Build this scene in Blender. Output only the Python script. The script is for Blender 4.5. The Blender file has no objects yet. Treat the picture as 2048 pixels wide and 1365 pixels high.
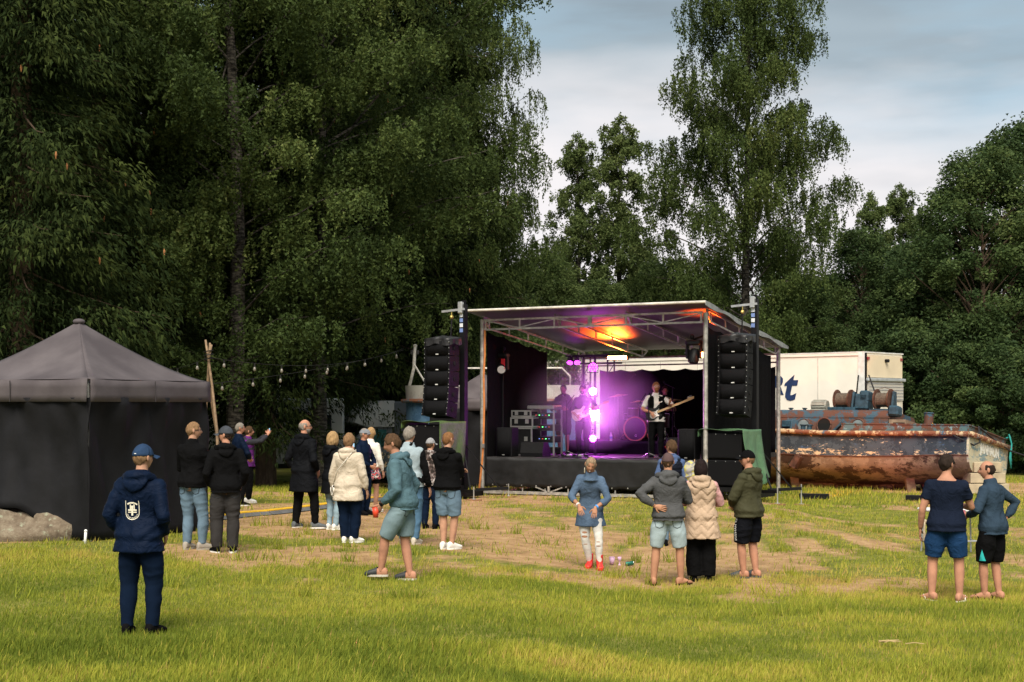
import bpy, bmesh, math, random
import numpy as np
from mathutils import Vector, Matrix, noise as mnoise
from mathutils.bvhtree import BVHTree

R = math.radians
rng = np.random.default_rng(7)
random.seed(7)
scene = bpy.context.scene
COL = scene.collection

# ------------------------------------------------------------------ camera
FPX, HOR, CAMH = 2844.0, 812.0, 2.16        # focal length in photo pixels, horizon row, eye height
cam_d = bpy.data.cameras.new('camera')
cam = bpy.data.objects.new('camera', cam_d)
COL.objects.link(cam)
cam_d.sensor_width = 36.0
cam_d.lens = FPX * 36.0 / 2048.0
cam_d.shift_y = (HOR - 682.5) / 2048.0
cam_d.clip_end = 3000
cam.location = (0, 0, CAMH)
cam.rotation_euler = (R(90), 0, 0)
scene.camera = cam

# ------------------------------------------------------------------ world and sun
SUN_AZ, SUN_EL = R(186), R(50)             # azimuth clockwise from +Y
w = bpy.data.worlds.new('World')
scene.world = w
w.use_nodes = True
wn, wl = w.node_tree.nodes, w.node_tree.links
wn.clear()
wo = wn.new('ShaderNodeOutputWorld')
bg = wn.new('ShaderNodeBackground')
sky = wn.new('ShaderNodeTexSky')
sky.sky_type = 'NISHITA'
sky.sun_disc = False
sky.sun_elevation = SUN_EL
sky.sun_rotation = SUN_AZ
sky.air_density = 1.0
sky.dust_density = 2.0
tc = wn.new('ShaderNodeTexCoord')
mp = wn.new('ShaderNodeMapping')
mp.inputs['Scale'].default_value = (2.6, 2.6, 13.0)
mp.inputs['Location'].default_value = (3.1, 0.7, 1.35)
n1 = wn.new('ShaderNodeTexNoise')
n1.inputs['Scale'].default_value = 1.25
n1.inputs['Detail'].default_value = 7.0
n1.inputs['Roughness'].default_value = 0.52
r1 = wn.new('ShaderNodeValToRGB')
r1.color_ramp.elements[0].position = 0.38
r1.color_ramp.elements[0].color = (0, 0, 0, 1)
r1.color_ramp.elements[1].position = 0.57
r1.color_ramp.elements[1].color = (1, 1, 1, 1)
n2 = wn.new('ShaderNodeTexNoise')
n2.inputs['Scale'].default_value = 0.8
n2.inputs['Detail'].default_value = 4.0
mp2 = wn.new('ShaderNodeMapping')
mp2.inputs['Scale'].default_value = (1.9, 1.9, 10.0)
mp2.inputs['Location'].default_value = (0.4, 2.2, 0.2)
r2 = wn.new('ShaderNodeValToRGB')
r2.color_ramp.elements[0].position = 0.40
r2.color_ramp.elements[0].color = (2.0, 2.55, 3.0, 1)      # grey cloud
r2.color_ramp.elements[1].position = 0.62
r2.color_ramp.elements[1].color = (3.6, 4.3, 4.8, 1)        # white cloud
mixc = wn.new('ShaderNodeMix')
mixc.data_type = 'RGBA'
# skylight between the clouds, thinned by high veil cloud
veil = wn.new('ShaderNodeMix')
veil.data_type = 'RGBA'
veil.inputs[0].default_value = 0.80
wl.new(sky.outputs[0], veil.inputs[6])
veil.inputs[7].default_value = (3.1, 4.35, 5.1, 1)
wl.new(tc.outputs['Generated'], mp.inputs[0])
wl.new(mp.outputs[0], n1.inputs['Vector'])
wl.new(n1.outputs['Fac'], r1.inputs[0])
wl.new(tc.outputs['Generated'], mp2.inputs[0])
wl.new(mp2.outputs[0], n2.inputs['Vector'])
wl.new(n2.outputs['Fac'], r2.inputs[0])
wl.new(r1.outputs[0], mixc.inputs[0])
wl.new(veil.outputs[2], mixc.inputs[6])
wl.new(r2.outputs[0], mixc.inputs[7])
# thin bright cloud all round above the horizon
sxz = wn.new('ShaderNodeSeparateXYZ')
wl.new(tc.outputs['Generated'], sxz.inputs[0])
hz = wn.new('ShaderNodeMath'); hz.operation = 'MULTIPLY_ADD'
n3 = wn.new('ShaderNodeTexNoise'); n3.inputs['Scale'].default_value = 1.6; n3.inputs['Detail'].default_value = 5
mp3 = wn.new('ShaderNodeMapping'); mp3.inputs['Scale'].default_value = (2.0, 2.0, 7.0); mp3.inputs['Location'].default_value = (1.7, 0.2, 0.4)
wl.new(tc.outputs['Generated'], mp3.inputs[0])
wl.new(mp3.outputs[0], n3.inputs['Vector'])
wl.new(n3.outputs['Fac'], hz.inputs[0]); hz.inputs[1].default_value = 0.20
wl.new(sxz.outputs[2], hz.inputs[2])
r3 = wn.new('ShaderNodeValToRGB')
r3.color_ramp.elements[0].position = 0.255; r3.color_ramp.elements[0].color = (1, 1, 1, 1)
r3.color_ramp.elements[1].position = 0.325; r3.color_ramp.elements[1].color = (0, 0, 0, 1)
wl.new(hz.outputs[0], r3.inputs[0])
mixh = wn.new('ShaderNodeMix'); mixh.data_type = 'RGBA'
wl.new(r3.outputs[0], mixh.inputs[0])
wl.new(mixc.outputs[2], mixh.inputs[6])
mixh.inputs[7].default_value = (6.9, 6.65, 6.75, 1)
wl.new(mixh.outputs[2], bg.inputs[0])
bg.inputs[1].default_value = 0.056
wl.new(bg.outputs[0], wo.inputs[0])

sun_d = bpy.data.lights.new('sun', 'SUN')
sun_d.energy = 2.7
sun_d.angle = R(40)
sun_d.color = (1.0, 0.91, 0.77)
sun = bpy.data.objects.new('sun', sun_d)
COL.objects.link(sun)
sdir = Vector((math.sin(SUN_AZ) * math.cos(SUN_EL), math.cos(SUN_AZ) * math.cos(SUN_EL), math.sin(SUN_EL)))
sun.rotation_euler = sdir.to_track_quat('Z', 'Y').to_euler()
sun.location = (20, -20, 30)

vs = scene.view_settings
vs.view_transform = 'Standard'
vs.look = 'None'
vs.gamma = 1.0
vs.use_curve_mapping = False
vs.exposure = 1.3
scene.cycles.use_denoising = True
try:
    scene.cycles.denoiser = 'OPENIMAGEDENOISE'
except Exception:
    pass
scene.cycles.max_bounces = 6
scene.cycles.diffuse_bounces = 3
scene.cycles.transmission_bounces = 4
scene.cycles.transparent_max_bounces = 8
scene.cycles.volume_bounces = 1
scene.cycles.volume_step_rate = 2.0
scene.cycles.sample_clamp_indirect = 6.0

# ------------------------------------------------------------------ helpers
def S(v, a, b):
    t = np.clip((np.asarray(v, dtype=float) - a) / (b - a), 0, 1)
    return t * t * (3 - 2 * t)

_lat = np.random.default_rng(3).random((256, 256))
def vnoise(x, y, f, o=0.0):
    x = np.asarray(x, float) * f + 37.7 + o
    y = np.asarray(y, float) * f + 91.3 - o
    xi, yi = np.floor(x).astype(int), np.floor(y).astype(int)
    fx, fy = x - xi, y - yi
    fx, fy = fx * fx * (3 - 2 * fx), fy * fy * (3 - 2 * fy)
    a, b = _lat[xi % 256, yi % 256], _lat[(xi + 1) % 256, yi % 256]
    c, d = _lat[xi % 256, (yi + 1) % 256], _lat[(xi + 1) % 256, (yi + 1) % 256]
    return (a * (1 - fx) + b * fx) * (1 - fy) + (c * (1 - fx) + d * fx) * fy
def fnoise(x, y, f, o=0.0):
    return (vnoise(x, y, f, o) + 0.5 * vnoise(x, y, f * 2.1, o + 5) + 0.25 * vnoise(x, y, f * 4.3, o + 9)) / 1.75

_lat3 = np.random.default_rng(5).random((64, 64, 64)).astype(np.float32) * 2 - 1
def vnoise3(p):
    p = np.asarray(p, float) + 113.3
    i = np.floor(p).astype(int)
    f = p - i
    f = f * f * (3 - 2 * f)
    out = 0
    for dx in (0, 1):
        for dy in (0, 1):
            for dz in (0, 1):
                w_ = (f[:, 0] if dx else 1 - f[:, 0]) * (f[:, 1] if dy else 1 - f[:, 1]) * (f[:, 2] if dz else 1 - f[:, 2])
                out = out + w_ * _lat3[(i[:, 0] + dx) % 64, (i[:, 1] + dy) % 64, (i[:, 2] + dz) % 64]
    return out

def G(x, y):
    """ground height"""
    x, y = np.asarray(x, float), np.asarray(y, float)
    g = 0.10 * S(-x, 1.5, 4.5) * S(y, 14, 18) + 0.06 * S(-x, 5, 6.5) * S(y, 17, 20)
    g = g - 0.20 * S(x, -1.0, 1.8) * (1 - S(y, 21, 27) * (1 - S(x, 5, 8)))
    g = g - 0.05 * S(x, 5, 7)
    g = g - 0.55 * S(y, 30, 47) * S(-x, -1, 3)
    g = g + 0.05 * (fnoise(x, y, 0.35) - 0.5) * S(y, 6, 9)
    return g
def gz(x, y):
    return float(G(x, y))
def P(px, py, d):
    return Vector(((px - 1024) * d / FPX, d, CAMH - (py - HOR) * d / FPX))
def hit(px, py):
    d = 8.0
    while d < 90:
        p = P(px, py, d)
        if p.z <= gz(p.x, p.y):
            break
        d += 0.02
    return P(px, py, d)
def onground(px, d):
    x = (px - 1024) * d / FPX
    return Vector((x, d, gz(x, d)))

class MB:
    def __init__(self):
        self.v, self.f = [], []
    def add(self, vs, fs, T=None):
        o = len(self.v)
        if T is not None:
            vs = [T @ Vector(p) for p in vs]
        self.v.extend([tuple(p) for p in vs])
        self.f.extend([tuple(i + o for i in f) for f in fs])
        return self
    def box(self, c, s, T=None, bev=0.0):
        x, y, z = c
        a, b, h = s[0] / 2, s[1] / 2, s[2] / 2
        if bev <= 0:
            vs = [(x + i * a, y + j * b, z + k * h) for k in (-1, 1) for j in (-1, 1) for i in (-1, 1)]
            fs = [(0, 2, 3, 1), (4, 5, 7, 6), (0, 1, 5, 4), (2, 6, 7, 3), (0, 4, 6, 2), (1, 3, 7, 5)]
            return self.add(vs, fs, T)
        e = min(bev, a * .9, b * .9, h * .9)
        vs, idx = [], {}
        for k in (-1, 1):
            for j in (-1, 1):
                for i in (-1, 1):
                    for ax in range(3):
                        q = [i * a, j * b, k * h]
                        for m in range(3):
                            if m != ax:
                                q[m] -= (i, j, k)[m] * e
                        idx[(i, j, k, ax)] = len(vs)
                        vs.append((x + q[0], y + q[1], z + q[2]))
        fs = []
        for ax in range(3):
            o1, o2 = (ax + 1) % 3, (ax + 2) % 3
            for sg in (-1, 1):
                q = []
                for (u, t) in ((-1, -1), (1, -1), (1, 1), (-1, 1)):
                    k = [0, 0, 0]
                    k[ax], k[o1], k[o2] = sg, u, t
                    q.append(idx[(k[0], k[1], k[2], ax)])
                fs.append(tuple(q) if sg > 0 else tuple(q[::-1]))
        for ax in range(3):
            o1, o2 = (ax + 1) % 3, (ax + 2) % 3
            for u in (-1, 1):
                for t in (-1, 1):
                    q = []
                    for (sg, face) in ((-1, o1), (1, o1), (1, o2), (-1, o2)):
                        k = [0, 0, 0]
                        k[ax], k[o1], k[o2] = sg, u, t
                        q.append(idx[(k[0], k[1], k[2], face)])
                    fs.append(tuple(q) if u * t > 0 else tuple(q[::-1]))
        for i in (-1, 1):
            for j in (-1, 1):
                for k in (-1, 1):
                    q = tuple(idx[(i, j, k, ax)] for ax in range(3))
                    fs.append(q if i * j * k > 0 else q[::-1])
        return self.add(vs, fs, T)
    def tube(self, pts, rad, n=8, caps=True, T=None, sq=None):
        pts = [Vector(p) for p in pts]
        if not hasattr(rad, '__len__'):
            rad = [rad] * len(pts)
        vs, fs = [], []
        up = None
        for i, p in enumerate(pts):
            d = (pts[min(i + 1, len(pts) - 1)] - pts[max(i - 1, 0)]).normalized()
            if up is None:
                up = Vector((0, 0, 1)) if abs(d.z) < 0.9 else Vector((0, 1, 0))
                sx = d.cross(up).normalized()
            else:
                sx = (sx - d * sx.dot(d)).normalized()
            sy = sx.cross(d).normalized()
            r = rad[i]
            ra, rb = r if hasattr(r, '__len__') else (r, r)
            for k in range(n):
                a = 2 * math.pi * (k + .5) / n
                vs.append(p + sx * ra * math.cos(a) + sy * rb * math.sin(a))
        for i in range(len(pts) - 1):
            for k in range(n):
                k2 = (k + 1) % n
                fs.append((i * n + k, i * n + k2, (i + 1) * n + k2, (i + 1) * n + k))
        if caps:
            fs.append(tuple(range(n - 1, -1, -1)))
            m = (len(pts) - 1) * n
            fs.append(tuple(range(m, m + n)))
        return self.add(vs, fs, T)
    def loft(self, rings, caps=True, T=None, closed=True):
        n = len(rings[0])
        vs = [p for r in rings for p in r]
        fs = []
        for i in range(len(rings) - 1):
            for k in range(n if closed else n - 1):
                k2 = (k + 1) % n
                fs.append((i * n + k, i * n + k2, (i + 1) * n + k2, (i + 1) * n + k))
        if caps and closed:
            fs.append(tuple(range(n - 1, -1, -1)))
            m = (len(rings) - 1) * n
            fs.append(tuple(range(m, m + n)))
        return self.add(vs, fs, T)
    def ball(self, c, r, n=12, m=8, T=None):
        if not hasattr(r, '__len__'):
            r = (r, r, r)
        rings = []
        for i in range(m + 1):
            ph = -math.pi / 2 + math.pi * i / m
            ph = max(-1.52, min(1.52, ph))
            rings.append([(c[0] + r[0] * math.cos(ph) * math.cos(2 * math.pi * k / n), c[1] + r[1] * math.cos(ph) * math.sin(2 * math.pi * k / n), c[2] + r[2] * math.sin(ph)) for k in range(n)])
        return self.loft(rings, T=T)
    def disc(self, c, r, axis, h=.01, n=16, T=None):
        a = Vector(axis).normalized()
        c = Vector(c)
        return self.tube([c - a * h / 2, c + a * h / 2], r, n, T=T)
    def bar(self, a, b, w, h=None, T=None):
        """square bar between two points"""
        h = h or w
        a, b = Vector(a), Vector(b)
        d = (b - a).normalized()
        up = Vector((0, 0, 1)) if abs(d.z) < .95 else Vector((0, 1, 0))
        x = d.cross(up).normalized()
        y = x.cross(d).normalized()
        q = [(-1, -1), (1, -1), (1, 1), (-1, 1)]
        return self.loft([[p + x * i * w / 2 + y * j * h / 2 for i, j in q] for p in (a, b)], T=T)
    def sheet(self, fn, nu, nv, T=None):
        vs = [fn(i / nu, j / nv) for j in range(nv + 1) for i in range(nu + 1)]
        fs = [(j * (nu + 1) + i, j * (nu + 1) + i + 1, (j + 1) * (nu + 1) + i + 1, (j + 1) * (nu + 1) + i) for j in range(nv) for i in range(nu)]
        return self.add(vs, fs, T)
    def slab(self, fn, nu, nv, off, T=None):
        """a sheet with real thickness (offset vector)"""
        off = Vector(off)
        n = (nu + 1) * (nv + 1)
        a = [Vector(fn(i / nu, j / nv)) for j in range(nv + 1) for i in range(nu + 1)]
        vs = a + [p + off for p in a]
        q = lambda i, j: j * (nu + 1) + i
        fs = []
        for j in range(nv):
            for i in range(nu):
                f = (q(i, j), q(i + 1, j), q(i + 1, j + 1), q(i, j + 1))
                fs.append(f)
                fs.append(tuple(k + n for k in f[::-1]))
        edge = [q(i, 0) for i in range(nu)] + [q(nu, j) for j in range(nv)] + [q(i, nv) for i in range(nu, 0, -1)] + [q(0, j) for j in range(nv, 0, -1)]
        for k in range(len(edge)):
            e, e2 = edge[k], edge[(k + 1) % len(edge)]
            fs.append((e, e + n, e2 + n, e2))
        return self.add(vs, fs, T)
    def mesh(self, name):
        me = bpy.data.meshes.new(name)
        me.from_pydata(self.v, [], self.f)
        me.update()
        return me
    def build(self, name, mat, parent=None, smooth=False, **kw):
        me = self.mesh(name)
        return link(name, me, mat, parent, smooth, **kw)

def link(name, me, mat, parent=None, smooth=False, label=None, cat=None, group=None, kind=None):
    o = bpy.data.objects.new(name, me)
    COL.objects.link(o)
    if mat is not None and len(me.materials) == 0:
        me.materials.append(mat)
    if smooth and len(me.polygons):
        me.polygons.foreach_set('use_smooth', np.ones(len(me.polygons), bool))
        if smooth == 'auto':
            try:
                me.set_sharp_from_angle(angle=R(38))
            except Exception:
                pass
    if parent is not None:
        o.parent = parent
    return tag(o, label, cat, group, kind)
def tag(o, label=None, cat=None, group=None, kind=None):
    for k, v in (('label', label), ('category', cat), ('group', group), ('kind', kind)):
        if v:
            o[k] = v
    return o
def thing(name, label, cat, loc=(0, 0, 0), rz=0.0, group=None):
    o = bpy.data.objects.new(name, None)
    o.empty_display_size = .1
    COL.objects.link(o)
    o.location = loc
    o.rotation_euler = (0, 0, rz)
    return tag(o, label, cat, group)
def copy_tree(o, parent=None):
    c = o.copy()
    COL.objects.link(c)
    if parent is not None:
        c.parent = parent
    for ch in list(o.children):
        copy_tree(ch, c)
    return c
def evalmesh(o):
    dg = bpy.context.evaluated_depsgraph_get()
    return bpy.data.meshes.new_from_object(o.evaluated_get(dg), depsgraph=dg)
def remeshed(mb, voxel, smooth_iter=4):
    me = mb.mesh('tmp')
    o = bpy.data.objects.new('tmp', me)
    COL.objects.link(o)
    m = o.modifiers.new('r', 'REMESH')
    m.mode = 'VOXEL'
    m.voxel_size = voxel
    if smooth_iter:
        s = o.modifiers.new('s', 'SMOOTH')
        s.iterations = smooth_iter
        s.factor = .5
    out = evalmesh(o)
    bpy.data.objects.remove(o)
    bpy.data.meshes.remove(me)
    return out
def text_mesh(txt, size, extrude=.002, shear=0.0, bold=0.0):
    cu = bpy.data.curves.new('t', 'FONT')
    cu.body = txt
    cu.size = size
    cu.extrude = extrude
    cu.shear = shear
    cu.offset = bold
    cu.align_x = 'CENTER'
    cu.align_y = 'CENTER'
    cu.resolution_u = 3
    o = bpy.data.objects.new('t', cu)
    COL.objects.link(o)
    me = evalmesh(o)
    bpy.data.objects.remove(o)
    bpy.data.curves.remove(cu)
    return me

# ------------------------------------------------------------------ materials
MATS = {}
def srgb(r, g, b):
    f = lambda c: (c / 255 / 12.92) if c / 255 < .04045 else ((c / 255 + .055) / 1.055) ** 2.4
    return (f(r), f(g), f(b))
def M(name, col, rough=.75, metal=0.0, var=.18, scale=5.0, bump=0.0, bscale=80.0, spec=.35, emit=None, es=0.0, sheen=0.0, col2=None):
    if name in MATS:
        return MATS[name]
    m = bpy.data.materials.new(name)
    m.use_nodes = True
    nt = m.node_tree
    b = nt.nodes['Principled BSDF']
    b.inputs['Roughness'].default_value = rough
    b.inputs['Metallic'].default_value = metal
    b.inputs['Specular IOR Level'].default_value = spec
    if sheen:
        b.inputs['Sheen Weight'].default_value = sheen
    if emit:
        b.inputs['Emission Color'].default_value = (*emit, 1)
        b.inputs['Emission Strength'].default_value = es
    t = nt.nodes.new('ShaderNodeTexCoord')
    n = nt.nodes.new('ShaderNodeTexNoise')
    n.inputs['Scale'].default_value = scale
    n.inputs['Detail'].default_value = 6
    nt.links.new(t.outputs['Object'], n.inputs['Vector'])
    r = nt.nodes.new('ShaderNodeValToRGB')
    c2 = col2 or tuple(min(1, c * (1 + var)) for c in col)
    c1 = col if col2 else tuple(c * (1 - var) for c in col)
    r.color_ramp.elements[0].position = .32
    r.color_ramp.elements[1].position = .68
    r.color_ramp.elements[0].color = (*c1, 1)
    r.color_ramp.elements[1].color = (*c2, 1)
    nt.links.new(n.outputs['Fac'], r.inputs[0])
    nt.links.new(r.outputs[0], b.inputs['Base Color'])
    if bump:
        n2 = nt.nodes.new('ShaderNodeTexNoise')
        n2.inputs['Scale'].default_value = bscale
        n2.inputs['Detail'].default_value = 3
        nt.links.new(t.outputs['Object'], n2.inputs['Vector'])
        bp = nt.nodes.new('ShaderNodeBump')
        bp.inputs['Strength'].default_value = bump
        bp.inputs['Distance'].default_value = .01
        nt.links.new(n2.outputs['Fac'], bp.inputs['Height'])
        nt.links.new(bp.outputs[0], b.inputs['Normal'])
    MATS[name] = m
    return m
class NG:
    """tiny node helper"""
    def __init__(self, name, rough=.8, spec=.3):
        self.m = bpy.data.materials.new(name)
        self.m.use_nodes = True
        self.t = self.m.node_tree
        self.b = self.t.nodes['Principled BSDF']
        self.b.inputs['Roughness'].default_value = rough
        self.b.inputs['Specular IOR Level'].default_value = spec
        self.tc = self.t.nodes.new('ShaderNodeTexCoord')
        MATS[name] = self.m
    def n(self, ty):
        return self.t.nodes.new(ty)
    def l(self, a, b):
        self.t.links.new(a, b)
    def noise(self, scale, detail=5, rough=.5, src=None, sc=None):
        n = self.n('ShaderNodeTexNoise')
        n.inputs['Scale'].default_value = scale
        n.inputs['Detail'].default_value = detail
        n.inputs['Roughness'].default_value = rough
        s = src or self.tc.outputs['Object']
        if sc:
            mpn = self.n('ShaderNodeMapping')
            mpn.inputs['Scale'].default_value = sc
            self.l(s, mpn.inputs[0])
            s = mpn.outputs[0]
        self.l(s, n.inputs['Vector'])
        return n.outputs['Fac']
    def ramp(self, fac, stops, interp='LINEAR'):
        r = self.n('ShaderNodeValToRGB')
        cr = r.color_ramp
        cr.interpolation = interp
        while len(cr.elements) < len(stops):
            cr.elements.new(.5)
        for e, (p, c) in zip(cr.elements, stops):
            e.position = p
            e.color = (*c, 1) if hasattr(c, '__len__') else (c, c, c, 1)
        self.l(fac, r.inputs[0])
        return r.outputs[0]
    def mix(self, fac, a, b, mode='MIX'):
        x = self.n('ShaderNodeMix')
        x.data_type = 'RGBA'
        x.blend_type = mode
        for s, i in ((fac, 0), (a, 6), (b, 7)):
            if hasattr(s, 'default_value') or hasattr(s, 'links'):
                self.l(s, x.inputs[i])
            else:
                x.inputs[i].default_value = (*s, 1) if hasattr(s, '__len__') else s
        return x.outputs[2]
    def math(self, op, a, b=0.0):
        x = self.n('ShaderNodeMath')
        x.operation = op
        for s, i in ((a, 0), (b, 1)):
            if hasattr(s, 'links'):
                self.l(s, x.inputs[i])
            else:
                x.inputs[i].default_value = s
        return x.outputs[0]
    def xyz(self, src=None):
        s = self.n('ShaderNodeSeparateXYZ')
        self.l(src or self.tc.outputs['Object'], s.inputs[0])
        return s.outputs
    def color(self, c):
        self.l(c, self.b.inputs['Base Color'])
        return self
    def bump(self, h, strength=.3, dist=.01):
        bp = self.n('ShaderNodeBump')
        bp.inputs['Strength'].default_value = strength
        bp.inputs['Distance'].default_value = dist
        self.l(h, bp.inputs['Height'])
        self.l(bp.outputs[0], self.b.inputs['Normal'])
        return self

# ------------------------------------------------------------------ ground
def dirtmask(x, y):
    x, y = np.asarray(x, float), np.asarray(y, float)
    base = S(y, 16.5, 19.5 - 1.2 * S(x, 1, 4) + 2.2 * S(-x, 3, 6)) * (1 - .75 * S(y, 34, 42))
    base = base * (1 - .40 * S(-x, 4, 7)) * (1 - .45 * S(x, 4.5, 7.5))
    n = .50 * fnoise(x * .8, y * .8, .5) + .5 * fnoise(x + 9, y * .6, 1.9)
    m = S(base * .66 + (n - .5) * 2.6, .28, .75)
    road = S(x, 9.0, 11.5) * S(y, 38.6, 39.6) * (1 - S(y, 43.5, 45))      # sandy track beyond the boat
    return np.clip(np.maximum(m * S(y, 14, 18), road), 0, 1)

def axis(parts):
    out = [parts[0][0]]
    for a, b, s in parts:
        k = max(1, int(round((b - a) / s)))
        out += [a + (b - a) * (i + 1) / k for i in range(k)]
    return np.array(out)
gx = axis([(-900, -60, 140), (-60, -20, 4), (-20, 20, .25), (20, 60, 4), (60, 900, 140)])
gy = axis([(-300, -20, 70), (-20, 8, 4), (8, 48, .25), (48, 100, 4), (100, 1500, 175)])
XX, YY = np.meshgrid(gx, gy)
ZZ = G(XX, YY)
nx_, ny_ = len(gx), len(gy)
gm = bpy.data.meshes.new('ground')
co = np.stack([XX.ravel(), YY.ravel(), ZZ.ravel()], 1)
ii = np.arange((ny_ - 1) * (nx_ - 1))
r0 = (ii // (nx_ - 1)) * nx_ + ii % (nx_ - 1)
fa = np.stack([r0, r0 + 1, r0 + nx_ + 1, r0 + nx_], 1)
gm.vertices.add(len(co)); gm.vertices.foreach_set('co', co.ravel())
gm.loops.add(fa.size); gm.loops.foreach_set('vertex_index', fa.ravel().astype(np.int32))
gm.polygons.add(len(fa)); gm.polygons.foreach_set('loop_start', np.arange(0, fa.size, 4, dtype=np.int32))
gm.update(calc_edges=True)
at = gm.attributes.new('dirt', 'FLOAT', 'POINT')
at.data.foreach_set('value', dirtmask(XX, YY).ravel().astype(np.float32))
g = NG('ground_soil_and_turf', .95, .1)
an = g.n('ShaderNodeAttribute'); an.attribute_name = 'dirt'
fine = g.noise(7, 8, .65)
dm = g.math('ADD', an.outputs['Fac'], g.math('MULTIPLY', g.math('SUBTRACT', fine, .5), 1.7))
dm = g.ramp(dm, [(.22, 0.0), (.80, 1.0)])
soil = g.ramp(g.noise(3.2, 8, .7), [(.3, (.20, .122, .06)), (.5, (.35, .218, .108)), (.72, (.46, .31, .165))])
turf = g.ramp(g.noise(1.6, 8, .7), [(.28, (.07, .085, .014)), (.5, (.15, .16, .03)), (.72, (.30, .25, .075))])
g.color(g.mix(dm, turf, soil))
g.bump(g.noise(30, 6, .7), .9, .03)
link('ground', gm, g.m, smooth=True, kind='structure')
# ------------------------------------------------------------------ grass
def tri_mesh(name, V, F, tint=None):
    """V (n,3), F (m,3) arrays; tint per face"""
    me = bpy.data.meshes.new(name)
    me.vertices.add(len(V)); me.vertices.foreach_set('co', np.ascontiguousarray(V, np.float32).ravel())
    me.loops.add(F.size); me.loops.foreach_set('vertex_index', np.ascontiguousarray(F, np.int32).ravel())
    me.polygons.add(len(F)); me.polygons.foreach_set('loop_start', np.arange(0, F.size, 3, dtype=np.int32))
    me.update(calc_edges=False)
    if tint is not None:
        a = me.attributes.new('tint', 'FLOAT', 'FACE')
        a.data.foreach_set('value', np.ascontiguousarray(tint, np.float32))
    return me
def leaf_material(name, stops, trans=.35, rough=.6, spec=.25):
    m = bpy.data.materials.new(name)
    m.use_nodes = True
    nt = m.node_tree
    b = nt.nodes['Principled BSDF']
    out = nt.nodes['Material Output']
    b.inputs['Roughness'].default_value = rough
    b.inputs['Specular IOR Level'].default_value = spec
    a = nt.nodes.new('ShaderNodeAttribute')
    a.attribute_name = 'tint'
    oi = nt.nodes.new('ShaderNodeObjectInfo')
    ma = nt.nodes.new('ShaderNodeMath'); ma.operation = 'MULTIPLY_ADD'
    nt.links.new(oi.outputs['Random'], ma.inputs[0]); ma.inputs[1].default_value = .16
    nt.links.new(a.outputs['Fac'], ma.inputs[2])
    r = nt.nodes.new('ShaderNodeValToRGB')
    while len(r.color_ramp.elements) < len(stops):
        r.color_ramp.elements.new(.5)
    for e, (p, c) in zip(r.color_ramp.elements, stops):
        e.position = p
        e.color = (*c, 1)
    nt.links.new(ma.outputs[0], r.inputs[0])
    nt.links.new(r.outputs[0], b.inputs['Base Color'])
    tr = nt.nodes.new('ShaderNodeBsdfTranslucent')
    nt.links.new(r.outputs[0], tr.inputs[0])
    mx = nt.nodes.new('ShaderNodeMixShader')
    mx.inputs[0].default_value = trans
    nt.links.new(b.outputs[0], mx.inputs[1])
    nt.links.new(tr.outputs[0], mx.inputs[2])
    nt.links.new(mx.outputs[0], out.inputs[0])
    MATS[name] = m
    return m
GRASS = leaf_material('grass_blades', [(0, (.085, .125, .016)), (.3, (.19, .228, .026)), (.6, (.335, .34, .042)), (.82, (.46, .40, .07)), (1, (.44, .30, .10))], .35, .7, .12)
def blades(y0, y1, dens, h0, h1, wid, seg, keep):
    area = .375 * (y1 * y1 - y0 * y0) + 1.6 * (y1 - y0)
    n = int(area * dens)
    u = rng.random(n)
    y = np.sqrt(y0 * y0 + u * (y1 * y1 - y0 * y0))
    x = (rng.random(n) * 2 - 1) * (.378 * y + .8)
    k = keep(x, y) > rng.random(n)
    x, y = x[k], y[k]
    n = len(x)
    z = G(x, y)
    tall = fnoise(x, y * 1.8, .5, 20)
    clump = fnoise(x, y, 3.0, 33)
    h = (h0 + (h1 - h0) * rng.random(n) ** 1.5) * (.45 + .8 * tall) * (.45 + 1.1 * clump)
    a = rng.random(n) * 2 * np.pi
    wd = wid * (.6 + .8 * rng.random(n))
    dx, dy = np.cos(a) * wd / 2, np.sin(a) * wd / 2
    la = rng.normal(0.6, 1.1, n)
    lean = h * (.15 + .65 * rng.random(n) ** 1.6)
    lx, ly = np.cos(la) * lean, np.sin(la) * lean
    tint = np.clip(.02 + 1.0 * fnoise(x, y * 2.6, .30, 4) ** 1.5 + .42 * (clump - .5) + rng.normal(0, .11, n) + .55 * (rng.random(n) < .05), 0, 1)
    tint = np.clip(tint - .10 + .42 * S(y, 15.5, 19.5) * rng.random(n), 0, 1)
    if seg == 1:
        V = np.stack([np.stack([x - dx, y - dy, z - .01], 1), np.stack([x + dx, y + dy, z - .01], 1), np.stack([x + lx, y + ly, z + h], 1)], 1).reshape(-1, 3)
        F = np.arange(3 * n).reshape(-1, 3)
        return V, F, tint
    mz = z + h * .6
    V = np.stack([np.stack([x - dx, y - dy, z - .01], 1), np.stack([x + dx, y + dy, z - .01], 1),
                  np.stack([x + lx * .35 - dx * .75, y + ly * .35 - dy * .75, mz], 1), np.stack([x + lx * .35 + dx * .75, y + ly * .35 + dy * .75, mz], 1),
                  np.stack([x + lx, y + ly, z + h], 1)], 1).reshape(-1, 3)
    o = (np.arange(n) * 5)[:, None]
    F = np.concatenate([o + np.array([[0, 1, 3]]), o + np.array([[0, 3, 2]]), o + np.array([[2, 3, 4]])], 1).reshape(-1, 3)
    return V, F, np.repeat(tint, 3)
def g_near(x, y):
    return 1 - .9 * dirtmask(x, y)
def g_far(x, y):
    return np.clip((1 - dirtmask(x, y)) ** 1.5, 0, 1) * .85 + .13
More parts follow.
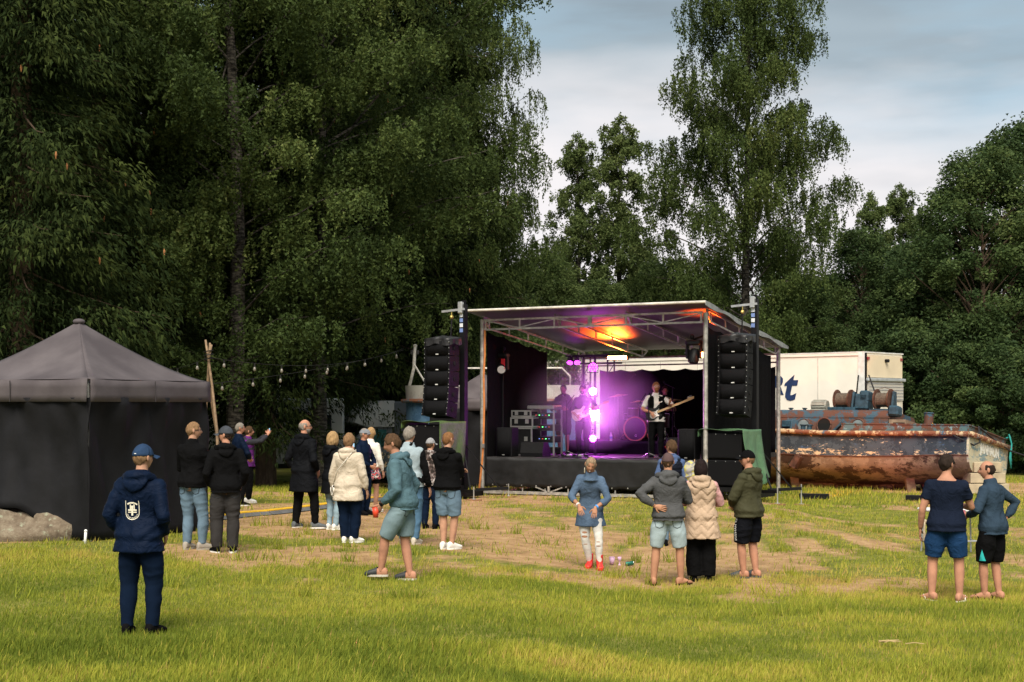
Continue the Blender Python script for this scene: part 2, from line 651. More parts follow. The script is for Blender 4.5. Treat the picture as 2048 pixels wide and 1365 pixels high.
sets = [blades(10.3, 13.0, 3000, .045, .135, .0078, 3, g_near), blades(13.0, 19.5, 2200, .03, .085, .0105, 1, g_near),
        blades(19.5, 33.0, 360, .02, .085, .017, 1, g_far), blades(33.0, 47.0, 150, .05, .16, .03, 1, g_far)]
# taller weed tufts scattered through the worn ground
tx, ty = [], []
for _ in range(170):
    y0_ = 14.5 + 15 * rng.random(); x0_ = (rng.random() * 2 - 1) * .37 * y0_
    n_ = int(22 + 26 * rng.random()); sp_ = .05 + .13 * rng.random()
    tx.append(rng.normal(x0_, sp_, n_)); ty.append(rng.normal(y0_, sp_, n_))
tx, ty = np.concatenate(tx), np.concatenate(ty)
n_ = len(tx); th_ = (.05 + .15 * rng.random(n_)) * (.6 + .8 * vnoise(tx, ty, .4)); ta_ = rng.random(n_) * 6.283; tw_ = .006 + .004 * rng.random(n_); tl_ = rng.normal(0, .35, (n_, 2)) * th_[:, None]
tz = G(tx, ty)
V_ = np.stack([np.stack([tx - np.cos(ta_) * tw_, ty - np.sin(ta_) * tw_, tz - .01], 1), np.stack([tx + np.cos(ta_) * tw_, ty + np.sin(ta_) * tw_, tz - .01], 1), np.stack([tx + tl_[:, 0], ty + tl_[:, 1], tz + th_], 1)], 1).reshape(-1, 3)
sets.append((V_, np.arange(3 * n_).reshape(-1, 3), np.clip(.15 + .4 * vnoise(tx, ty, .7, 3) + rng.normal(0, .1, n_), 0, 1)))
off, Vs, Fs, Ts = 0, [], [], []
for V, F, T in sets:
    Vs.append(V); Fs.append(F + off); Ts.append(T)
    off += len(V)
link('grass', tri_mesh('grass', np.concatenate(Vs), np.concatenate(Fs), np.concatenate(Ts)), GRASS, label='yellow green meadow grass covering the foreground', cat='grass', kind='stuff')

# ------------------------------------------------------------------ trees
BIRCH_LEAF = leaf_material('birch_leaves', [(0, (.018, .032, .008)), (.4, (.044, .069, .017)), (.75, (.086, .116, .030)), (1, (.145, .162, .05))], .28, .7, .15)
BIRCH_YOUNG = leaf_material('young_birch_leaves', [(0, (.034, .056, .018)), (.4, (.078, .112, .034)), (.75, (.13, .165, .055)), (1, (.19, .21, .08))], .35, .7, .15)
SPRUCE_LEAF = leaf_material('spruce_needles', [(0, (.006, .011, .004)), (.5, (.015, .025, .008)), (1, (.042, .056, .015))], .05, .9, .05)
ALDER_PALE = leaf_material('pale_broadleaf', [(0, (.030, .054, .018)), (.4, (.068, .104, .032)), (.75, (.12, .16, .05)), (1, (.19, .215, .08))], .3, .7, .15)
ALDER_LEAF = leaf_material('alder_leaves', [(0, (.016, .034, .012)), (.4, (.038, .066, .021)), (.75, (.076, .112, .034)), (1, (.13, .165, .055))], .25, .7, .15)
g = NG('birch_bark', .8, .2)
wh = g.ramp(g.noise(5, 5, .6, sc=(1, 1, 3.5)), [(.42, (.015, .013, .011)), (.56, (.08, .07, .058)), (.78, (.20, .18, .155))])
g.color(wh)
g.bump(g.noise(18, 4), .4)
g = NG('spruce_bark', .95, .1)
g.color(g.ramp(g.noise(9, 8, .7, sc=(1, 1, .35)), [(.3, (.035, .025, .018)), (.55, (.10, .07, .05)), (.75, (.17, .125, .09))]))
g.bump(g.noise(22, 6, .7, sc=(1, 1, .3)), .8, .03)

def leaves(C, D, ln, wd, r, tint):
    """triangular leaves: centres C, axis D, length, width"""
    n = len(C)
    D = D / np.linalg.norm(D, axis=1)[:, None]
    q = r.normal(size=(n, 3))
    W = np.cross(D, q)
    W /= np.linalg.norm(W, axis=1)[:, None] + 1e-9
    L = (ln * (.6 + .8 * r.random(n)))[:, None]
    Wd = (wd * (.6 + .8 * r.random(n)))[:, None]
    V = np.stack([C - D * L * .45 - W * Wd * .5, C - D * L * .45 + W * Wd * .5, C + D * L * .55], 1).reshape(-1, 3)
    return V, np.arange(3 * n).reshape(-1, 3), tint
class Wood:
    def __init__(self):
        self.mb = MB()
    def limb(self, pts, r0, r1, n=6):
        k = len(pts)
        self.mb.tube(pts, [r0 + (r1 - r0) * i / (k - 1) for i in range(k)], n)
def birch(seed, H, RM, z0, nl, strands, per, droop=1.0, leaf=.10, pointed=.8, gaps=.25):
    r = np.random.default_rng(seed)
    wd = Wood()
    k = 9
    tr = [(.25 * math.sin(i * .9 + seed) * i / k, .25 * math.cos(i * .7 + seed) * i / k, H * i / k - .3) for i in range(k + 1)]
    wd.limb(tr, .010 * H + .06, .02, 9)
    def trunk_at(z):
        f = min(max(z / H, 0), .999) * k
        i = int(f)
        return Vector(tr[i]).lerp(Vector(tr[i + 1]), f - i)
    C, D, T = [], [], []
    for i in range(nl):
        t = (i + .5 * r.random()) / nl
        z = z0 + (H * .985 - z0) * t
        prof = (1 - t) ** pointed * (.35 + 1.5 * min(t + .12, .5)) if pointed < 5 else 1
        L = RM * prof * (.55 + .6 * r.random()) + .35
        if r.random() < gaps * .5:
            L *= .5
        az = i * 2.399 + r.normal(0, .35)
        el = R(28 + 34 * t) + r.normal(0, .12)
        hx, hy = math.cos(az), math.sin(az)
        b = trunk_at(z)
        pts = []
        m = 6
        for j in range(m + 1):
            s = j / m
            rr = L * s
            zz = math.tan(el) * rr * (1 - .38 * s * droop) + .1 * r.normal() * s
            side = .08 * L * math.sin(3 * s + i)
            pts.append(b + Vector((hx * rr - hy * side, hy * rr + hx * side, zz)))
        wd.limb(pts, .010 + .0065 * L, .004, 5)
        lt = r.normal(0, .07)
        ncl = max(2, int(round(.8 + L / .95)))
        for ci in range(ncl):
            sc = .30 + .70 * (ci + .55 + .4 * r.random()) / ncl
            sc = min(sc, 1.0)
            f = sc * m
            j = min(int(f), m - 1)
            p0 = np.array(pts[j].lerp(pts[j + 1], f - j))
            p0 = p0 + r.normal(0, 1, 3) * np.array([.28, .28, .12]) * (1.2 - .4 * sc)
            cr = (.20 + .15 * min(L, 4)) * (.75 + .5 * r.random())
            ct = lt + r.normal(0, .06)
            for q in range(int(strands * (.6 + .55 * cr))):
                o = r.normal(0, 1, 2)
                o = o / (np.linalg.norm(o) + 1e-6) * r.random() ** .6 * cr
                dome = -.55 * (o[0] ** 2 + o[1] ** 2) / cr
                sl = (.35 + .85 * r.random()) * (.42 + .42 * cr) * (.5 + droop) * .85
                n = int(per * (.5 + r.random()))
                u = r.random(n) ** 1.15
                bend = r.normal(0, .14, 2) + o * .12
                c = p0 + np.array([o[0], o[1], dome + .1]) + np.stack([bend[0] * u * sl, bend[1] * u * sl, -u * sl], 1) + r.normal(0, .055, (n, 3))
                C.append(c)
                D.append(np.stack([r.normal(0, .6, n), r.normal(0, .6, n), -.5 + r.normal(0, .45, n)], 1))
                T.append(.40 + ct + r.normal(0, .05) + r.normal(0, .12, n))
    C, D, T = np.concatenate(C), np.concatenate(D), np.concatenate(T)
    return wd.mb, leaves(C, D, leaf, leaf * .8, r, np.clip(T, 0, .95))
def spruce(seed, H, RM, z0, leafl=.17):
    r = np.random.default_rng(seed)
    wd = Wood()
    wd.limb([(0, 0, -.3), (.05, 0, H * .5), (0, .03, H)], .011 * H + .08, .02, 9)
    C, D, T, cones = [], [], [], []
    z = z0
    while z < H - .2:
        t = (z - z0) / (H - z0)
        nb = 6 if t < .8 else 5
        for i in range(nb):
            az = r.random() * 6.283
            L = RM * (1 - t) ** .75 * (.6 + .5 * r.random()) + .2
            hx, hy = math.cos(az), math.sin(az)
            dr = .28 + .25 * r.random()
            if r.random() < .3:
                wd.limb([Vector((hx * L * s, hy * L * s, z - dr * L * s * (1.2 - .45 * s))) for s in (0, .35, .7, 1)], .012 + .006 * L, .005, 4)
            n = int(50 + 92 * L)
            s = r.random(n) ** .75
            fan = .30 * L * (1 - .55 * s)
            sd = r.normal(0, 1, n) * fan * .6
            hang = r.random(n) ** 1.7 * (.25 + .16 * L)
            c = np.stack([hx * L * s - hy * sd, hy * L * s + hx * sd, z - dr * L * s * (1.2 - .45 * s) - hang + r.normal(0, .05, n)], 1)
            C.append(c)
            D.append(np.stack([hx * .55 - hy * sd * .9 + r.normal(0, .25, n), hy * .55 + hx * sd * .9 + r.normal(0, .25, n), -.35 - hang * 1.2 + r.normal(0, .22, n)], 1))
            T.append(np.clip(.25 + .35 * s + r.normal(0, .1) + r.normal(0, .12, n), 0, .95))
            if r.random() < .10 and t > .1 and L > .8:
                cones.append((hx * L * .93, hy * L * .93, z - dr * L * .72 - .15))
        z += .24 + .10 * (1 - t)
    C, D, T = np.concatenate(C), np.concatenate(D), np.concatenate(T)
    return wd.mb, leaves(C, D, leafl, .055, r, T), cones
def broadleaf(seed, H, RM, z0, ncl, per, leaf=.13, squash=1.0):
    r = np.random.default_rng(seed)
    wd = Wood()
    wd.limb([(0, 0, -.3), (.1, .05, H * .4), (.0, .1, H * .85)], .012 * H + .05, .03, 8)
    C, D, T = [], [], []
    for i in range(ncl):
        t = r.random() ** .85
        z = z0 + (H - z0) * t
        env = RM * math.sin(math.pi * min(.97, .22 + .74 * t)) ** .75
        az = r.random() * 6.283
        rr = env * (.35 + .65 * r.random() ** .6)
        c0 = np.array([math.cos(az) * rr, math.sin(az) * rr, z])
        if i % 3 == 0:
            wd.limb([(0, 0, max(.2, z - rr * .9)), (c0[0] * .5, c0[1] * .5, z - rr * .35), tuple(c0)], .02 + .01 * rr, .008, 5)
        cr = (.35 + .5 * r.random()) * (.50 + .10 * RM)
        n = int(per * (.5 + r.random()))
        v = r.normal(size=(n, 3))
        v /= np.linalg.norm(v, axis=1)[:, None]
        c = c0 + v * (r.random(n) ** .45)[:, None] * cr * np.array([1.15, 1.15, (.78 + .25 * r.random()) * squash])
        C.append(c)
        out = np.array([math.cos(az), math.sin(az), 0])
        D.append(out * .5 + np.stack([r.normal(0, .6, n), r.normal(0, .6, n), -.2 + r.normal(0, .3, n)], 1))
        T.append(np.clip(.36 + r.normal(0, .13) + r.normal(0, .11, n), 0, .95))
    C, D, T = np.concatenate(C), np.concatenate(D), np.concatenate(T)
    return wd.mb, leaves(C, D, leaf, leaf * .75, r, T)

TPL = {}
def template(key, wood, lv, bark, leafm, cones=None):
    V, F, T = lv
    tm = wood.mesh(key + '_trunk')
    tm.materials.append(bark)
    cm = tri_mesh(key + '_crown', V, F, T)
    cm.materials.append(leafm)
    km = None
    if cones:
        mb = MB()
        for c in cones[:60]:
            c = Vector(c)
            mb.tube([c, c + Vector((0, 0, -.07)), c + Vector((0, 0, -.16))], [.015, .028, .008], 6)
        km = mb.mesh(key + '_cones')
        km.materials.append(M('cone_scales', (.30, .13, .05), .8))
    TPL[key] = (tm, cm, km)
BB, SB = MATS['birch_bark'], MATS['spruce_bark']
template('bA', *birch(1, 21, 7.0, 4.6, 82, 21, 29, leaf=.09), BB, BIRCH_LEAF)
template('bB', *birch(2, 22, 6.2, 3.2, 84, 21, 29, leaf=.09), BB, BIRCH_LEAF)
template('bC', *birch(5, 20.5, 7.4, 1.8, 96, 21, 29, leaf=.095, pointed=.9), BB, BIRCH_LEAF)
template('bY', *birch(9, 15, 4.6, 1.2, 96, 15, 20, droop=.45, leaf=.11, pointed=1.35), BB, BIRCH_YOUNG)
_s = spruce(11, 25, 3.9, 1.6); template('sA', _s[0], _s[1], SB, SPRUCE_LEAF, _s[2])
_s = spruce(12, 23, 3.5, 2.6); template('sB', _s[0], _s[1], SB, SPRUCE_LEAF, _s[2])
template('aA', *broadleaf(21, 12, 4.0, .6, 300, 260, leaf=.12), SB, ALDER_LEAF)
template('aB', *broadleaf(22, 11, 3.7, .4, 270, 260, leaf=.12), SB, ALDER_LEAF)
template('bush', *broadleaf(23, 4.6, 2.5, .1, 66, 480, leaf=.11), SB, ALDER_LEAF)
NM = {'b': 'birch_tree', 's': 'spruce_tree', 'a': 'alder_tree'}
def tree(key, px, d, scale, rz, label, group=None, sxy=1.0, dz=0.0, pale=False):
    p = onground(px, d)
    nm = 'bush' if key == 'bush' else NM[key[0]]
    t = thing(nm, label, 'bush' if key == 'bush' else 'tree', (p.x, p.y, p.z + dz), R(rz), group)
    t.scale = (scale * sxy, scale * sxy, scale)
    tm, cm, km = TPL[key]
    link('trunk', tm, None, t)
    cr_ = link('crown', cm, None, t)
    if pale:
        cr_.material_slots[0].link = 'OBJECT'
        cr_.material_slots[0].material = ALDER_PALE
    if km:
        link('cones', km, None, t, kind='stuff')
    return t
T_ = tree
# left stand
T_('sA', 40, 33, 1.0, 10, 'tall dark spruce with hanging cones at the left edge, behind the black tent')
T_('sB', 195, 39, 1.05, 80, 'dark spruce with brown trunk just right of the tent peak')
T_('bA', 300, 43, 1.05, 40, 'tall weeping birch with pale trunk rising behind the tent\'s right slope')
T_('bB', 470, 40, 1.0, 150, 'weeping birch with low hanging sprays behind the pole tripod')
T_('bA', 640, 43, 1.02, 230, 'weeping birch in the middle of the left stand, above the string lights')
T_('sB', 532, 43.0, 1.0, 200, 'spruce whose bare trunk stands in front of the parked motorhome')
T_('sB', 745, 50, 1.05, 300, 'dark spruce left of the left speaker tower, behind the string lights')
T_('sA', 865, 51, 1.0, 120, 'tall dark spruce with reddish cones behind the left speaker tower')
T_('bB', 932, 52, 1.12, 20, 'tall weeping birch at the right end of the left stand, over the stage corner', sxy=.62)
T_('bC', 790, 56, 1.05, 75, 'birch showing sky through its crown between two dark spruces')
for i, (k, px, d, s, rz) in enumerate([('sB', -120, 44, 1, 0), ('sA', 110, 52, 1.0, 50), ('sB', 380, 56, .95, 140), ('sA', 600, 60, 1, 270), ('sB', 690, 66, .9, 20), ('sA', 270, 60, 1, 190), ('sB', 470, 68, .9, 90), ('sA', 20, 64, 1, 30), ('sA', 820, 66, .9, 230), ('sB', 930, 64, .8, 10)]):
    T_(k, px, d, s, rz, 'dark spruce deep in the shade of the left stand', 'background spruces of the left stand')
# centre and right
T_('bY', 1156, 68, 1.0, 30, 'young pointed birch against the white cloud, left of two behind the stage', sxy=1.0)
T_('bY', 1240, 66, 1.03, 200, 'young pointed birch, right of two behind the stage and the taller one', sxy=1.1)
T_('bC', 1492, 57, 1.13, 60, 'large birch with pale trunk and spreading boughs behind the right speaker tower', sxy=.76)
T_('bY', 1740, 78, .93, 100, 'slim far birch with sparse top, first right of the large birch')
T_('bY', 1800, 80, .98, 10, 'slim far birch with full top, second right of the large birch')
T_('bY', 1842, 84, .92, 160, 'slim far birch, third right of the large birch and thinnest')
T_('aA', 1965, 57, 1.03, 10, 'broad dark green alder at the right, standing highest there')
T_('aB', 2070, 60, 1.28, 140, 'alder cut by the right edge of the picture')
T_('aA', 1720, 62, .82, 250, 'rounded alder behind the white trailer\'s right end')
T_('aB', 1830, 60, .78, 70, 'dense alder behind the rusty boat\'s stern')
T_('aA', 1090, 62, .72, 120, 'rounded broadleaf tree filling the gap left of the young birches', pale=True)
T_('aB', 1200, 60, .66, 300, 'bushy broadleaf tree above the stage roof\'s middle', pale=True)
T_('aA', 1330, 61, .70, 20, 'bushy broadleaf tree at the left foot of the large birch', pale=True)
T_('aB', 1600, 58, .68, 220, 'bushy broadleaf tree at the right foot of the large birch')
T_('bush', 1060, 50, .95, 0, 'light green bush just over the stage roof\'s left half', pale=True)
T_('bush', 1000, 55, 1.1, 90, 'bush behind the left front post of the stage', pale=True)
T_('bush', 1900, 53, 1.0, 60, 'leafy bush behind the rusty boat\'s stern')
T_('bush', 2010, 52, .95, 130, 'leafy bush right of the rusty boat, at the field edge')
T_('bush', 2090, 50, .9, 200, 'bush cut by the right edge at the field edge')
T_('bush', 1955, 55, 1.25, 300, 'tall leafy bush under the highest alder at the right')
T_('bush', 1800, 54, 1.1, 10, 'leafy bush directly right of the white trailer')
for i, (k, px, d, s, rz) in enumerate([('aA', 1020, 76, .8, 0), ('aB', 1150, 78, .8, 60), ('aA', 1290, 80, .85, 120), ('aB', 1420, 76, .85, 180), ('aA', 1560, 78, .85, 240), ('aB', 1660, 82, .85, 300), ('aA', 1780, 78, .8, 30), ('aB', 1900, 80, .9, 90), ('aA', 2040, 76, 1.0, 150), ('aB', 2140, 70, 1, 210), ('aA', 900, 84, .8, 210)]):
    T_(k, px, d, s, rz, 'dark broadleaf tree deep in the wood behind the field', 'background broadleaf trees')
# ------------------------------------------------------------------ people
def fabric(name, col, rough=.9, var=.16, bs=220, bump=.25, sheen=.15, scale=7):
    if name in MATS:
        return MATS[name]
    g = NG(name, rough, .05)
    n = g.noise(scale, 6, .6)
    g.color(g.ramp(n, [(.32, tuple(c * (1 - var) for c in col)), (.68, tuple(min(1, c * (1 + var)) for c in col))]))
    wr = g.n('ShaderNodeTexNoise')
    wr.inputs['Scale'].default_value = 8.5
    wr.inputs['Detail'].default_value = 3
    wr.inputs['Distortion'].default_value = 1.1
    g.l(g.tc.outputs['Object'], wr.inputs['Vector'])
    rd = g.math('ABSOLUTE', g.math('SUBTRACT', g.math('MULTIPLY', wr.outputs['Fac'], 2.0), 1.0))
    h = g.math('ADD', g.math('MULTIPLY', rd, 1.1), g.math('MULTIPLY', g.noise(bs, 2), .06 + bump * .25))
    g.bump(h, .6, .018)
    return g.m
SKIN = {}
def skin(k):
    c = {'fair': (.40, .215, .14), 'tan': (.35, .175, .105), 'ruddy': (.40, .195, .125)}[k]
    return M('skin_' + k, c, .6, var=.16, scale=9, spec=.2)
def hairm(name, col):
    if name in MATS:
        return MATS[name]
    g = NG(name, .8, .12)
    n = g.noise(60, 4, .6, sc=(1, 1, .18))
    g.color(g.ramp(n, [(.3, tuple(c * .5 for c in col)), (.6, col), (.8, tuple(min(1, c * 1.6) for c in col))]))
    g.bump(n, .7, .006)
    return g.m
def ellring(c, ax, ay, hw, hd, n=20, p=2.3):
    out = []
    for k in range(n):
        a = 2 * math.pi * k / n
        ca, sa = math.cos(a), math.sin(a)
        q = (abs(ca) ** p + abs(sa) ** p) ** (-1 / p)
        out.append(c + ax * hw * ca * q + ay * hd * sa * q)
    return out
def ik(a, b, l1, l2, pole):
    a, b, pole = Vector(a), Vector(b), Vector(pole)
    d = b - a
    L = d.length
    mx = (l1 + l2) * .995
    if L > mx:
        b = a + d * (mx / L)
        d = b - a
        L = mx
    x = (l1 * l1 - l2 * l2 + L * L) / (2 * L)
    h = math.sqrt(max(l1 * l1 - x * x, 0))
    dn = d.normalized()
    pn = (pole - dn * pole.dot(dn))
    pn = pn.normalized() if pn.length > 1e-5 else Vector((0, 1, 0))
    return a + dn * x + pn * h, b
def head_pt(th, ph, k, infl=0.0):
    """head surface in head space: y forward, z up, origin at head centre; k = scale"""
    a, b, c = .0725 + infl, .0935 + infl, .1155 + infl
    x, y, z = a * math.cos(ph) * math.sin(th), b * math.cos(ph) * math.cos(th), c * math.sin(ph)
    if z < 0:
        t = -z / c
        x *= 1 - .24 * t
        y = y * (1 - .42 * t) if y < 0 else y * (1 - .08 * t) + .010 * t * math.cos(ph)
    if y > 0 and infl < .004:
        f = lambda t0, z0, st, sz: math.exp(-((th - t0) / st) ** 2 - ((z - z0) / sz) ** 2)
        y += .026 * f(0, -.022, .17, .020) + .012 * f(0, .004, .13, .022)
        for s in (-1, 1):
            y -= .010 * f(.40 * s, .010, .24, .013)
            y += .006 * f(.38 * s, .034, .32, .010) + .006 * f(.55 * s, -.022, .26, .018)
        y += .007 * f(0, -.060, .26, .008) - .004 * f(0, -.078, .3, .006) + .006 * f(0, -.100, .25, .014)
    return Vector((x * k, y * k, z * k))
def hand_geo(mb, wrist, d, palm, side, k, curl=.5, spread=.12, point=False):
    """wrist point, finger direction d, palm normal, side = +1 when the thumb is towards +cross(d, palm)"""
    d = Vector(d).normalized()
    palm = Vector(palm)
    palm = (palm - d * palm.dot(d)).normalized()
    s = d.cross(palm).normalized() * side
    L = .088 * k
    wr = [(-.02, .021, .018), (.01, .024, .016), (.045, .037, .0150), (.080, .041, .0125), (.092, .037, .010)]
    mb.loft([ellring(wrist + d * (t * k), s, palm, a * k, b * k, 12) for t, a, b in wr])
    for i, (o, ln) in enumerate(((.029, .072), (.0095, .082), (-.0105, .077), (-.030, .060))):
        p = wrist + d * (.084 * k) + s * (o * k)
        fd = (d + s * (o * spread / .03)).normalized()
        pts = [p - fd * .01 * k]
        for q in range(3):
            ang = curl * (.55 + .5 * q)
            v = fd * math.cos(ang) + palm * math.sin(ang)
            p = p + v * ln * k * (.42, .32, .26)[q]
            pts.append(p.copy())
        mb.tube(pts, [.0090 * k, .0088 * k, .0078 * k, .0055 * k], 7)
    p = wrist + d * (.022 * k) + s * (.026 * k)
    pts = [p - s * .008 * k]
    for q, ln in enumerate((.034, .032, .026)):
        v = (d * (.62 + .16 * q) + s * (.80 - .28 * q) + palm * (.25 + .35 * curl * q)).normalized()
        p = p + v * ln * k
        pts.append(p.copy())
    mb.tube(pts, [.013 * k, .0115 * k, .0095 * k, .0065 * k], 7)
def foot_geo(mb, ankle, yaw, k, z0, infl=0.0, toe=True, lift=0.0):
    f = Vector((-math.sin(yaw), math.cos(yaw), 0))
    s = Vector((f.y, -f.x, 0))
    base = Vector((ankle.x, ankle.y, z0))
    secs = [(-.075, .018, .030, .034), (-.062, .030, .044, .045), (-.02, .034, .052, .052), (.03, .036, .046, .045), (.08, .043, .034, .034), (.125, .047, .026, .026), (.160, .041, .020, .020), (.178, .024, .013, .013)]
    tl = math.tan(lift)
    rings = []
    for t, hw, hh, zc in secs:
        c = base + f * t * k * 1.02 + Vector((0, 0, (zc + max(0, .13 - t) * tl * .9) * k + infl * .3))
        rings.append(ellring(c, s, Vector((0, 0, 1)), (hw + infl) * k, (hh + infl * .8) * k * .98, 14, 2.6))
    mb.loft(rings)
    return f, s, base
def fold(me, amp, f=(7, 7, 12), seed=0.0, zr=None):
    n = len(me.vertices)
    co = np.empty(n * 3, np.float32)
    no = np.empty(n * 3, np.float32)
    me.vertices.foreach_get('co', co)
    me.vertices.foreach_get('normal', no)
    co, no = co.reshape(-1, 3), no.reshape(-1, 3)
    c = co.astype(float) + seed
    wv = np.stack([vnoise3(c * 2.3 + 7), vnoise3(c * 2.3 + 31), vnoise3(c * 2.3 + 57)], 1) * .16
    q = (c + wv)
    # long creases: stretched along one diagonal, squeezed across it, direction drifting over the body
    sgn = np.sign(co[:, 0:1])
    a1 = np.stack([q[:, 0] * f[0] * .7 + q[:, 2] * f[2] * .35 * sgn[:, 0], q[:, 1] * f[1] * .7, q[:, 2] * f[2] * .9 - q[:, 0] * f[0] * .6 * sgn[:, 0]], 1)
    a = vnoise3(a1)
    b = vnoise3(a1 * 2.3 + 40)
    big = vnoise3(c * 3.0 + 80)
    d = (1 - np.abs(a) * 2.6) * .50 + (1 - np.abs(b) * 2.6) * .22 * (big > -.2) + big * .55
    d = d - d.mean()
    co += no * (d * amp)[:, None]
    me.vertices.foreach_set('co', co.ravel())
    me.update()
def displace(me, fn):
    n = len(me.vertices)
    co = np.empty(n * 3, np.float32)
    no = np.empty(n * 3, np.float32)
    me.vertices.foreach_get('co', co)
    me.vertices.foreach_get('normal', no)
    co, no = co.reshape(-1, 3), no.reshape(-1, 3)
    co += no * fn(co)[:, None]
    me.vertices.foreach_set('co', co.ravel())
    me.update()

def person(label, px, py, hy, face, H=None, wide=1.0, belly=0.0, lean=0.0, sway=0.0, headyaw=0.0, headpitch=0.0, headroll=0.0,
           feet=((-.10, 0, .15), (.10, 0, -.15)), liftR=0.0, liftL=0.0, hands=None, top=None, bottom=None, shoes=None, hair=None, hat=None, glasses=None,
           skin_k='fair', voxel=.0148, base=None, hipshift=0.0, group=None, sit=0.0, beard=None, smile=False, faceon=False):
    if base is None:
        base = hit(px, py)
    s_px = FPX / base.y
    if H is None:
        H = (py - hy) / s_px
    k = H / 1.75
    root = thing('person', label, 'person', base, R(face), group)
    V3 = Vector
    hipz = .520 * H - sit
    lr = R(lean)
    def B(p):
        """bend the upper body forward / sideways about the hips"""
        p = V3(p)
        t = (p.z - hipz) / (.30 * H)
        t = max(0.0, min(1.0, t))
        a = lr * (t ** .7 if t > 0 else 0) if t < 1 else lr
        q = p - V3((0, 0, hipz))
        q = Matrix.Rotation(-a, 3, 'X') @ q
        q = Matrix.Rotation(R(sway) * t, 3, 'Y') @ q
        return q + V3((hipshift, 0, hipz))
    # torso sections (fraction of H): z, half width, half depth, forward offset
    sec = [(.465, .060, .050, 0), (.495, .090, .062, -.004), (.530, .098, .068, -.006), (.570, .092, .062, -.002), (.620, .082, .056, .004), (.670, .086, .058, .004), (.720, .096, .064, .002), (.762, .099, .061, -.004), (.792, .080, .050, -.008), (.818, .054, .041, -.008), (.845, .038, .036, -.002)]
    def torso(mb, infl, zlo=.465, zhi=.845, flare=0.0, hem=None, low_x=0.0):
        rings = []
        zs = [q for q in sec if zlo - .001 <= q[0] <= zhi + .001]
        if hem is not None:
            zs = [q for q in zs if q[0] > .48]
            lo = zs[0]
            n = 4
            pre = []
            for i in range(n):
                t = 1 - i / n
                z = lo[0] + (hem - lo[0]) * t
                pre.append((z, max(lo[1], .094) + flare * t, max(lo[2], .066) + flare * t * .8, lo[3]))
            zs = pre + zs
        for z, hw, hd, yo in zs:
            bl = belly * math.exp(-((z - .60) / .07) ** 2)
            c = V3((0, (yo + bl * .55) * H, z * H - sit))
            low = low_x * max(0.0, min(1.0, (.60 - z) / .06))
            hw2, hd2 = hw * H * wide + infl + low, (hd + bl * .6) * H * (.5 + .5 * wide) + infl + low * 1.4
            rings.append([B(q) if q.z > hipz else q + V3((hipshift, 0, 0)) for q in ellring(c, V3((1, 0, 0)), V3((0, 1, 0)), hw2, hd2, 22)])
        mb.loft(rings)
    sh = [B((s * .092 * H * wide, -.008 * H, .781 * H - sit)) for s in (-1, 1)]
    hands = hands or {}
    arms = []
    fwd = lambda v: V3(v)
    for i, s in enumerate((-1, 1)):
        h = hands.get('LR'[i], hands.get('both', 'side'))
        pole = V3((s * .5, -1, -.2))
        hd_ = None
        palm = V3((-s, 0, 0))
        curl = .5
        if h == 'side':
            tgt = (s * (.128 * wide + .022), .035, .478)
        elif h == 'pocket':
            tgt, pole = (s * (.088 * wide + .024), .050, .520), V3((s * .55, -1, 0))
        elif h == 'front':
            tgt, pole = (s * .045, .125, .56), V3((s * 1.2, -.5, 0))
        elif h == 'cross':
            tgt, pole = (-s * .055, .105 + .02 * s, .655), V3((s * 1.2, -.1, -.8))
        elif h == 'hip':
            tgt, pole = (s * (.092 * wide + .025), -.035, .575), V3((s * 1.0, -.5, 0))
        elif h == 'hold':
            tgt, pole = (s * .085, .185, .64), V3((s * .8, -.8, -.6))
        else:
            tgt = h['p']
            pole = V3(h.get('pole', pole))
            hd_ = h.get('dir')
            palm = V3(h.get('palm', palm))
            curl = h.get('curl', .5)
        tg = V3(tgt) * H - V3((0, 0, sit))
        if not (isinstance(h, dict) and h.get('abs')):
            tg = B(tg) if h != 'side' else tg + (sh[i] - V3((s * .092 * H * wide, -.008 * H, .781 * H - sit))) * .75
        el, wr = ik(sh[i], tg, .172 * H, .150 * H, pole)
        fd = (wr - el).normalized()
        arms.append((sh[i], el, wr, V3(hd_) if hd_ else fd, palm, s, curl))
    legs = []
    for i, s in enumerate((-1, 1)):
        fx, fy, fyaw = feet[i]
        lf = (liftL, liftR)[i]
        hp = V3((s * .052 * H * wide + hipshift, 0, .50 * H - sit))
        an = V3((fx, fy, .042 * H + lf))
        kn, an = ik(hp, an, .238 * H, .222 * H, V3((-math.sin(fyaw) * .8 + s * .12, 1, 0)))
        legs.append((hp, kn, an, fyaw, lf))
    def arm_tube(mb, a, infl, end=1.0, r=(.0305, .0275, .0230, .0235, .0155)):
        s0, el, wr = a[0], a[1], a[2]
        pts = [s0, s0.lerp(el, .5), el, el.lerp(wr, .35), wr]
        rad = [q * H * (.55 + .45 * wide) + infl for q in r]
        rad[-1] = r[-1] * H + infl * .75
        tot = [0, .26, .52, .70, 1.0]
        if end < 1:
            P2, R2 = [], []
            for j in range(5):
                if tot[j] <= end:
                    P2.append(pts[j]); R2.append(rad[j])
                else:
                    t = (end - tot[j - 1]) / (tot[j] - tot[j - 1])
                    P2.append(pts[j - 1].lerp(pts[j], t)); R2.append(rad[j - 1] + (rad[j] - rad[j - 1]) * t)
                    break
            pts, rad = P2, R2
        inn = s0 + V3((-a[5] * .05 * H, 0, .012 * H))
        mb.tube([inn] + pts, [rad[0] * .9] + rad, 14)
        mb.ball(s0, rad[0] * 1.02, 12, 8)
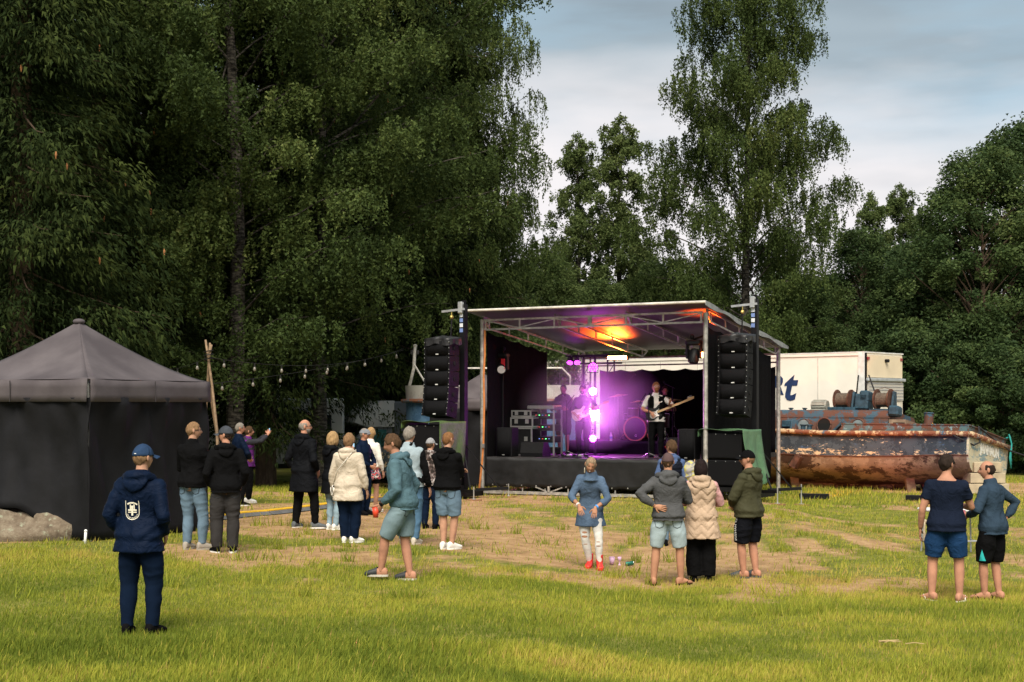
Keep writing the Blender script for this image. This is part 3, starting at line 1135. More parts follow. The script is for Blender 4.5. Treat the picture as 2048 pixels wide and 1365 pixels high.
    def leg_tube(mb, l, infl, z_end=None, slim=1.0, flare=0.0):
        hp, kn, an = l[0], l[1], l[2]
        r = (.052, .0475, .0315, .0325, .021)
        pts = [hp, hp.lerp(kn, .45), kn, kn.lerp(an, .35), an]
        rad = [q * H * (.45 + .55 * wide) + infl * ((.25, 1.0)[j] if j < 2 else slim) for j, q in enumerate(r)]
        rad[4] += flare
        rad[3] += flare * .5
        if z_end is not None:
            P2, R2 = [pts[0]], [rad[0]]
            for j in range(1, 5):
                if pts[j].z > z_end:
                    P2.append(pts[j]); R2.append(rad[j])
                else:
                    t = (pts[j - 1].z - z_end) / max(1e-6, pts[j - 1].z - pts[j].z)
                    P2.append(pts[j - 1].lerp(pts[j], t)); R2.append(rad[j - 1] + (rad[j] - rad[j - 1]) * t)
                    break
            pts, rad = P2, R2
        mb.tube(pts, rad, 16)
    # ---- body
    bare = shoes and shoes.get('type') in ('flip', 'bare', 'clog')
    nb = MB()
    torso(nb, 0)
    nk0 = B((0, -.004 * H, .825 * H - sit))
    hc = B((0, .012 * H, .925 * H - sit))
    nb.tube([nk0, nk0.lerp(hc, .5), hc + V3((0, 0, -.02 * H))], [.036 * H, .032 * H, .033 * H], 12)
    for a in arms:
        arm_tube(nb, a, 0)
    for l in legs:
        leg_tube(nb, l, 0)
        nb.ball(l[2], .026 * H, 10, 8)
    me = remeshed(nb, .0205, 2)
    ex = MB()
    hm = Matrix.Translation(hc) @ (Matrix.Rotation(R(headyaw), 4, 'Z') @ Matrix.Rotation(R(-headpitch) - lr * .6, 4, 'X') @ Matrix.Rotation(R(headroll), 4, 'Y'))
    NT, NP = 32, 24
    rings = [[hm @ head_pt(2 * math.pi * j / NT - math.pi, -1.50 + 3.0 * i / NP, k) for j in range(NT)] for i in range(NP + 1)]
    ex.loft(rings)
    for s in (-1, 1):
        e = Matrix.Translation((s * .0775 * k, -.006 * k, .002 * k)) @ Matrix.Rotation(R(18 * s), 4, 'Z')
        ex.ball((0, 0, 0), (.010 * k, .020 * k, .033 * k), 8, 6, hm @ e)
    for a in arms:
        hand_geo(ex, a[2], a[3], a[4], a[5] if True else 1, k, a[6])
    feet_i = []
    for l in legs:
        z0 = l[4]
        if bare:
            f_, s_, b_ = foot_geo(ex, l[2], l[3], k, z0 + .012)
            for q in range(5):
                o = (q - 2) * .0165
                ex.ball(b_ + f_ * (.178 - .010 * abs(q - 1) - .006 * q) * k + s_ * o * k * (1 if l[0].x < l[1].x + 9 else 1) + V3((0, 0, .012 * k)), (.0105 * k, .0105 * k, .010 * k), 7, 5)
    bm = bmesh.new()
    bm.from_mesh(me)
    m2 = ex.mesh('x')
    bm.from_mesh(m2)
    bm.to_mesh(me)
    bm.free()
    bpy.data.meshes.remove(m2)
    body = link('body', me, skin(skin_k), root, True)
    # face details
    if faceon:
        for s in (-1, 1):
            fd = MB()
            p = head_pt(.38 * s, math.asin(.010 / .118), k)
            fd.ball((p.x, p.y + .0005, .010 * k), (.0125 * k, .006 * k, .0062 * k), 8, 6, hm)
            fd.build('eye', M('eye_dark', (.035, .025, .02), .3), body, True)
            fb = MB()
            pts = [head_pt((.22 + .12 * q) * s, math.asin((.031 + .004 * math.sin(q * 1.5)) / .118), k) + V3((0, .002, 0)) for q in range(4)]
            fb.tube([hm @ q for q in pts], [.003 * k, .0045 * k, .004 * k, .002 * k], 5)
            fb.build('eyebrow', hair['m'] if hair else M('brow', (.08, .05, .03), .8), body, True)
        ml = MB()
        pts = [head_pt(q * .085, math.asin((-.064 + (.006 * abs(q) / 3 if smile else 0)) / .118), k) + V3((0, .0015, 0)) for q in range(-3, 4)]
        ml.tube([hm @ q for q in pts], [.002 * k, .0042 * k, .005 * k, .005 * k, .005 * k, .0042 * k, .002 * k], 5)
        ml.build('mouth', M('teeth', (.7, .66, .6), .4) if smile else M('lips', (.34, .12, .10), .5), body, True)
    # ---- hair
    def hair_mesh(kind, thick):
        mb = MB()
        NT, NP = 40, 28
        rings = []
        for i in range(NP + 1):
            ring = []
            for j in range(NT):
                th = 2 * math.pi * j / NT - math.pi
                ph = -1.50 + 3.0 * i / NP
                z = .118 * math.sin(ph)
                a = abs(th)
                if kind == 'bob' or kind == 'long':
                    lo = .068 if a < .45 else (.068 - (a - .45) * .32 if a < 1.0 else -.108)
                elif kind == 'fem':
                    lo = .066 if a < .45 else (.066 - (a - .45) * .2 if a < 1.0 else (-.03 if a < 1.6 else -.085))
                elif kind == 'ring':
                    lo = .5 if a < 1.15 else (.0 if a < 1.7 else -.055)
                else:
                    lo = .062 if a < .5 else (.062 - (a - .5) * .13 if a < 1.05 else (.005 if a < 1.45 else (-.012 - (a - 1.45) * .05)))
                f = max(0.0, min(1.0, (z - lo) / .012 + .5))
                if kind == 'ring':
                    f *= max(0.0, min(1.0, (.085 - z) / .03))
                if kind == 'beard':
                    f = 1.0 if (z < -.035 and a < 1.3) else 0.0
                    if -.072 < z < -.052 and a < .25:
                        f = 0.0
                th_ = thick * f - .012 * (1 - f)
                if kind in ('bob', 'long') and f > 0 and a > .8:
                    th_ += .020 * max(0, -z / .118 + .25) 
                q = head_pt(th, ph, 1.0, .005)
                d = q.normalized()
                w_ = mnoise.noise(V3((q.x * 45, q.y * 45, q.z * 18 + px))) * .009 * f + mnoise.noise(V3((q.x * 110, q.y * 110, q.z * 40 + px))) * .006 * f
                q = q + d * (th_ + w_ - .003)
                if kind in ('bob', 'long') and f > 0 and z < 0 and a > .9:
                    q.x *= 1 + .30 * (-z / .118)
                    if a > 1.5:
                        q.y -= .05 * (-z / .118)
                ring.append(hm @ (q * k))
            rings.append(ring)
        mb.loft(rings)
        return mb
    if hair and hair.get('type') != 'none':
        hair_mesh(hair['type'], min(hair.get('thick', .010), .003) if hat else hair.get('thick', .010)).build('hair', hair['m'], root, True)
    if beard:
        hair_mesh('beard', .006).build('beard', beard, root, True)
    if hat:
        hb = MB()
        typ = hat['type']
        rings = []
        for i in range(11):
            lo_ = .22 if typ != 'scarf' else .12
            ph = lo_ + (1.50 - lo_) * i / 10
            ring = []
            for j in range(28):
                th = 2 * math.pi * j / 28 - math.pi
                q = head_pt(th, ph, 1.0, {'cap': .0165, 'flat': .015, 'scarf': .013}[typ])
                if typ == 'flat':
                    q.z *= .86
                    q.y += .018 * (1 if math.cos(th) > 0 else 0)
                ring.append(hm @ (q * k))
            rings.append(ring)
        lowr = [hm @ ((hm.inverted() @ q) * .97 + V3((0, 0, -.006 * k))) for q in rings[0]]
        hb.loft([lowr] + rings)
        cap = hb.build(hat.get('name', 'cap'), hat['m'], root, True)
        if typ in ('cap', 'flat'):
            def br(u, v):
                a = (u - .5) * 2
                rr = .100 + v * (.072 if typ == 'cap' else .035) * (1 - .55 * a * a)
                an = a * .95
                return hm @ (V3((math.sin(an) * rr * .86, math.cos(an) * rr * 1.02 + .004, .030 - .018 * v - .022 * a * a)) * k)
            bb = MB()
            bb.slab(br, 12, 4, hm.to_3x3() @ V3((0, 0, .004)))
            bb.build('brim', hat['m'], cap, True)
            if typ == 'cap':
                bb = MB()
                bb.ball((0, 0, .129 * k), .006 * k, 6, 4, hm)
                bb.build('button', hat['m'], cap, True)
        if hat.get('logo'):
            q = head_pt(hat['logo'], .34, k, .0135)
            lm = MB()
            lm.ball(tuple(q), (.012 * k, .012 * k, .005 * k), 8, 5, hm)
            lm.build('badge', M('badge_white', (.7, .7, .68), .5), cap)
    if glasses:
        gb = MB()
        for s in (-1, 1):
            c = V3((s * .033 * k, .100 * k, .008 * k))
            ringp = [c + V3((.026 * k * math.cos(t * .5236), -.006 * k * abs(math.cos(t * .5236)), .018 * k * math.sin(t * .5236))) for t in range(13)]
            gb.tube([hm @ q for q in ringp], .0024 * k, 5)
            gb.tube([hm @ (c + V3((s * .026 * k, -.004, .004))), hm @ V3((s * .080 * k, .02 * k, .010 * k)), hm @ V3((s * .082 * k, -.015 * k, .006 * k))], .0024 * k, 5)
        gb.tube([hm @ V3((-.008 * k, .104 * k, .010 * k)), hm @ V3((.008 * k, .104 * k, .010 * k))], .002 * k, 5)
        gb.build('glasses', glasses, root, True)
    # ---- trousers / shorts
    if bottom:
        tb = MB()
        infl = bottom.get('infl', .014)
        torso(tb, min(infl * .5, .008), .465, .57)
        for l in legs:
            ze = bottom.get('end')
            leg_tube(tb, l, infl, None if ze is None else ze * H, bottom.get('slim', 1.0), bottom.get('flare', 0.0))
        bme = remeshed(tb, voxel, 3)
        fold(bme, bottom.get('amp', .010), (6, 6, 11), px * .37)
        if bottom.get('fn'):
            displace(bme, bottom['fn'])
        bo = link(bottom.get('name', 'trousers'), bme, bottom['m'], root, True)
        if bottom['m'].name.startswith('denim') and 'WJ' not in bottom['m'].name:
            for s in (-1, 1):
                def pk(u, v):
                    w_ = .062 * (1 - .25 * (1 - v) ** 3)
                    return (s * .068 * H * .97 + (u - .5) * 2 * w_ + hipshift, 0, (.445 + .075 * v) * H - sit - .018 * (1 - abs(u - .5) * 2) * (1 - v))
                pm = MB(); pm.sheet(pk, 8, 8)
                pme = pm.mesh('pocket'); project(pme, bo, (0, 1, 0), .004)
                link('back_pocket', pme, bottom['m'], bo, True)
                st = MB()
                loop = [pk(0, 1), pk(0, .5), pk(0, 0), pk(.5, 0), pk(1, 0), pk(1, .5), pk(1, 1)]
                for q0, q1 in zip(loop[:-1], loop[1:]):
                    for e in range(4):
                        a0, a1 = V3(q0).lerp(V3(q1), e / 4), V3(q0).lerp(V3(q1), (e + 1) / 4)
                        n_ = V3((-(a1 - a0).z, 0, (a1 - a0).x)).normalized() * .0028
                        st.add([a0 - n_, a1 - n_, a1 + n_, a0 + n_], [(0, 1, 2, 3)])
                sme = st.mesh('stitch'); project(sme, bo, (0, 1, 0), .007)
                link('stitching', sme, M('stitch_dark', (.02, .025, .03), .9), bo)
    # ---- shoes
    if shoes:
        ty = shoes.get('type', 'shoe')
        for i, l in enumerate(legs):
            sb = MB()
            lf = l[4]
            if ty in ('shoe', 'boot'):
                foot_geo(sb, l[2], l[3], k, lf + .012, .007)
                if ty == 'boot':
                    sb.tube([V3((l[2].x, l[2].y, lf + .05)), V3((l[2].x, l[2].y, lf + .115 * H)) + (l[1] - l[2]) * .05], [.047 * k, .056 * k], 14)
                so = remeshed(sb, .009, 2)
                so = link('shoe' if ty == 'shoe' else 'boot', so, shoes['m'], root, True)
            elif ty == 'clog':
                f_, s_, b_ = foot_geo(sb, l[2] + V3((-math.sin(l[3]), math.cos(l[3]), 0)) * .012, l[3], k, lf + .010, .012)
                so = sb.build('clog', shoes['m'], root, True)
                bmx = bmesh.new(); bmx.from_mesh(so.data)
                fdir = V3((-math.sin(l[3]), math.cos(l[3]), 0))
                dele = [v for v in bmx.verts if (v.co - l[2]).dot(fdir) < .035 * k and v.co.z > lf + .035]
                bmesh.ops.delete(bmx, geom=dele, context='VERTS'); bmx.to_mesh(so.data); bmx.free()
            else:
                so = None
            sl = MB()
            f = V3((-math.sin(l[3]), math.cos(l[3]), 0)); s_ = V3((f.y, -f.x, 0))
            out = []
            for q in range(20):
                a = q / 20 * 2 * math.pi
                t = math.sin(a)
                hwid = (.040 if t < 0 else .050) + (.008 if ty != 'flip' else .002)
                out.append((math.cos(a) * hwid, .052 + t * .138))
            rr = []
            for z in (.0, .014 if ty == 'flip' else .024):
                rr.append([V3((l[2].x, l[2].y, lf + z * (1 if ty != 'flip' else 1))) + s_ * u * k + f * v * k for u, v in out])
            sl.loft(rr)
            sl.build('sole', shoes.get('sole', shoes['m']), so or root)
            if ty == 'flip':
                st = MB()
                for q in (-1, 1):
                    st.tube([V3((l[2].x, l[2].y, lf)) + f * v * k + s_ * u * q * k + V3((0, 0, z)) for v, u, z in ((.15, .004, .035), (.10, .03, .066), (.06, .046, .03), (.05, .048, .012))], .007 * k, 6)
                st.build('strap', shoes['m'], root, True)
    # ---- top garments (list)
    tops = top if isinstance(top, (list, tuple)) else ([top] if top else [])
    for ti, tp in enumerate(tops):
        gb = MB()
        infl = tp.get('infl', .018)
        hem = tp.get('hem', .50)
        lo = .465 if hem < .465 else (.495 if hem < .51 else .530)
        sk = tp.get('skirt')
        if sk:
            lo = .465
        torso(gb, infl, lo, .62 if sk else .818, tp.get('flare', .004), hem if hem < lo else None, tp.get('low', .013))
        sl = tp.get('sleeve', 1.0)
        if sk:
            pass
        elif sl > 0:
            for a in arms:
                arm_tube(gb, a, infl * tp.get('slv', .75), sl if sl < .99 else .97)
        else:
            for a in arms:
                gb.ball(a[0] - V3((a[5] * .012 * H, 0, 0)), .031 * H * wide + infl * .5, 10, 8)
        nb0 = B((0, -.004 * H, .838 * H - sit))
        if tp.get('collar', True) and not sk:
            gb.tube([nb0 + V3((0, -.004 * H, -.055 * H)), nb0 + V3((0, -.002 * H, -.015 * H)), nb0 + (hc - nb0).normalized() * .026 * H], [.070 * H, .056 * H, .045 * H], 14)
        if tp.get('turtle'):
            gb.tube([nb0 + V3((0, .004, -.06 * H)), nb0 + V3((0, .004, -.02 * H)), nb0.lerp(hc, .30)], [.066 * H, .054 * H, .042 * H], 14)
        gme = remeshed(gb, tp.get('voxel', voxel), tp.get('sm', 3))
        fold(gme, tp.get('amp', .011), tp.get('ff', (5.5, 5.5, 9)), px * .11 + ti * 5)
        if tp.get('fn'):
            fn = tp['fn']
            displace(gme, lambda c: fn(c, H))
        if not sk:
            nv = len(gme.vertices)
            co = np.empty(nv * 3, np.float32); no = np.empty(nv * 3, np.float32)
            gme.vertices.foreach_get('co', co); gme.vertices.foreach_get('normal', no)
            co, no = co.reshape(-1, 3), no.reshape(-1, 3)
            if tp.get('name') in ('hoodie', 'sweater', 'pullover') and hem > .45:
                zb = min(hem, lo) * H - sit
                co -= no * (.013 * ((co[:, 2] < zb + .05) & (np.abs(co[:, 0]) < .26)))[:, None]
            if sl > .6:
                for a in arms:
                    e_ = np.array(a[1].lerp(a[2], min(1, (sl - .52) / .48) if sl < .99 else .94))
                    dd = np.linalg.norm(co - e_, axis=1)
                    co -= no * (.006 * (dd < .062))[:, None]
            gme.vertices.foreach_set('co', co.ravel()); gme.update()
        go = link(tp.get('name', 'jacket'), gme, tp['m'], root, True)
        if tp.get('hood'):
            hb = MB()
            hp = tp.get('hoodsize', 1.0)
            ringp = []
            for q in range(17):
                a = 2 * math.pi * q / 16
                ringp.append(B((math.sin(a) * .062 * H * (1 + .2 * (math.cos(a) < 0)), -.006 * H - math.cos(a) * .046 * H - .016 * H, (.838 - .018 * (1 - math.cos(a)) * .6) * H - sit)))
            hb.tube(ringp, [.022 * H * hp * (.75 + .45 * (math.cos(2 * math.pi * q / 16) + 1) / 2) for q in range(17)], 10)
            hb.loft([ellring(B((0, (y_) * H, z_ * H - sit)), V3((1, 0, 0)), V3((0, .8, .6)), a_ * H * hp, b_ * H * hp, 16) for z_, y_, a_, b_ in ((.836, -.060, .050, .020), (.812, -.076, .064, .024), (.785, -.080, .054, .020), (.757, -.078, .026, .012))])
            hme = remeshed(hb, .0135, 3)
            fold(hme, .010, (9, 9, 14), px * .2)
            link('hood', hme, tp['m'], go, True)
        if tp.get('hemband'):
            pass
        if tp.get('decal'):
            tp['decal'](go, H)
    root['_h'] = H
    info = dict(root=root, H=H, arms=arms, hm=hm, hc=hc, legs=legs, B=B, base=base, face=face)
    del root['_h']
    return info
def toworld(info, p):
    return Vector(info['base']) + Matrix.Rotation(R(info['face']), 3, 'Z') @ Vector(p)
def project(me, target, direction, off=.003, T=None):
    """wrap a flat mesh onto the target object's surface along a local direction"""
    bm = bmesh.new()
    bm.from_mesh(target.data)
    bv = BVHTree.FromBMesh(bm)
    bm.free()
    d = Vector(direction).normalized()
    for v in me.vertices:
        p = v.co - d * 1.0
        h = bv.ray_cast(p, d, 2.0)
        if h[0] is not None:
            v.co = h[0] - d * off
    me.update()
# ------------------------------------------------------------------ the audience
def denim(name, c):
    if name in MATS:
        return MATS[name]
    g = NG(name, .95, .04)
    n = g.noise(5, 6, .6)
    f = g.noise(300, 2, .5, sc=(1, 1, .4))
    a = g.ramp(n, [(.3, tuple(q * .72 for q in c)), (.6, c), (.8, tuple(min(1, q * 1.35) for q in c))])
    g.color(g.mix(.25, a, g.ramp(f, [(.35, tuple(q * .6 for q in c)), (.65, tuple(min(1, q * 1.3) for q in c))])))
    g.bump(f, .25, .004)
    return g.m
BLK = fabric('black_cotton', (.0045, .0045, .005))
BLK2 = fabric('black_coat', (.005, .0055, .007), .7)
NAVY = fabric('navy_softshell', (.0035, .0085, .024), .6)
JEAN_D = denim('denim_dark', (.005, .011, .027))
JEAN_L = denim('denim_light', (.125, .19, .255))
JEAN_M = denim('denim_mid', (.075, .15, .24))
JEAN_S = denim('denim_pale', (.24, .34, .40))
GREYJ = denim('denim_grey', (.034, .032, .032))
WHT = M('white_rubber', (.68, .66, .62), .6)
GREYSHOE = fabric('grey_canvas', (.10, .11, .12))
BROWN_H = hairm('hair_brown', (.075, .042, .022))
DARK_H = hairm('hair_dark', (.025, .016, .012))
GREY_H = hairm('hair_grey', (.23, .205, .175))
BLOND_H = hairm('hair_blond', (.36, .23, .11))
SAND_H = hairm('hair_sandy', (.23, .135, .07))
FRAME = M('glasses_frame', (.02, .02, .022), .3)
INF = {}
EMB = M('emblem_print', (.66, .62, .50), .8)
def emblem(go, H):
    """white outlined shield with a motorcycle seen from the front, printed on the jacket back"""
    mb = MB()
    cx, cz, w_, h_ = -.012, .660 * H, .066, .18
    def poly(pts, wd):
        for a, b in zip(pts[:-1], pts[1:]):
            a, b = Vector((a[0], 0, a[1])), Vector((b[0], 0, b[1]))
            n = max(1, int((b - a).length / .012))
            d = (b - a).normalized()
            q = Vector((-d.z, 0, d.x)) * wd / 2
            for i in range(n):
                u, v = a.lerp(b, i / n), a.lerp(b, (i + 1) / n)
                mb.add([u - q, v - q, v + q, u + q], [(0, 1, 2, 3)])
    out = [(cx - w_, cz + .085), (cx - w_, cz - .03)] + [(cx + w_ * math.cos(t), cz - .03 + w_ * .95 * math.sin(t)) for t in [math.pi + math.pi * i / 12 for i in range(1, 12)]] + [(cx + w_, cz - .03), (cx + w_, cz + .085)]
    poly(out, .006)
    poly([(cx - .048, cz + .052), (cx - .02, cz + .064), (cx + .02, cz + .064), (cx + .05, cz + .048)], .014)      # handlebar
    poly([(cx - .018, cz + .05), (cx - .018, cz - .01)], .011)
    poly([(cx + .018, cz + .05), (cx + .018, cz - .01)], .011)
    poly([(cx, cz + .035), (cx, cz - .055)], .017)                                                                    # wheel
    poly([(cx - .042, cz - .004), (cx + .042, cz - .004)], .014)
    poly([(cx - .042, cz - .024), (cx + .042, cz - .024)], .010)
    poly([(cx - .010, cz + .03), (cx + .010, cz + .03)], .016)
    me = mb.mesh('emblem')
    bm = bmesh.new(); bm.from_mesh(me)
    for i, ch in enumerate('STALCAR TOURING MC'):
        if ch == ' ':
            continue
        a = math.pi * 1.08 + math.pi * .84 * i / 17
        t = text_mesh(ch, .017, 0)
        c, s_ = math.cos(a + math.pi / 2), math.sin(a + math.pi / 2)
        px_, pz_ = cx + .051 * math.cos(a), cz - .03 + .050 * math.sin(a)
        for v in t.vertices:
            x, y = v.co.x, v.co.y
            v.co = (px_ + x * c - y * s_, 0, pz_ + x * s_ + y * c)
        bm.from_mesh(t)
        bpy.data.meshes.remove(t)
    bm.to_mesh(me); bm.free()
    project(me, go, (0, 1, 0), .004)
    link('emblem', me, EMB, go)
sh = lambda m, sole=None, type='shoe': dict(m=m, sole=sole or m, type=type)

INF['navy'] = person('man in navy hooded jacket with white back emblem and blue cap, nearest the camera', 280, 1270, 888, -12, wide=1.09, headyaw=-22,
    feet=((-.125, -.02, .25), (.115, .02, -.2)), hands={'both': 'pocket'}, sway=1.5, voxel=.014,
    top=dict(m=NAVY, name='jacket', hem=.435, flare=.012, infl=.030, hood=True, hoodsize=1.15, decal=emblem, amp=.013), bottom=dict(m=JEAN_D, infl=.020, slim=1.1, amp=.012),
    shoes=sh(BLK), hair=dict(type='short', m=SAND_H), hat=dict(type='cap', m=fabric('cap_blue', (.020, .040, .085)), logo=3.0))
person('man in black overshirt and pale blue jeans wearing glasses, beside the tent corner', 385, 1100, 843, -28, faceon=True, wide=1.06, headyaw=-42, feet=((-.10, 0, .2), (.13, .06, -.5)),
    hands={'both': 'front'}, top=dict(m=BLK, name='shirt', hem=.485, infl=.024), bottom=dict(m=JEAN_L, infl=.016, slim=.9, amp=.011), shoes=sh(M('suede_grey', (.30, .27, .23), .9)),
    hair=dict(type='short', m=SAND_H, thick=.008), glasses=FRAME)
person('man in black hoodie, grey jeans and dark cap looking left', 452, 1106, 852, 12, faceon=True, wide=1.06, headyaw=62, feet=((-.13, 0, .35), (.09, -.02, -.1)),
    hands={'both': 'pocket'}, top=dict(m=BLK, name='hoodie', hem=.47, infl=.028, hood=True), bottom=dict(m=GREYJ, infl=.026, slim=1.3, amp=.014), shoes=sh(BLK, WHT),
    hair=dict(type='short', m=DARK_H, thick=.012), hat=dict(type='cap', m=fabric('cap_charcoal', (.045, .05, .06)), logo=.3), skin_k='ruddy')
person('grey haired man with glasses half hidden behind the man in dark cap', 478, 1012, 845, -55, headyaw=-20, hands={'both': 'front'}, voxel=.016,
    top=dict(m=NAVY, hem=.47, infl=.024), bottom=dict(m=BLK, infl=.018), shoes=sh(BLK, WHT), hair=dict(type='short', m=GREY_H, thick=.006), glasses=FRAME, skin_k='ruddy')
INF['wphone'] = person('woman in dark jacket with purple trim raising a phone with both hands', 496, 1006, 852, -72, faceon=True, headyaw=-8, voxel=.015,
    hands={'L': {'p': (-.05, .25, .885), 'pole': (-1, 0, -.6), 'dir': (0.3, .4, 1), 'palm': (1, .2, 0), 'curl': .8}, 'R': {'p': (.05, .25, .885), 'pole': (1, 0, -.6), 'dir': (-.3, .4, 1), 'palm': (-1, .2, 0), 'curl': .8}},
    top=[dict(m=fabric('jacket_graphite', (.03, .03, .036)), hem=.48, infl=.02), dict(m=fabric('vest_purple', (.10, .02, .14)), name='vest', hem=.47, sleeve=0, infl=.026)], bottom=dict(m=BLK, infl=.012), shoes=sh(WHT), hair=dict(type='fem', m=BROWN_H), skin_k='ruddy')
person('tall bald man with grey beard and glasses in long black coat', 608, 1057, 838, -30, faceon=True, wide=1.06, headyaw=-48, feet=((-.17, -.02, .1), (.20, .05, -.75)),
    hands={'both': 'pocket'}, top=dict(m=BLK2, name='coat', hem=.335, flare=.024, infl=.030, hood=True, amp=.014), bottom=dict(m=BLK, infl=.018), shoes=sh(GREYSHOE, WHT),
    hair=dict(type='ring', m=GREY_H, thick=.003), beard=GREY_H, glasses=FRAME, skin_k='ruddy')
INF['bob'] = person('woman with blond bob in black coat filming with a phone', 664, 1060, 863, -38, headyaw=-10, wide=.96, feet=((-.06, 0, .1), (.07, .02, -.2)),
    hands={'L': {'p': (.0, .22, .80), 'pole': (-1, 0, -.8), 'dir': (.2, .4, .9), 'palm': (1, 0, .2), 'curl': .8}, 'R': {'p': (.09, .20, .79), 'pole': (1, -.3, -.8), 'dir': (-.2, .4, .9), 'palm': (-1, 0, .2), 'curl': .8}},
    top=dict(m=BLK2, name='coat', hem=.37, flare=.016, infl=.020, hood=True), bottom=dict(m=JEAN_S, infl=.010, slim=.8), shoes=sh(WHT), hair=dict(type='bob', m=BLOND_H, thick=.018))
INF['beige'] = person('woman in long cream hooded jacket with white bag strap and navy trousers', 697, 1086, 866, -18, wide=1.12, feet=((-.06, 0, .1), (.08, .03, -.6)), headyaw=-5,
    hands={'L': 'side', 'R': 'side'}, top=dict(m=fabric('cream_linen', (.50, .43, .34), bump=.5, bs=90), name='jacket', hem=.385, flare=.016, infl=.026, hood=True, amp=.014),
    bottom=dict(m=JEAN_D, infl=.022, slim=1.3), shoes=sh(WHT), hair=dict(type='fem', m=SAND_H, thick=.016))
person('man in grey flat cap and glasses facing the woman in white jacket', 727, 1030, 856, -115, faceon=True, headyaw=20, voxel=.016, hands={'both': 'front'},
    top=dict(m=NAVY, hem=.47), bottom=dict(m=JEAN_D, infl=.016), shoes=sh(BLK), hair=dict(type='short', m=GREY_H), hat=dict(type='flat', m=fabric('cap_grey', (.17, .18, .20))), glasses=FRAME, skin_k='ruddy')
g = NG('floral_print', .9, .1)
vo = g.n('ShaderNodeTexVoronoi'); vo.inputs['Scale'].default_value = 15
nzv = g.n('ShaderNodeTexNoise'); nzv.inputs['Scale'].default_value = 9
g.l(g.tc.outputs['Object'], nzv.inputs['Vector'])
g.l(nzv.outputs['Color'], vo.inputs['Vector'])
sx = g.xyz(vo.outputs['Color'])
g.color(g.ramp(sx[0], [(0, (.60, .06, .06)), (.3, (.02, .02, .03)), (.5, (.70, .66, .62)), (.68, (.03, .22, .30)), (.85, (.55, .05, .10))], 'CONSTANT'))
person('woman in short white jacket and red floral skirt over black leggings', 741, 1024, 855, -25, wide=.98, voxel=.015, hands={'L': 'hold', 'R': 'side'}, feet=((-.08, 0, .1), (.10, .02, -.5)),
    top=[dict(m=fabric('white_jacket', (.66, .64, .58)), hem=.525, infl=.022), dict(m=g.m, name='skirt', skirt=True, hem=.385, flare=.022, infl=.020)],
    bottom=dict(m=BLK, name='leggings', end=.33, infl=.008), shoes=sh(WHT), hair=dict(type='fem', m=BLOND_H, thick=.018))
HOODB = fabric('hoodie_teal', (.070, .125, .150), .95, bs=140)
INF['walker'] = person('man in teal blue hoodie and denim shorts walking left past the others', 807, 1162, 878, 78, faceon=True, H=1.84, wide=1.10, belly=.012, lean=9, headpitch=12, headyaw=10,
    feet=((-.06, .27, .05), (.08, -.06, -.05)), liftL=.055, hands={'L': {'p': (-.125, .115, .525), 'dir': (0, .5, -1), 'palm': (.5, .6, 0), 'curl': .9}, 'R': {'p': (.13, .02, .50)}}, voxel=.014,
    top=dict(m=HOODB, name='hoodie', hem=.475, infl=.026, hood=True, amp=.013), bottom=dict(m=denim('denim_washed', (.18, .25, .28)), name='shorts', end=.295, infl=.034, amp=.013),
    shoes=sh(M('clog_black', (.03, .032, .036), .5), M('clog_sole', (.45, .42, .36), .7), 'clog'), hair=dict(type='short', m=BROWN_H, thick=.012), skin_k='ruddy')
person('grey haired man in pale denim vest over black sleeves', 818, 1089, 853, -15, wide=1.16, headyaw=-15, hands={'both': 'side'},
    top=[dict(m=BLK, name='sweater', hem=.5, infl=.018), dict(m=denim('denim_vest', (.30, .37, .41)), name='vest', hem=.485, sleeve=0, infl=.030)], bottom=dict(m=JEAN_M, infl=.018), shoes=sh(M('shoe_sand', (.45, .40, .33), .8)), hair=dict(type='short', m=GREY_H, thick=.016))
g = NG('camouflage', .9, .1)
cn = g.noise(9, 4, .6)
g.color(g.ramp(cn, [(0, (.03, .024, .022)), (.44, (.10, .075, .07)), (.52, (.32, .29, .28)), (.60, (.05, .04, .038))], 'CONSTANT'))
person('boy in grey brown camouflage jacket and light grey cap', 860, 1058, 876, -20, wide=1.02, headyaw=-12, hands={'both': 'side'}, voxel=.015,
    top=dict(m=g.m, hem=.475, infl=.024, hood=True), bottom=dict(m=JEAN_D, infl=.018), shoes=sh(BLK), hair=dict(type='short', m=BROWN_H), hat=dict(type='cap', m=fabric('cap_light', (.25, .25, .26))))
person('man in black hoodie and denim shorts with arms folded', 895, 1099, 863, -28, wide=1.10, headyaw=-18, hands={'both': 'cross'}, feet=((-.07, 0, .1), (.06, .02, -.4)),
    top=dict(m=BLK, name='hoodie', hem=.50, infl=.026, hood=True), bottom=dict(m=JEAN_L, name='shorts', end=.285, infl=.030), shoes=sh(WHT), hair=dict(type='short', m=hairm('hair_ginger', (.20, .095, .04)), thick=.006))
SWB = fabric('knit_blue', (.075, .115, .18), .95, bs=120, bump=.5)
WJ = denim('denim_white', (.64, .63, .60))
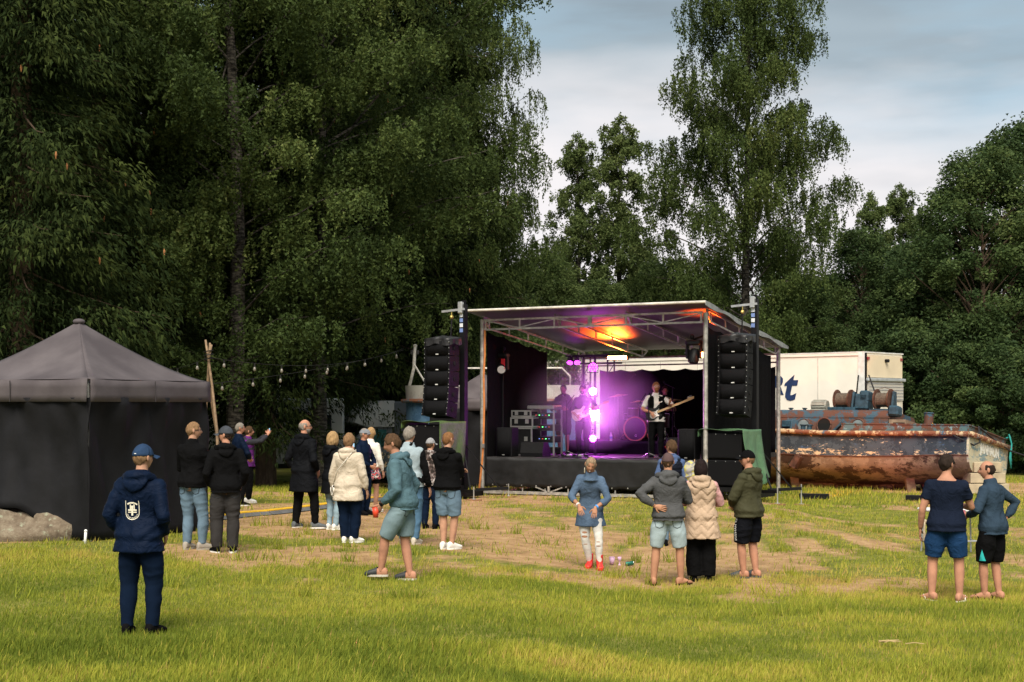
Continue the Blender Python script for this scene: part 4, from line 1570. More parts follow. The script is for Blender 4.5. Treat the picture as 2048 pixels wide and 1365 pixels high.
INF['dance'] = person('woman in long blue sweater, ripped white jeans and red boots, dancing', 1186, 1137, 905, 168, faceon=True, H=1.70, wide=.94, lean=20, sway=-4, headpitch=12, headroll=-12, headyaw=10, feet=((-.11, .10, .25), (.05, -.04, -.1)), hipshift=.04, liftL=.0, sit=.025,
    hands={'L': {'p': (-.075, .20, .56), 'pole': (-1.0, -.7, 0), 'dir': (.15, .35, -1), 'palm': (0, -1, -.3), 'curl': .2}, 'R': {'p': (.060, .22, .585), 'pole': (1.0, -.7, 0), 'dir': (-.35, .35, -.9), 'palm': (0, -1, -.3), 'curl': .2}}, voxel=.014,
    top=dict(m=SWB, name='sweater', hem=.375, flare=.026, infl=.022, sleeve=.80, turtle=True, amp=.012), bottom=dict(m=WJ, infl=.010, slim=.7, amp=.008), shoes=sh(M('boot_red', (.62, .03, .025), .35), M('boot_red', (.62, .03, .025)), 'boot'),
    hair=dict(type='fem', m=hairm('hair_ashblond', (.28, .20, .13)), thick=.006), smile=True, skin_k='tan')
HOODG = fabric('hoodie_grey', (.070, .071, .074), .95, bs=140)
INF['grey'] = person('man in grey hoodie, pale shorts and head scarf, hand on hip', 1336, 1171, 905, -4, wide=1.10, feet=((-.19, 0, .1), (.17, .03, -.95)), headyaw=-10,
    hands={'L': {'p': (-.100, -.085, .60), 'pole': (-1.6, -.5, .1), 'dir': (1, -.1, -.25), 'palm': (0, 1, 0), 'curl': .15}, 'R': 'hold'}, voxel=.014,
    top=dict(m=HOODG, name='hoodie', hem=.487, infl=.026, hood=True, hoodsize=1.15), bottom=dict(m=denim('denim_bleached', (.34, .42, .45)), name='shorts', end=.285, infl=.026), shoes=sh(BLK, None, 'flip'),
    hair=dict(type='short', m=BROWN_H), hat=dict(type='scarf', name='head_scarf', m=fabric('scarf_brown', (.085, .055, .055), .9)), skin_k='tan')
VESTN = fabric('vest_navy', (.008, .010, .018), .5)
puff = lambda c, H: .013 * np.abs(np.sin(c[:, 2] * math.pi / .066)) ** .6 - .007
INF['boy'] = person('boy in dark navy puffer vest over blue hoodie with red glasses', 1343, 1092, 880, -8, faceon=True, headyaw=42, wide=1.0, hands={'both': 'side'}, voxel=.014,
    top=[dict(m=denim('hoodie_denimblue', (.07, .11, .22)), name='hoodie', hem=.49, infl=.018, hood=True), dict(m=VESTN, name='vest', hem=.50, sleeve=0, infl=.034, fn=puff, amp=.006, voxel=.012)],
    bottom=dict(m=JEAN_L, infl=.018), shoes=sh(BLK), hair=dict(type='short', m=BROWN_H, thick=.018), glasses=M('glasses_red', (.6, .02, .03), .3))
QV = fabric('quilted_beige', (.40, .29, .205), .6, bs=160)
def quilt(c, H):
    tri = np.abs((c[:, 0] / .17) % 1.0 - .5) * 2
    t = ((c[:, 2] - .085 * tri) / .115) % 1.0
    return .016 * np.sin(math.pi * t) ** .5 - .009
INF['quilt'] = person('dark haired woman in beige quilted hooded vest over pink sweater', 1402, 1163, 918, -6, wide=1.10, feet=((-.09, 0, .05), (.09, .02, -.1)), headyaw=-6,
    hands={'both': 'hold'}, voxel=.014, top=[dict(m=fabric('knit_pink', (.52, .29, .29)), name='sweater', hem=.5, infl=.022, turtle=True), dict(m=QV, name='vest', hem=.355, sleeve=0, flare=.030, infl=.036, hood=True, hoodsize=1.25, fn=quilt, amp=.005, voxel=.0095, sm=1)],
    bottom=dict(m=BLK, infl=.026, slim=1.6, flare=.022), shoes=sh(BLK), hair=dict(type='long', m=hairm('hair_black', (.014, .008, .008)), thick=.016))
INF['olive'] = person('man in olive rain jacket, black cap and black shorts looking left', 1498, 1156, 900, 48, faceon=True, wide=1.16, belly=.022, headyaw=32, feet=((-.09, .03, .25), (.10, -.05, -.05)),
    hands={'L': 'front', 'R': 'front'}, voxel=.014, top=dict(m=fabric('olive_shell', (.045, .044, .024), .6), hem=.475, flare=.004, infl=.030, hood=True, hoodsize=1.2, amp=.014),
    bottom=dict(m=fabric('black_board', (.005, .0055, .008), .7), name='shorts', end=.275, infl=.036), shoes=sh(M('clog_grey', (.05, .055, .06), .6), None, 'clog'), hair=dict(type='short', m=SAND_H, thick=.004), hat=dict(type='cap', m=BLK, logo=.15), skin_k='ruddy')
INF['tee'] = person('man in navy tee shirt and royal blue shorts, his back to the camera', 1893, 1203, 907, -18, wide=1.16, headyaw=-32, feet=((-.17, 0, .8), (.15, 0, -.35)),
    hands={'L': 'side', 'R': 'hold'}, voxel=.014, top=dict(m=fabric('tee_navy', (.008, .012, .025)), name='tee_shirt', hem=.475, sleeve=.30, infl=.020, collar=False), bottom=dict(m=fabric('shorts_royal', (.010, .034, .09), .6), name='shorts', end=.30, infl=.034),
    shoes=sh(M('flip_white', (.65, .6, .55)), None, 'flip'), hair=dict(type='short', m=DARK_H, thick=.012), skin_k='ruddy')
INF['zip'] = person('smiling man in blue grey pullover and black shorts turned to the man beside him', 1985, 1200, 930, 42, faceon=True, H=1.72, wide=1.06, headyaw=35, feet=((-.10, .05, .3), (.10, -.03, -.2)), lean=4,
    hands={'L': {'p': (-.115, .13, .60), 'pole': (-1, -.9, -.2)}, 'R': 'hip'}, voxel=.014, smile=True,
    top=dict(m=fabric('pullover_blue', (.026, .044, .068), .95), name='pullover', hem=.465, infl=.024, turtle=True), bottom=dict(m=BLK, name='shorts', end=.27, infl=.036), shoes=sh(BLK, None, 'flip'), hair=dict(type='ring', m=DARK_H, thick=.005), skin_k='ruddy')
# ------------------------------------------------------------------ stage
TH = R(25)
ST0 = Vector((-.73, 35.0, 0.0))
SW, SD, DECK = 5.7, 6.6, .90
cT, sT = math.cos(TH), math.sin(TH)
def stw(a, b, z=0.0):
    return Vector((ST0.x + a * cT + b * sT, ST0.y - a * sT + b * cT, z))
def sta(px, b):
    r = (px - 1024) / FPX
    return (r * (35 + cT * b) + .73 - sT * b) / (cT + sT * r)
def stz(py, a, b):
    return CAMH - (py - HOR) * stw(a, b).y / FPX
GALV = M('galvanised_steel', (.42, .40, .37), .45, .6, .35, 9, .3, 40)
RUSTY = M('rusted_tube', (.36, .29, .23), .7, .3, .5, 6, .4, 50)
DRAPE = fabric('black_drape', (.005, .0045, .0055), .9)
SKIRT = M('black_vinyl', (.009, .009, .010), .55, 0, .5, 3, .5, 9)
TARP_ROOF = M('roof_tarpaulin', (.055, .046, .046), .5, 0, .2, 2.5, .5, 5)
BLKM = M('black_metal', (.006, .006, .007), .5, .0, .2, spec=.18)
BLKP = M('black_paint', (.006, .006, .007), .6, 0, .3, 20, .4, 300, spec=.12)
GRILLE = M('speaker_grille', (.005, .005, .006), .7, .0, .4, 200, .8, 500, spec=.1)
ALU = M('aluminium_edge', (.55, .55, .54), .35, .8, .15)
WHITEL = M('white_plate', (.75, .75, .74), .5)
stage = thing('stage', 'open air stage with sloping tarpaulin roof, steel posts and black drapes', 'stage', ST0, -TH)
def sp(name, mb, mat, parent=None, smooth=False, **k):
    return mb.build(name, mat, parent or stage, smooth, **k)
POSTS = {'fl': (0, 0, 4.28), 'fr': (SW, 0, 4.30), 'bl': (0, SD, 3.66), 'br': (SW, SD, 3.72)}
for k_, (a, b, h) in POSTS.items():
    p = stw(a, b)
    z0 = gz(p.x, p.y) - .05
    mb = MB(); mb.tube([(a, b, z0), (a, b, h)], .055, 10); mb.box((a, b, z0 + .06), (.2, .2, .02))
    sp('post', mb, GALV, smooth='auto')
ROOF = lambda a, b: 4.44 + .03 * a / SW - (b + .7) * (.735 / 7.5) 
def roof_fn(u, v):
    a = -.22 + u * (SW + .44)
    b = -.70 + v * (SD + .95)
    bay = abs(math.sin(u * math.pi * 3))
    return (a, b, ROOF(a, b) + .04 - .05 * bay * math.sin(math.pi * v) + .012 * math.sin(v * 19 + u * 4))
mb = MB(); mb.slab(roof_fn, 36, 26, (0, 0, -.012)); rf = sp('roof', mb, TARP_ROOF, smooth=True)
mb = MB(); mb.tube([(-.25, -.70, ROOF(0, -.7) + .02), (SW + .22, -.70, ROOF(SW, -.7) + .02)], .032, 8); sp('front_rail', mb, M('rail_pale', (.62, .58, .52), .5, .3, .3))
mb = MB(); mb.slab(lambda u, v: (SW + .215 + .012 * math.sin(v * 30), -.70 + v * (SD + .95), ROOF(SW, -.70 + v * (SD + .95)) + .05 - u * (.10 + .03 * math.sin(v * 23))), 2, 40, (.012, 0, 0)); sp('roof_edge', mb, M('tarp_pale', (.24, .25, .26), .6), rf)
# front truss
for nm, z in (('upper_chord', 4.26), ('lower_chord', 4.03)):
    mb = MB(); mb.bar((.06, -.01, z), (SW - .06, -.01, z + .05), .045); sp(nm, mb, GALV)
nbay = 6
for i in range(nbay + 1):
    a = .10 + (SW - .2) * i / nbay
    mb = MB(); mb.bar((a, -.01, 4.05 + .05 * i / nbay), (a, -.01, 4.26 + .05 * i / nbay), .04 if i != 3 else .10, .03); sp('truss_upright', mb, GALV)
    if i < nbay:
        a2 = .10 + (SW - .2) * (i + 1) / nbay
        up = i % 2
        mb = MB(); mb.bar((a, -.01, (4.06 if up else 4.24) + .05 * i / nbay), (a2, -.01, (4.24 if up else 4.06) + .05 * i / nbay), .025); sp('truss_brace', mb, GALV)
# sloping side and middle trusses under the roof
for a in (0.02, SW * .34, SW * .66, SW + .02):
    t = thing('x', None, None); bpy.data.objects.remove(t)
    mb = MB()
    up0, up1 = (a, 0, ROOF(a, 0) - .03), (a, SD, ROOF(a, SD) - .03)
    lo0, lo1 = (a, .35, ROOF(a, .35) - .27), (a, SD - .4, ROOF(a, SD - .4) - .24)
    mb.bar(up0, up1, .04); rft = sp('rafter', mb, GALV)
    mb = MB(); mb.bar(lo0, lo1, .035); sp('rafter_chord', mb, GALV, rft)
    for i in range(6):
        b = .35 + (SD - .75) * i / 5
        mb = MB(); mb.bar((a, b, ROOF(a, b) - .26), (a, b, ROOF(a, b) - .04), .03); sp('rafter_upright', mb, GALV, rft)
    mb = MB(); mb.bar(up0, lo0, .035); sp('rafter_end', mb, GALV, rft)
    mb = MB(); mb.bar(up1, lo1, .035); sp('rafter_end', mb, GALV, rft)
# back cross bars
for z, w_ in ((3.52, .05), (3.30, .04)):
    mb = MB(); mb.bar((0, SD, z), (SW, SD, z + .04), w_); sp('back_rail', mb, RUSTY)
# deck, skirt and base frame
mb = MB(); mb.box((SW / 2, SD / 2, DECK - .06), (SW - .1, SD - .1, .12)); sp('deck', mb, M('deck_board', (.025, .022, .022), .7, 0, .4, 4, .4, 30))
def skirt_fn(u, v):
    return (.10 + u * (SW - .22), -.035 + .015 * math.sin(u * 37) * (1 - v * .7) + .012 * math.sin(u * 11 + v * 3), .17 + .03 * abs(math.sin(u * 13 * math.pi)) * (1 - v) + v * (DECK - .155) - .02 * abs(math.sin(u * 9 * math.pi)) * v)
mb = MB(); mb.slab(skirt_fn, 110, 8, (0, .008, 0)); sk = sp('front_skirt', mb, SKIRT, smooth=True)
for i in range(14):
    u = (i + .5) / 14
    q = skirt_fn(u, .05)
    mb = MB(); mb.disc((q[0], q[1] - .012, q[2]), .016, (0, 1, 0), .008, 10); sp('eyelet', mb, ALU, sk)
mb = MB(); mb.bar((0, -.02, .05), (SW, -.02, .05), .07); sp('base_rail', mb, GALV)
for i in range(9):
    a = .5 + i * .6
    mb = MB(); mb.bar((a, -.02, .08), (a, -.02, .17), .025); sp('base_stub', mb, GALV)
mb = MB(); mb.bar((1.75, -.03, .09), (1.45, -.03, .20), .03); mb.bar((1.85, -.03, .09), (2.15, -.03, .20), .03); mb.bar((1.8, -.03, .06), (1.8, -.03, .22), .05); sp('base_bracket', mb, GALV)
# orange ratchet strap on the left front post
mb = MB(); mb.slab(lambda u, v: ((.10, .10, .07, .085, .06, .03, -.05)[int(round(v * 6))] + (u - .5) * .05, -.07, (4.02, 3.4, 2.9, 2.2, 1.2, .8, .12)[int(round(v * 6))]), 1, 6, (0, .006, 0)); sp('ratchet_strap', mb, M('strap_orange', (.55, .20, .06), .7))
mb = MB(); mb.box((.075, -.09, 1.18), (.06, .05, .10)); sp('ratchet', mb, ALU)
# drapes
def drape(name, p0, p1, z_lo, z_hi0, z_hi1, folds, amp, nrm, nu=60):
    def fn(u, v):
        a, b = p0[0] + (p1[0] - p0[0]) * u, p0[1] + (p1[1] - p0[1]) * u
        o = amp * (math.sin(u * folds * 6.283) + .5 * math.sin(u * folds * 15 + 1 + v)) * (.5 + .5 * (1 - v))
        sag = .05 * abs(math.sin(u * folds * .5 * 6.283))
        return (a + nrm[0] * o, b + nrm[1] * o, z_lo + (z_hi0 + (z_hi1 - z_hi0) * u - sag * v - z_lo) * v)
    mb = MB(); mb.slab(fn, nu, 8, (nrm[0] * .006, nrm[1] * .006, 0))
    return sp(name, mb, DRAPE, smooth=True)
drape('side_drape', (.05, .15), (.05, 3.85), .25, 4.0, 3.62, 4, .008, (1, 0))
drape('side_drape', (SW - .03, .10), (SW - .03, 5.9), .22, 4.02, 3.50, 5, .009, (1, 0), 80)
drape('back_drape', (.55, SD - .12), (SW - .05, SD - .12), .9, 3.18, 3.22, 8, .014, (0, 1), 100)
# ---------------- lights on the stage
def lamp(name, kind, loc, target, col, energy, size=.15, spot=60, blend=.6):
    d = bpy.data.lights.new(name, kind)
    d.energy = energy
    d.color = col
    if kind == 'SPOT':
        d.spot_size = R(spot); d.spot_blend = blend; d.shadow_soft_size = size
    elif kind == 'POINT':
        d.shadow_soft_size = size
    elif kind == 'AREA':
        d.size = size
    o = bpy.data.objects.new(name, d)
    COL.objects.link(o)
    return o
MAG = (.74, .025, 1.0)
ORG = (1.0, .10, .008)
def lens_mat(name, col, s):
    return M(name, tuple(min(1, c) for c in col), .3, emit=col, es=s, var=0)
def par_head(root, loc, aim, col, es, r=.10, energy=0, spot=70):
    """LED par: housing, yoke, ring, lens cells"""
    loc, aim = Vector(loc), Vector(aim).normalized()
    h = MB(); h.tube([loc - aim * .20, loc - aim * .14, loc, loc + aim * .012], [r * .6, r * .95, r, r], 16)
    ho = sp('lamp_head', h, BLKM, root, 'auto')
    up = Vector((0, 0, 1)); sx = aim.cross(up).normalized(); sy = sx.cross(aim)
    cells = [(0, 0)] + [(.5 * math.cos(i * 1.047), .5 * math.sin(i * 1.047)) for i in range(6)] + [(.84 * math.cos(i * .5236), .84 * math.sin(i * .5236)) for i in range(12)]
    for (u, v) in cells:
        m = MB(); m.ball(loc + aim * .016 + sx * u * r + sy * v * r, r * .155, 8, 6)
        sp('lens', m, lens_mat('led_%s_%d' % ('mag' if col is MAG else 'org', es), col if es < 60 else tuple(min(1, c + .35) for c in col), es), ho)
    y = MB(); y.tube([loc + sx * r * 1.2 - aim * .08, loc + sx * r * 1.25 - aim * .1 - sy * r * 1.5, loc - sx * r * 1.25 - aim * .1 - sy * r * 1.5, loc - sx * r * 1.2 - aim * .08], .012, 6)
    sp('yoke', y, BLKM, ho)
    if energy:
        l = lamp('par_beam', 'POINT' if spot > 200 else 'SPOT', None, None, col, energy, r * .7, spot)
        l.parent = root
        l.location = loc + aim * (.10 if spot < 200 else r + .05)
        l.rotation_euler = aim.to_track_quat('-Z', 'Y').to_euler()
# column of four lamps
LB = 2.3
LA = sta(1190, LB)
col_t = thing('lamp_column', 'column of glowing magenta stage lamps in the middle of the stage', 'stage light', ST0, -TH)
mb = MB(); mb.tube([(LA, LB, DECK), (LA, LB, 3.42)], .03, 8); mb.box((LA, LB, DECK + .015), (.5, .5, .03)); sp('pole', mb, BLKM, col_t)
toC = (Matrix.Rotation(TH, 3, 'Z') @ (Vector((0, 0, CAMH)) - stw(LA, LB, 2.0))).normalized()
for i, (py, es, en, r) in enumerate(((735, 12, 4, .11), (783, 60, 9, .09), (828, 220, 40, .16), (877, 50, 9, .09))):
    z = stz(py, LA, LB)
    aim = Vector((toC.x, toC.y, -.05 if i else -.15))
    if i == 0:
        aim = Vector((toC.x + .1, toC.y, -.25))
    par_head(col_t, Vector((LA, LB - .14, z)), aim, MAG, es, r, en, 360)
# back-left wash lamps
wash = thing('wash_lamps', 'pair of purple wash lamps on the back truss, left of the lamp column', 'stage light', ST0, -TH)
wa = sta(1150, 5.6)
for q, pxq in enumerate((1140, 1154)):
    par_head(wash, (sta(pxq, 5.6), 5.6, stz(725, wa, 5.6)), (.15 + .25 * q, -.75, -.9), MAG, 9, .08, 200 if q else 140, 62)
mb = MB(); mb.tube([(sta(1135, 5.6) - .1, 5.7, stz(712, wa, 5.6)), (sta(1230, 5.6), 5.7, stz(712, wa, 5.6))], .03, 6); sp('bar', mb, BLKM, wash)
# back truss tower behind the lamps
tt = thing('lighting_truss', 'dark box truss gate behind the lamp column', 'truss', ST0, -TH)
ta, tb_ = sta(1170, 5.7), sta(1218, 5.7)
for a in (ta, tb_):
    for q in (-.1, .1):
        mb = MB(); mb.tube([(a + q, 5.85, DECK), (a + q, 5.85, 3.55)], .022, 6); sp('tower_tube', mb, BLKM, tt)
    for i in range(9):
        z = DECK + .1 + i * .29
        mb = MB(); mb.bar((a - .1, 5.85, z), (a + .1, 5.85, z + (.29 if i % 2 else 0) + .02), .018); sp('tower_brace', mb, BLKM, tt)
for z in (3.55, 3.35):
    mb = MB(); mb.tube([(ta - .4, 5.80, z), (tb_ + .35, 5.80, z)], .022, 6); sp('cross_tube', mb, BLKM, tt)
# orange batten
bt = thing('light_batten', 'glowing orange light bar under the roof at the back of the stage', 'stage light', ST0, -TH)
ba = sta(1236, 5.2); bz = stz(716, ba, 5.2)
mb = MB(); mb.box((ba, 5.2, bz), (.62, .10, .14), bev=.02); sp('housing', mb, BLKM, bt)
mb = MB(); mb.box((ba, 5.135, bz), (.54, .03, .09)); sp('tube', mb, M('batten_glow', (1, .5, .3), .4, emit=(1.0, .33, .12), es=22, var=0), bt)
l = lamp('batten_beam', 'SPOT', None, None, ORG, 1700, .12, 62, 1.0); l.parent = bt; l.location = (ba, 4.95, bz - .42)
l.rotation_euler = Vector((.14, -.85, .85)).to_track_quat('-Z', 'Y').to_euler()
# moving head on the left stand
def moving_head(root, loc, aim, lensm, hang=False):
    loc, aim = Vector(loc), Vector(aim).normalized()
    s_ = -1 if hang else 1
    m = MB(); m.box(loc + Vector((0, 0, .30)) , (.36, .24, .12), bev=.03); sp('base', m, BLKM, root)
    m = MB(); m.box(loc + Vector((-.16, 0, .10)), (.05, .14, .34), bev=.02); sp('arm', m, BLKM, root)
    m = MB(); m.box(loc + Vector((.16, 0, .10)), (.05, .14, .34), bev=.02); sp('arm', m, BLKM, root)
    m = MB(); m.tube([loc - aim * .16, loc - aim * .10, loc + aim * .10, loc + aim * .16], [.08, .12, .13, .12], 16); h = sp('head', m, BLKM, root, 'auto')
    m = MB(); m.disc(loc + aim * .165, .10, aim, .015, 20); sp('lens', m, lensm, h)
mh = thing('moving_head', 'moving head lamp on a slim stand by the left stage drape', 'stage light', ST0, -TH)
ha, hb_ = sta(1003, .9), .9
hz = stz(735, ha, hb_)
moving_head(mh, (ha, hb_, hz), (.45, -1, -.45), M('lens_lit', (.12, .11, .10), .25, emit=(1, .85, .75), es=.12, var=.3, scale=60))
mb = MB(); mb.tube([(ha - .02, hb_ + .12, DECK), (ha - .02, hb_ + .12, hz + .42)], .022, 8); mb.ball((ha, hb_ + .1, hz + .47), .06, 10, 8)
sp('stand', mb, BLKM, mh)
for q in range(3):
    mb = MB(); mb.tube([(ha - .02, hb_ + .12, DECK + .3), (ha - .02 + .4 * math.cos(q * 2.09), hb_ + .12 + .4 * math.sin(q * 2.09), DECK + .01)], .014, 6); sp('leg', mb, BLKM, mh)
mb = MB(); mb.box((ha + .10, hb_ - .12, hz + .08), (.10, .02, .26)); sp('red_panel', mb, M('red_plate', (.5, .02, .03), .4), mh)
mh = thing('moving_head', 'moving head lamp clamped to the right front post, orange light beside it', 'stage light', ST0, -TH)
ha, hb_ = sta(1388, .25), .25
hz = stz(712, ha, hb_)
moving_head(mh, (ha, hb_, hz), (-.1, -.25, -1), M('lens_dark', (.05, .05, .06), .15))
mb = MB(); mb.tube([(ha, hb_, hz + .38), (SW, 0, hz + .46)], .025, 6); mb.ball((ha - .05, hb_, hz + .44), .06, 8, 6); sp('clamp', mb, BLKM, mh)
mb = MB(); mb.box((SW - .10, .22, hz + .02), (.10, .06, .12)); sp('orange_lamp', mb, M('amber_glow', (1, .4, .15), .4, emit=(1.0, .20, .05), es=26, var=0), mh)
l = lamp('amber_beam', 'SPOT', None, None, ORG, 420, .05, 80, .9); l.parent = mh; l.location = (SW - .16, .40, hz + .2)
l.rotation_euler = Vector((-.12, .30, 1)).to_track_quat('-Z', 'Y').to_euler()
# smoke drifting around the lamps: a soft plume, thickest in its middle
mb = MB(); mb.ball((0, 0, 0), (1.95, 1.9, 1.32), 24, 14)
sm = bpy.data.materials.new('stage_smoke'); sm.use_nodes = True
sn_, sl_ = sm.node_tree.nodes, sm.node_tree.links
sn_.clear()
so_ = sn_.new('ShaderNodeOutputMaterial'); pv = sn_.new('ShaderNodeVolumePrincipled')
tco = sn_.new('ShaderNodeTexCoord'); mpo = sn_.new('ShaderNodeMapping'); mpo.inputs['Scale'].default_value = (1 / 1.95, 1 / 1.9, 1 / 1.32)
gro = sn_.new('ShaderNodeTexGradient'); gro.gradient_type = 'SPHERICAL'
sl_.new(tco.outputs['Object'], mpo.inputs[0]); sl_.new(mpo.outputs[0], gro.inputs[0])
nzo = sn_.new('ShaderNodeTexNoise'); nzo.inputs['Scale'].default_value = 1.5; nzo.inputs['Detail'].default_value = 3
sl_.new(tco.outputs['Object'], nzo.inputs['Vector'])
m1 = sn_.new('ShaderNodeMath'); m1.operation = 'MULTIPLY'; sl_.new(gro.outputs['Fac'], m1.inputs[0]); sl_.new(nzo.outputs['Fac'], m1.inputs[1])
m2 = sn_.new('ShaderNodeMath'); m2.operation = 'MULTIPLY'; sl_.new(m1.outputs[0], m2.inputs[0]); m2.inputs[1].default_value = .60
sl_.new(m2.outputs[0], pv.inputs['Density'])
pv.inputs['Color'].default_value = (.95, .93, .95, 1)
pv.inputs['Anisotropy'].default_value = .2
sl_.new(pv.outputs[0], so_.inputs['Volume'])
smo = mb.build('smoke', sm, None, kind='stuff', label='thin stage smoke glowing magenta around the lamps', cat='smoke')
smo.location = stw(LA - .05, LB - .15, 2.26); smo.rotation_euler = (0, 0, -TH)
# ---------------- gear on the deck
def at_stage(px, b, name, label, cat, z=DECK, group=None, rz=0.0):
    return thing(name, label, cat, stw(sta(px, b), b, z), -TH + rz, group)
def flight_case(px, b, z, w_, d_, h_, label, open_front=True):
    t = at_stage(px, b, 'flight_case', label, 'flight case', z)
    m = MB(); m.box((0, 0, h_ / 2), (w_, d_, h_)); m.build('panel', BLKP, t)
    for x in (-1, 1):
        for y in (-1, 1):
            m = MB(); m.box((x * w_ / 2, y * d_ / 2, h_ / 2), (.035, .035, h_ + .01)); m.build('edge', ALU, t)
    for zz in (.012, h_ - .012):
        m = MB()
        for y in (-1, 1):
            m.box((0, y * d_ / 2, zz), (w_, .038, .034))
        for x in (-1, 1):
            m.box((x * w_ / 2, 0, zz), (.038, d_, .034))
        m.build('rim', ALU, t)
    for x in (-.25, .25):
        m = MB(); m.box((x * w_, -d_ / 2 - .014, h_ * .6), (.09, .012, .11)); m.build('latch', ALU, t)
    return t
flight_case(1050, 1.7, DECK, .62, .55, .70, 'black flight case with silver edges, bottom of the left stack')
flight_case(1052, 1.7, DECK + .72, .60, .52, .24, 'low silver edged case in the middle of the left stack')
flight_case(1050, 1.7, DECK + .98, .52, .45, .16, 'small silver mixer case on top of the left stack')
rk = at_stage(1094, 2.0, 'equipment_rack', 'tall open rack with mixing gear and small red and green lights', 'rack')
for x in (-.30, .30):
    for y in (-.25, .25):
        m = MB(); m.box((x, y, .58), (.04, .04, 1.16)); m.build('upright', ALU, rk)
for i, z in enumerate((.12, .40, .70, 1.0)):
    m = MB(); m.box((0, 0, z), (.58, .46, .16), bev=.01); u = m.build('unit', BLKM, rk)
    for q in range(5):
        m = MB(); m.box((-.2 + .09 * q, -.236, z + .02), (.025, .01, .02)); m.build('indicator', M('ind_%d' % ((i + q) % 3), (.1, .1, .1), .4, emit=((1, .05, .05), (.1, 1, .2), (.2, .3, 1))[(i + q) % 3], es=2.0 if q % 2 else .5, var=0), u)
m = MB(); m.box((-.06, -.02, 1.22), (.75, .55, .10), bev=.02); m.build('mixer', ALU, rk)
m = MB(); m.slab(lambda u, v: (-.40 + u * .7, -.26 + v * .48, 1.28 + v * .08), 2, 2, (0, 0, .02)); m.build('mixer_top', BLKM, rk)
def wedge(px, b, label, w_=.6, rz=0.0):
    t = at_stage(px, b, 'monitor_wedge', label, 'monitor', rz=rz)
    prof = [(-.24, 0), (.24, 0), (.26, .10), (.10, .36), (-.18, .36), (-.26, .10)]
    m = MB(); m.loft([[(x, y, z) for y, z in prof] for x in (-w_ / 2, w_ / 2)]); m.build('cabinet', BLKP, t)
    m = MB(); m.slab(lambda u, v: (-w_ * .45 + u * w_ * .9, .265 - v * .15, .115 + v * .235), 1, 1, (.0, .01, .006)); m.build('grille', GRILLE, t)
wedge(1071, .75, 'black wedge monitor in front of the flight cases')
def sidefill(px, b, label, w_=.42, h_=.72):
    t = at_stage(px, b, 'loudspeaker', label, 'speaker')
    m = MB(); m.box((0, 0, h_ / 2), (w_, .42, h_), bev=.02); m.build('cabinet', BLKP, t)
    m = MB(); m.slab(lambda u, v: (-w_ * .45 + u * w_ * .9, -.213 - .03 * math.sin(math.pi * u), .03 + v * (h_ - .06)), 8, 1, (0, .008, 0)); m.build('grille', GRILLE, t, True)
    m = MB(); m.box((0, -.248, .05), (.07, .006, .018)); m.build('badge', ALU, t)
sidefill(1015, .55, 'black side fill speaker behind the left end of the skirt')
sidefill(1378, .45, 'black side fill speaker at the stage\'s right front post')
sidefill(1352, .9, 'small grey speaker box behind the boy in puffer vest', .35, .5)
# drum riser and kit
rs = at_stage(1268, 4.6, 'drum_riser', 'low black riser carrying the drum kit', 'riser')
RZ = DECK + .34
m = MB(); m.box((0, 0, .31), (2.9, 2.2, .06)); m.build('top', BLKP, rs)
m = MB(); m.slab(lambda u, v: (-1.45 + u * 2.9, -1.115 + .008 * math.sin(u * 40), .28 * v), 40, 1, (0, .006, 0)); m.build('skirt', DRAPE, rs)
dk = at_stage(1276, 4.1, 'drum_kit', 'drum kit with bass drum, toms and cymbals on the riser', 'drum kit', RZ)
SHELL = M('drum_shell', (.05, .02, .02), .3)
HOOP = M('drum_hoop', (.50, .24, .12), .4)
SKINB = M('drum_head_black', (.02, .02, .024), .35)
CHR = M('chrome', (.7, .7, .7), .2, 1.0, .1)
CYM = M('cymbal_bronze', (.45, .27, .10), .35, .9, .2)
m = MB(); m.tube([(0, -.2, .31), (0, .22, .31)], .28, 28); bd = m.build('bass_drum', SHELL, dk, 'auto')
m = MB(); m.tube([(.31 * math.cos(t * .2244), -.22, .31 + .31 * math.sin(t * .2244)) for t in range(29)], .022, 6); m.build('hoop', HOOP, bd, True)
m = MB(); m.disc((0, -.215, .31), .285, (0, 1, 0), .01, 28); m.build('head', SKINB, bd)
tm_ = text_mesh('G', .09, .001)
for v in tm_.vertices:
    v.co = (v.co.x + .02, -.224, v.co.y + .13)
link('print', tm_, WHITEL, bd)
for x in (-.28, .28):
    m = MB(); m.tube([(x * .9, -.1, .3), (x * 1.5, -.32, .0)], .014, 6); m.build('spur', CHR, bd)
for (x, y, z, r_, h_, nm) in ((-.17, .08, .74, .15, .2, 'tom'), (.20, .08, .76, .16, .2, 'tom'), (.52, .45, .52, .2, .36, 'floor_tom'), (-.40, .50, .62, .18, .14, 'snare_drum')):
    m = MB(); m.tube([(x, y, z - h_ / 2), (x, y + .02, z + h_ / 2)], r_, 20); d_ = m.build(nm, SHELL, dk, 'auto')
    m = MB(); m.disc((x, y + .02, z + h_ / 2 + .006), r_ * .97, (0, .1, 1), .01, 20); m.build('head', WHITEL, d_)
    m = MB(); m.tube([(x + r_ * 1.03 * math.cos(t * .3142), y + .02 + r_ * 1.03 * math.sin(t * .3142), z + h_ / 2) for t in range(21)], .009, 5); m.build('hoop', CHR, d_)
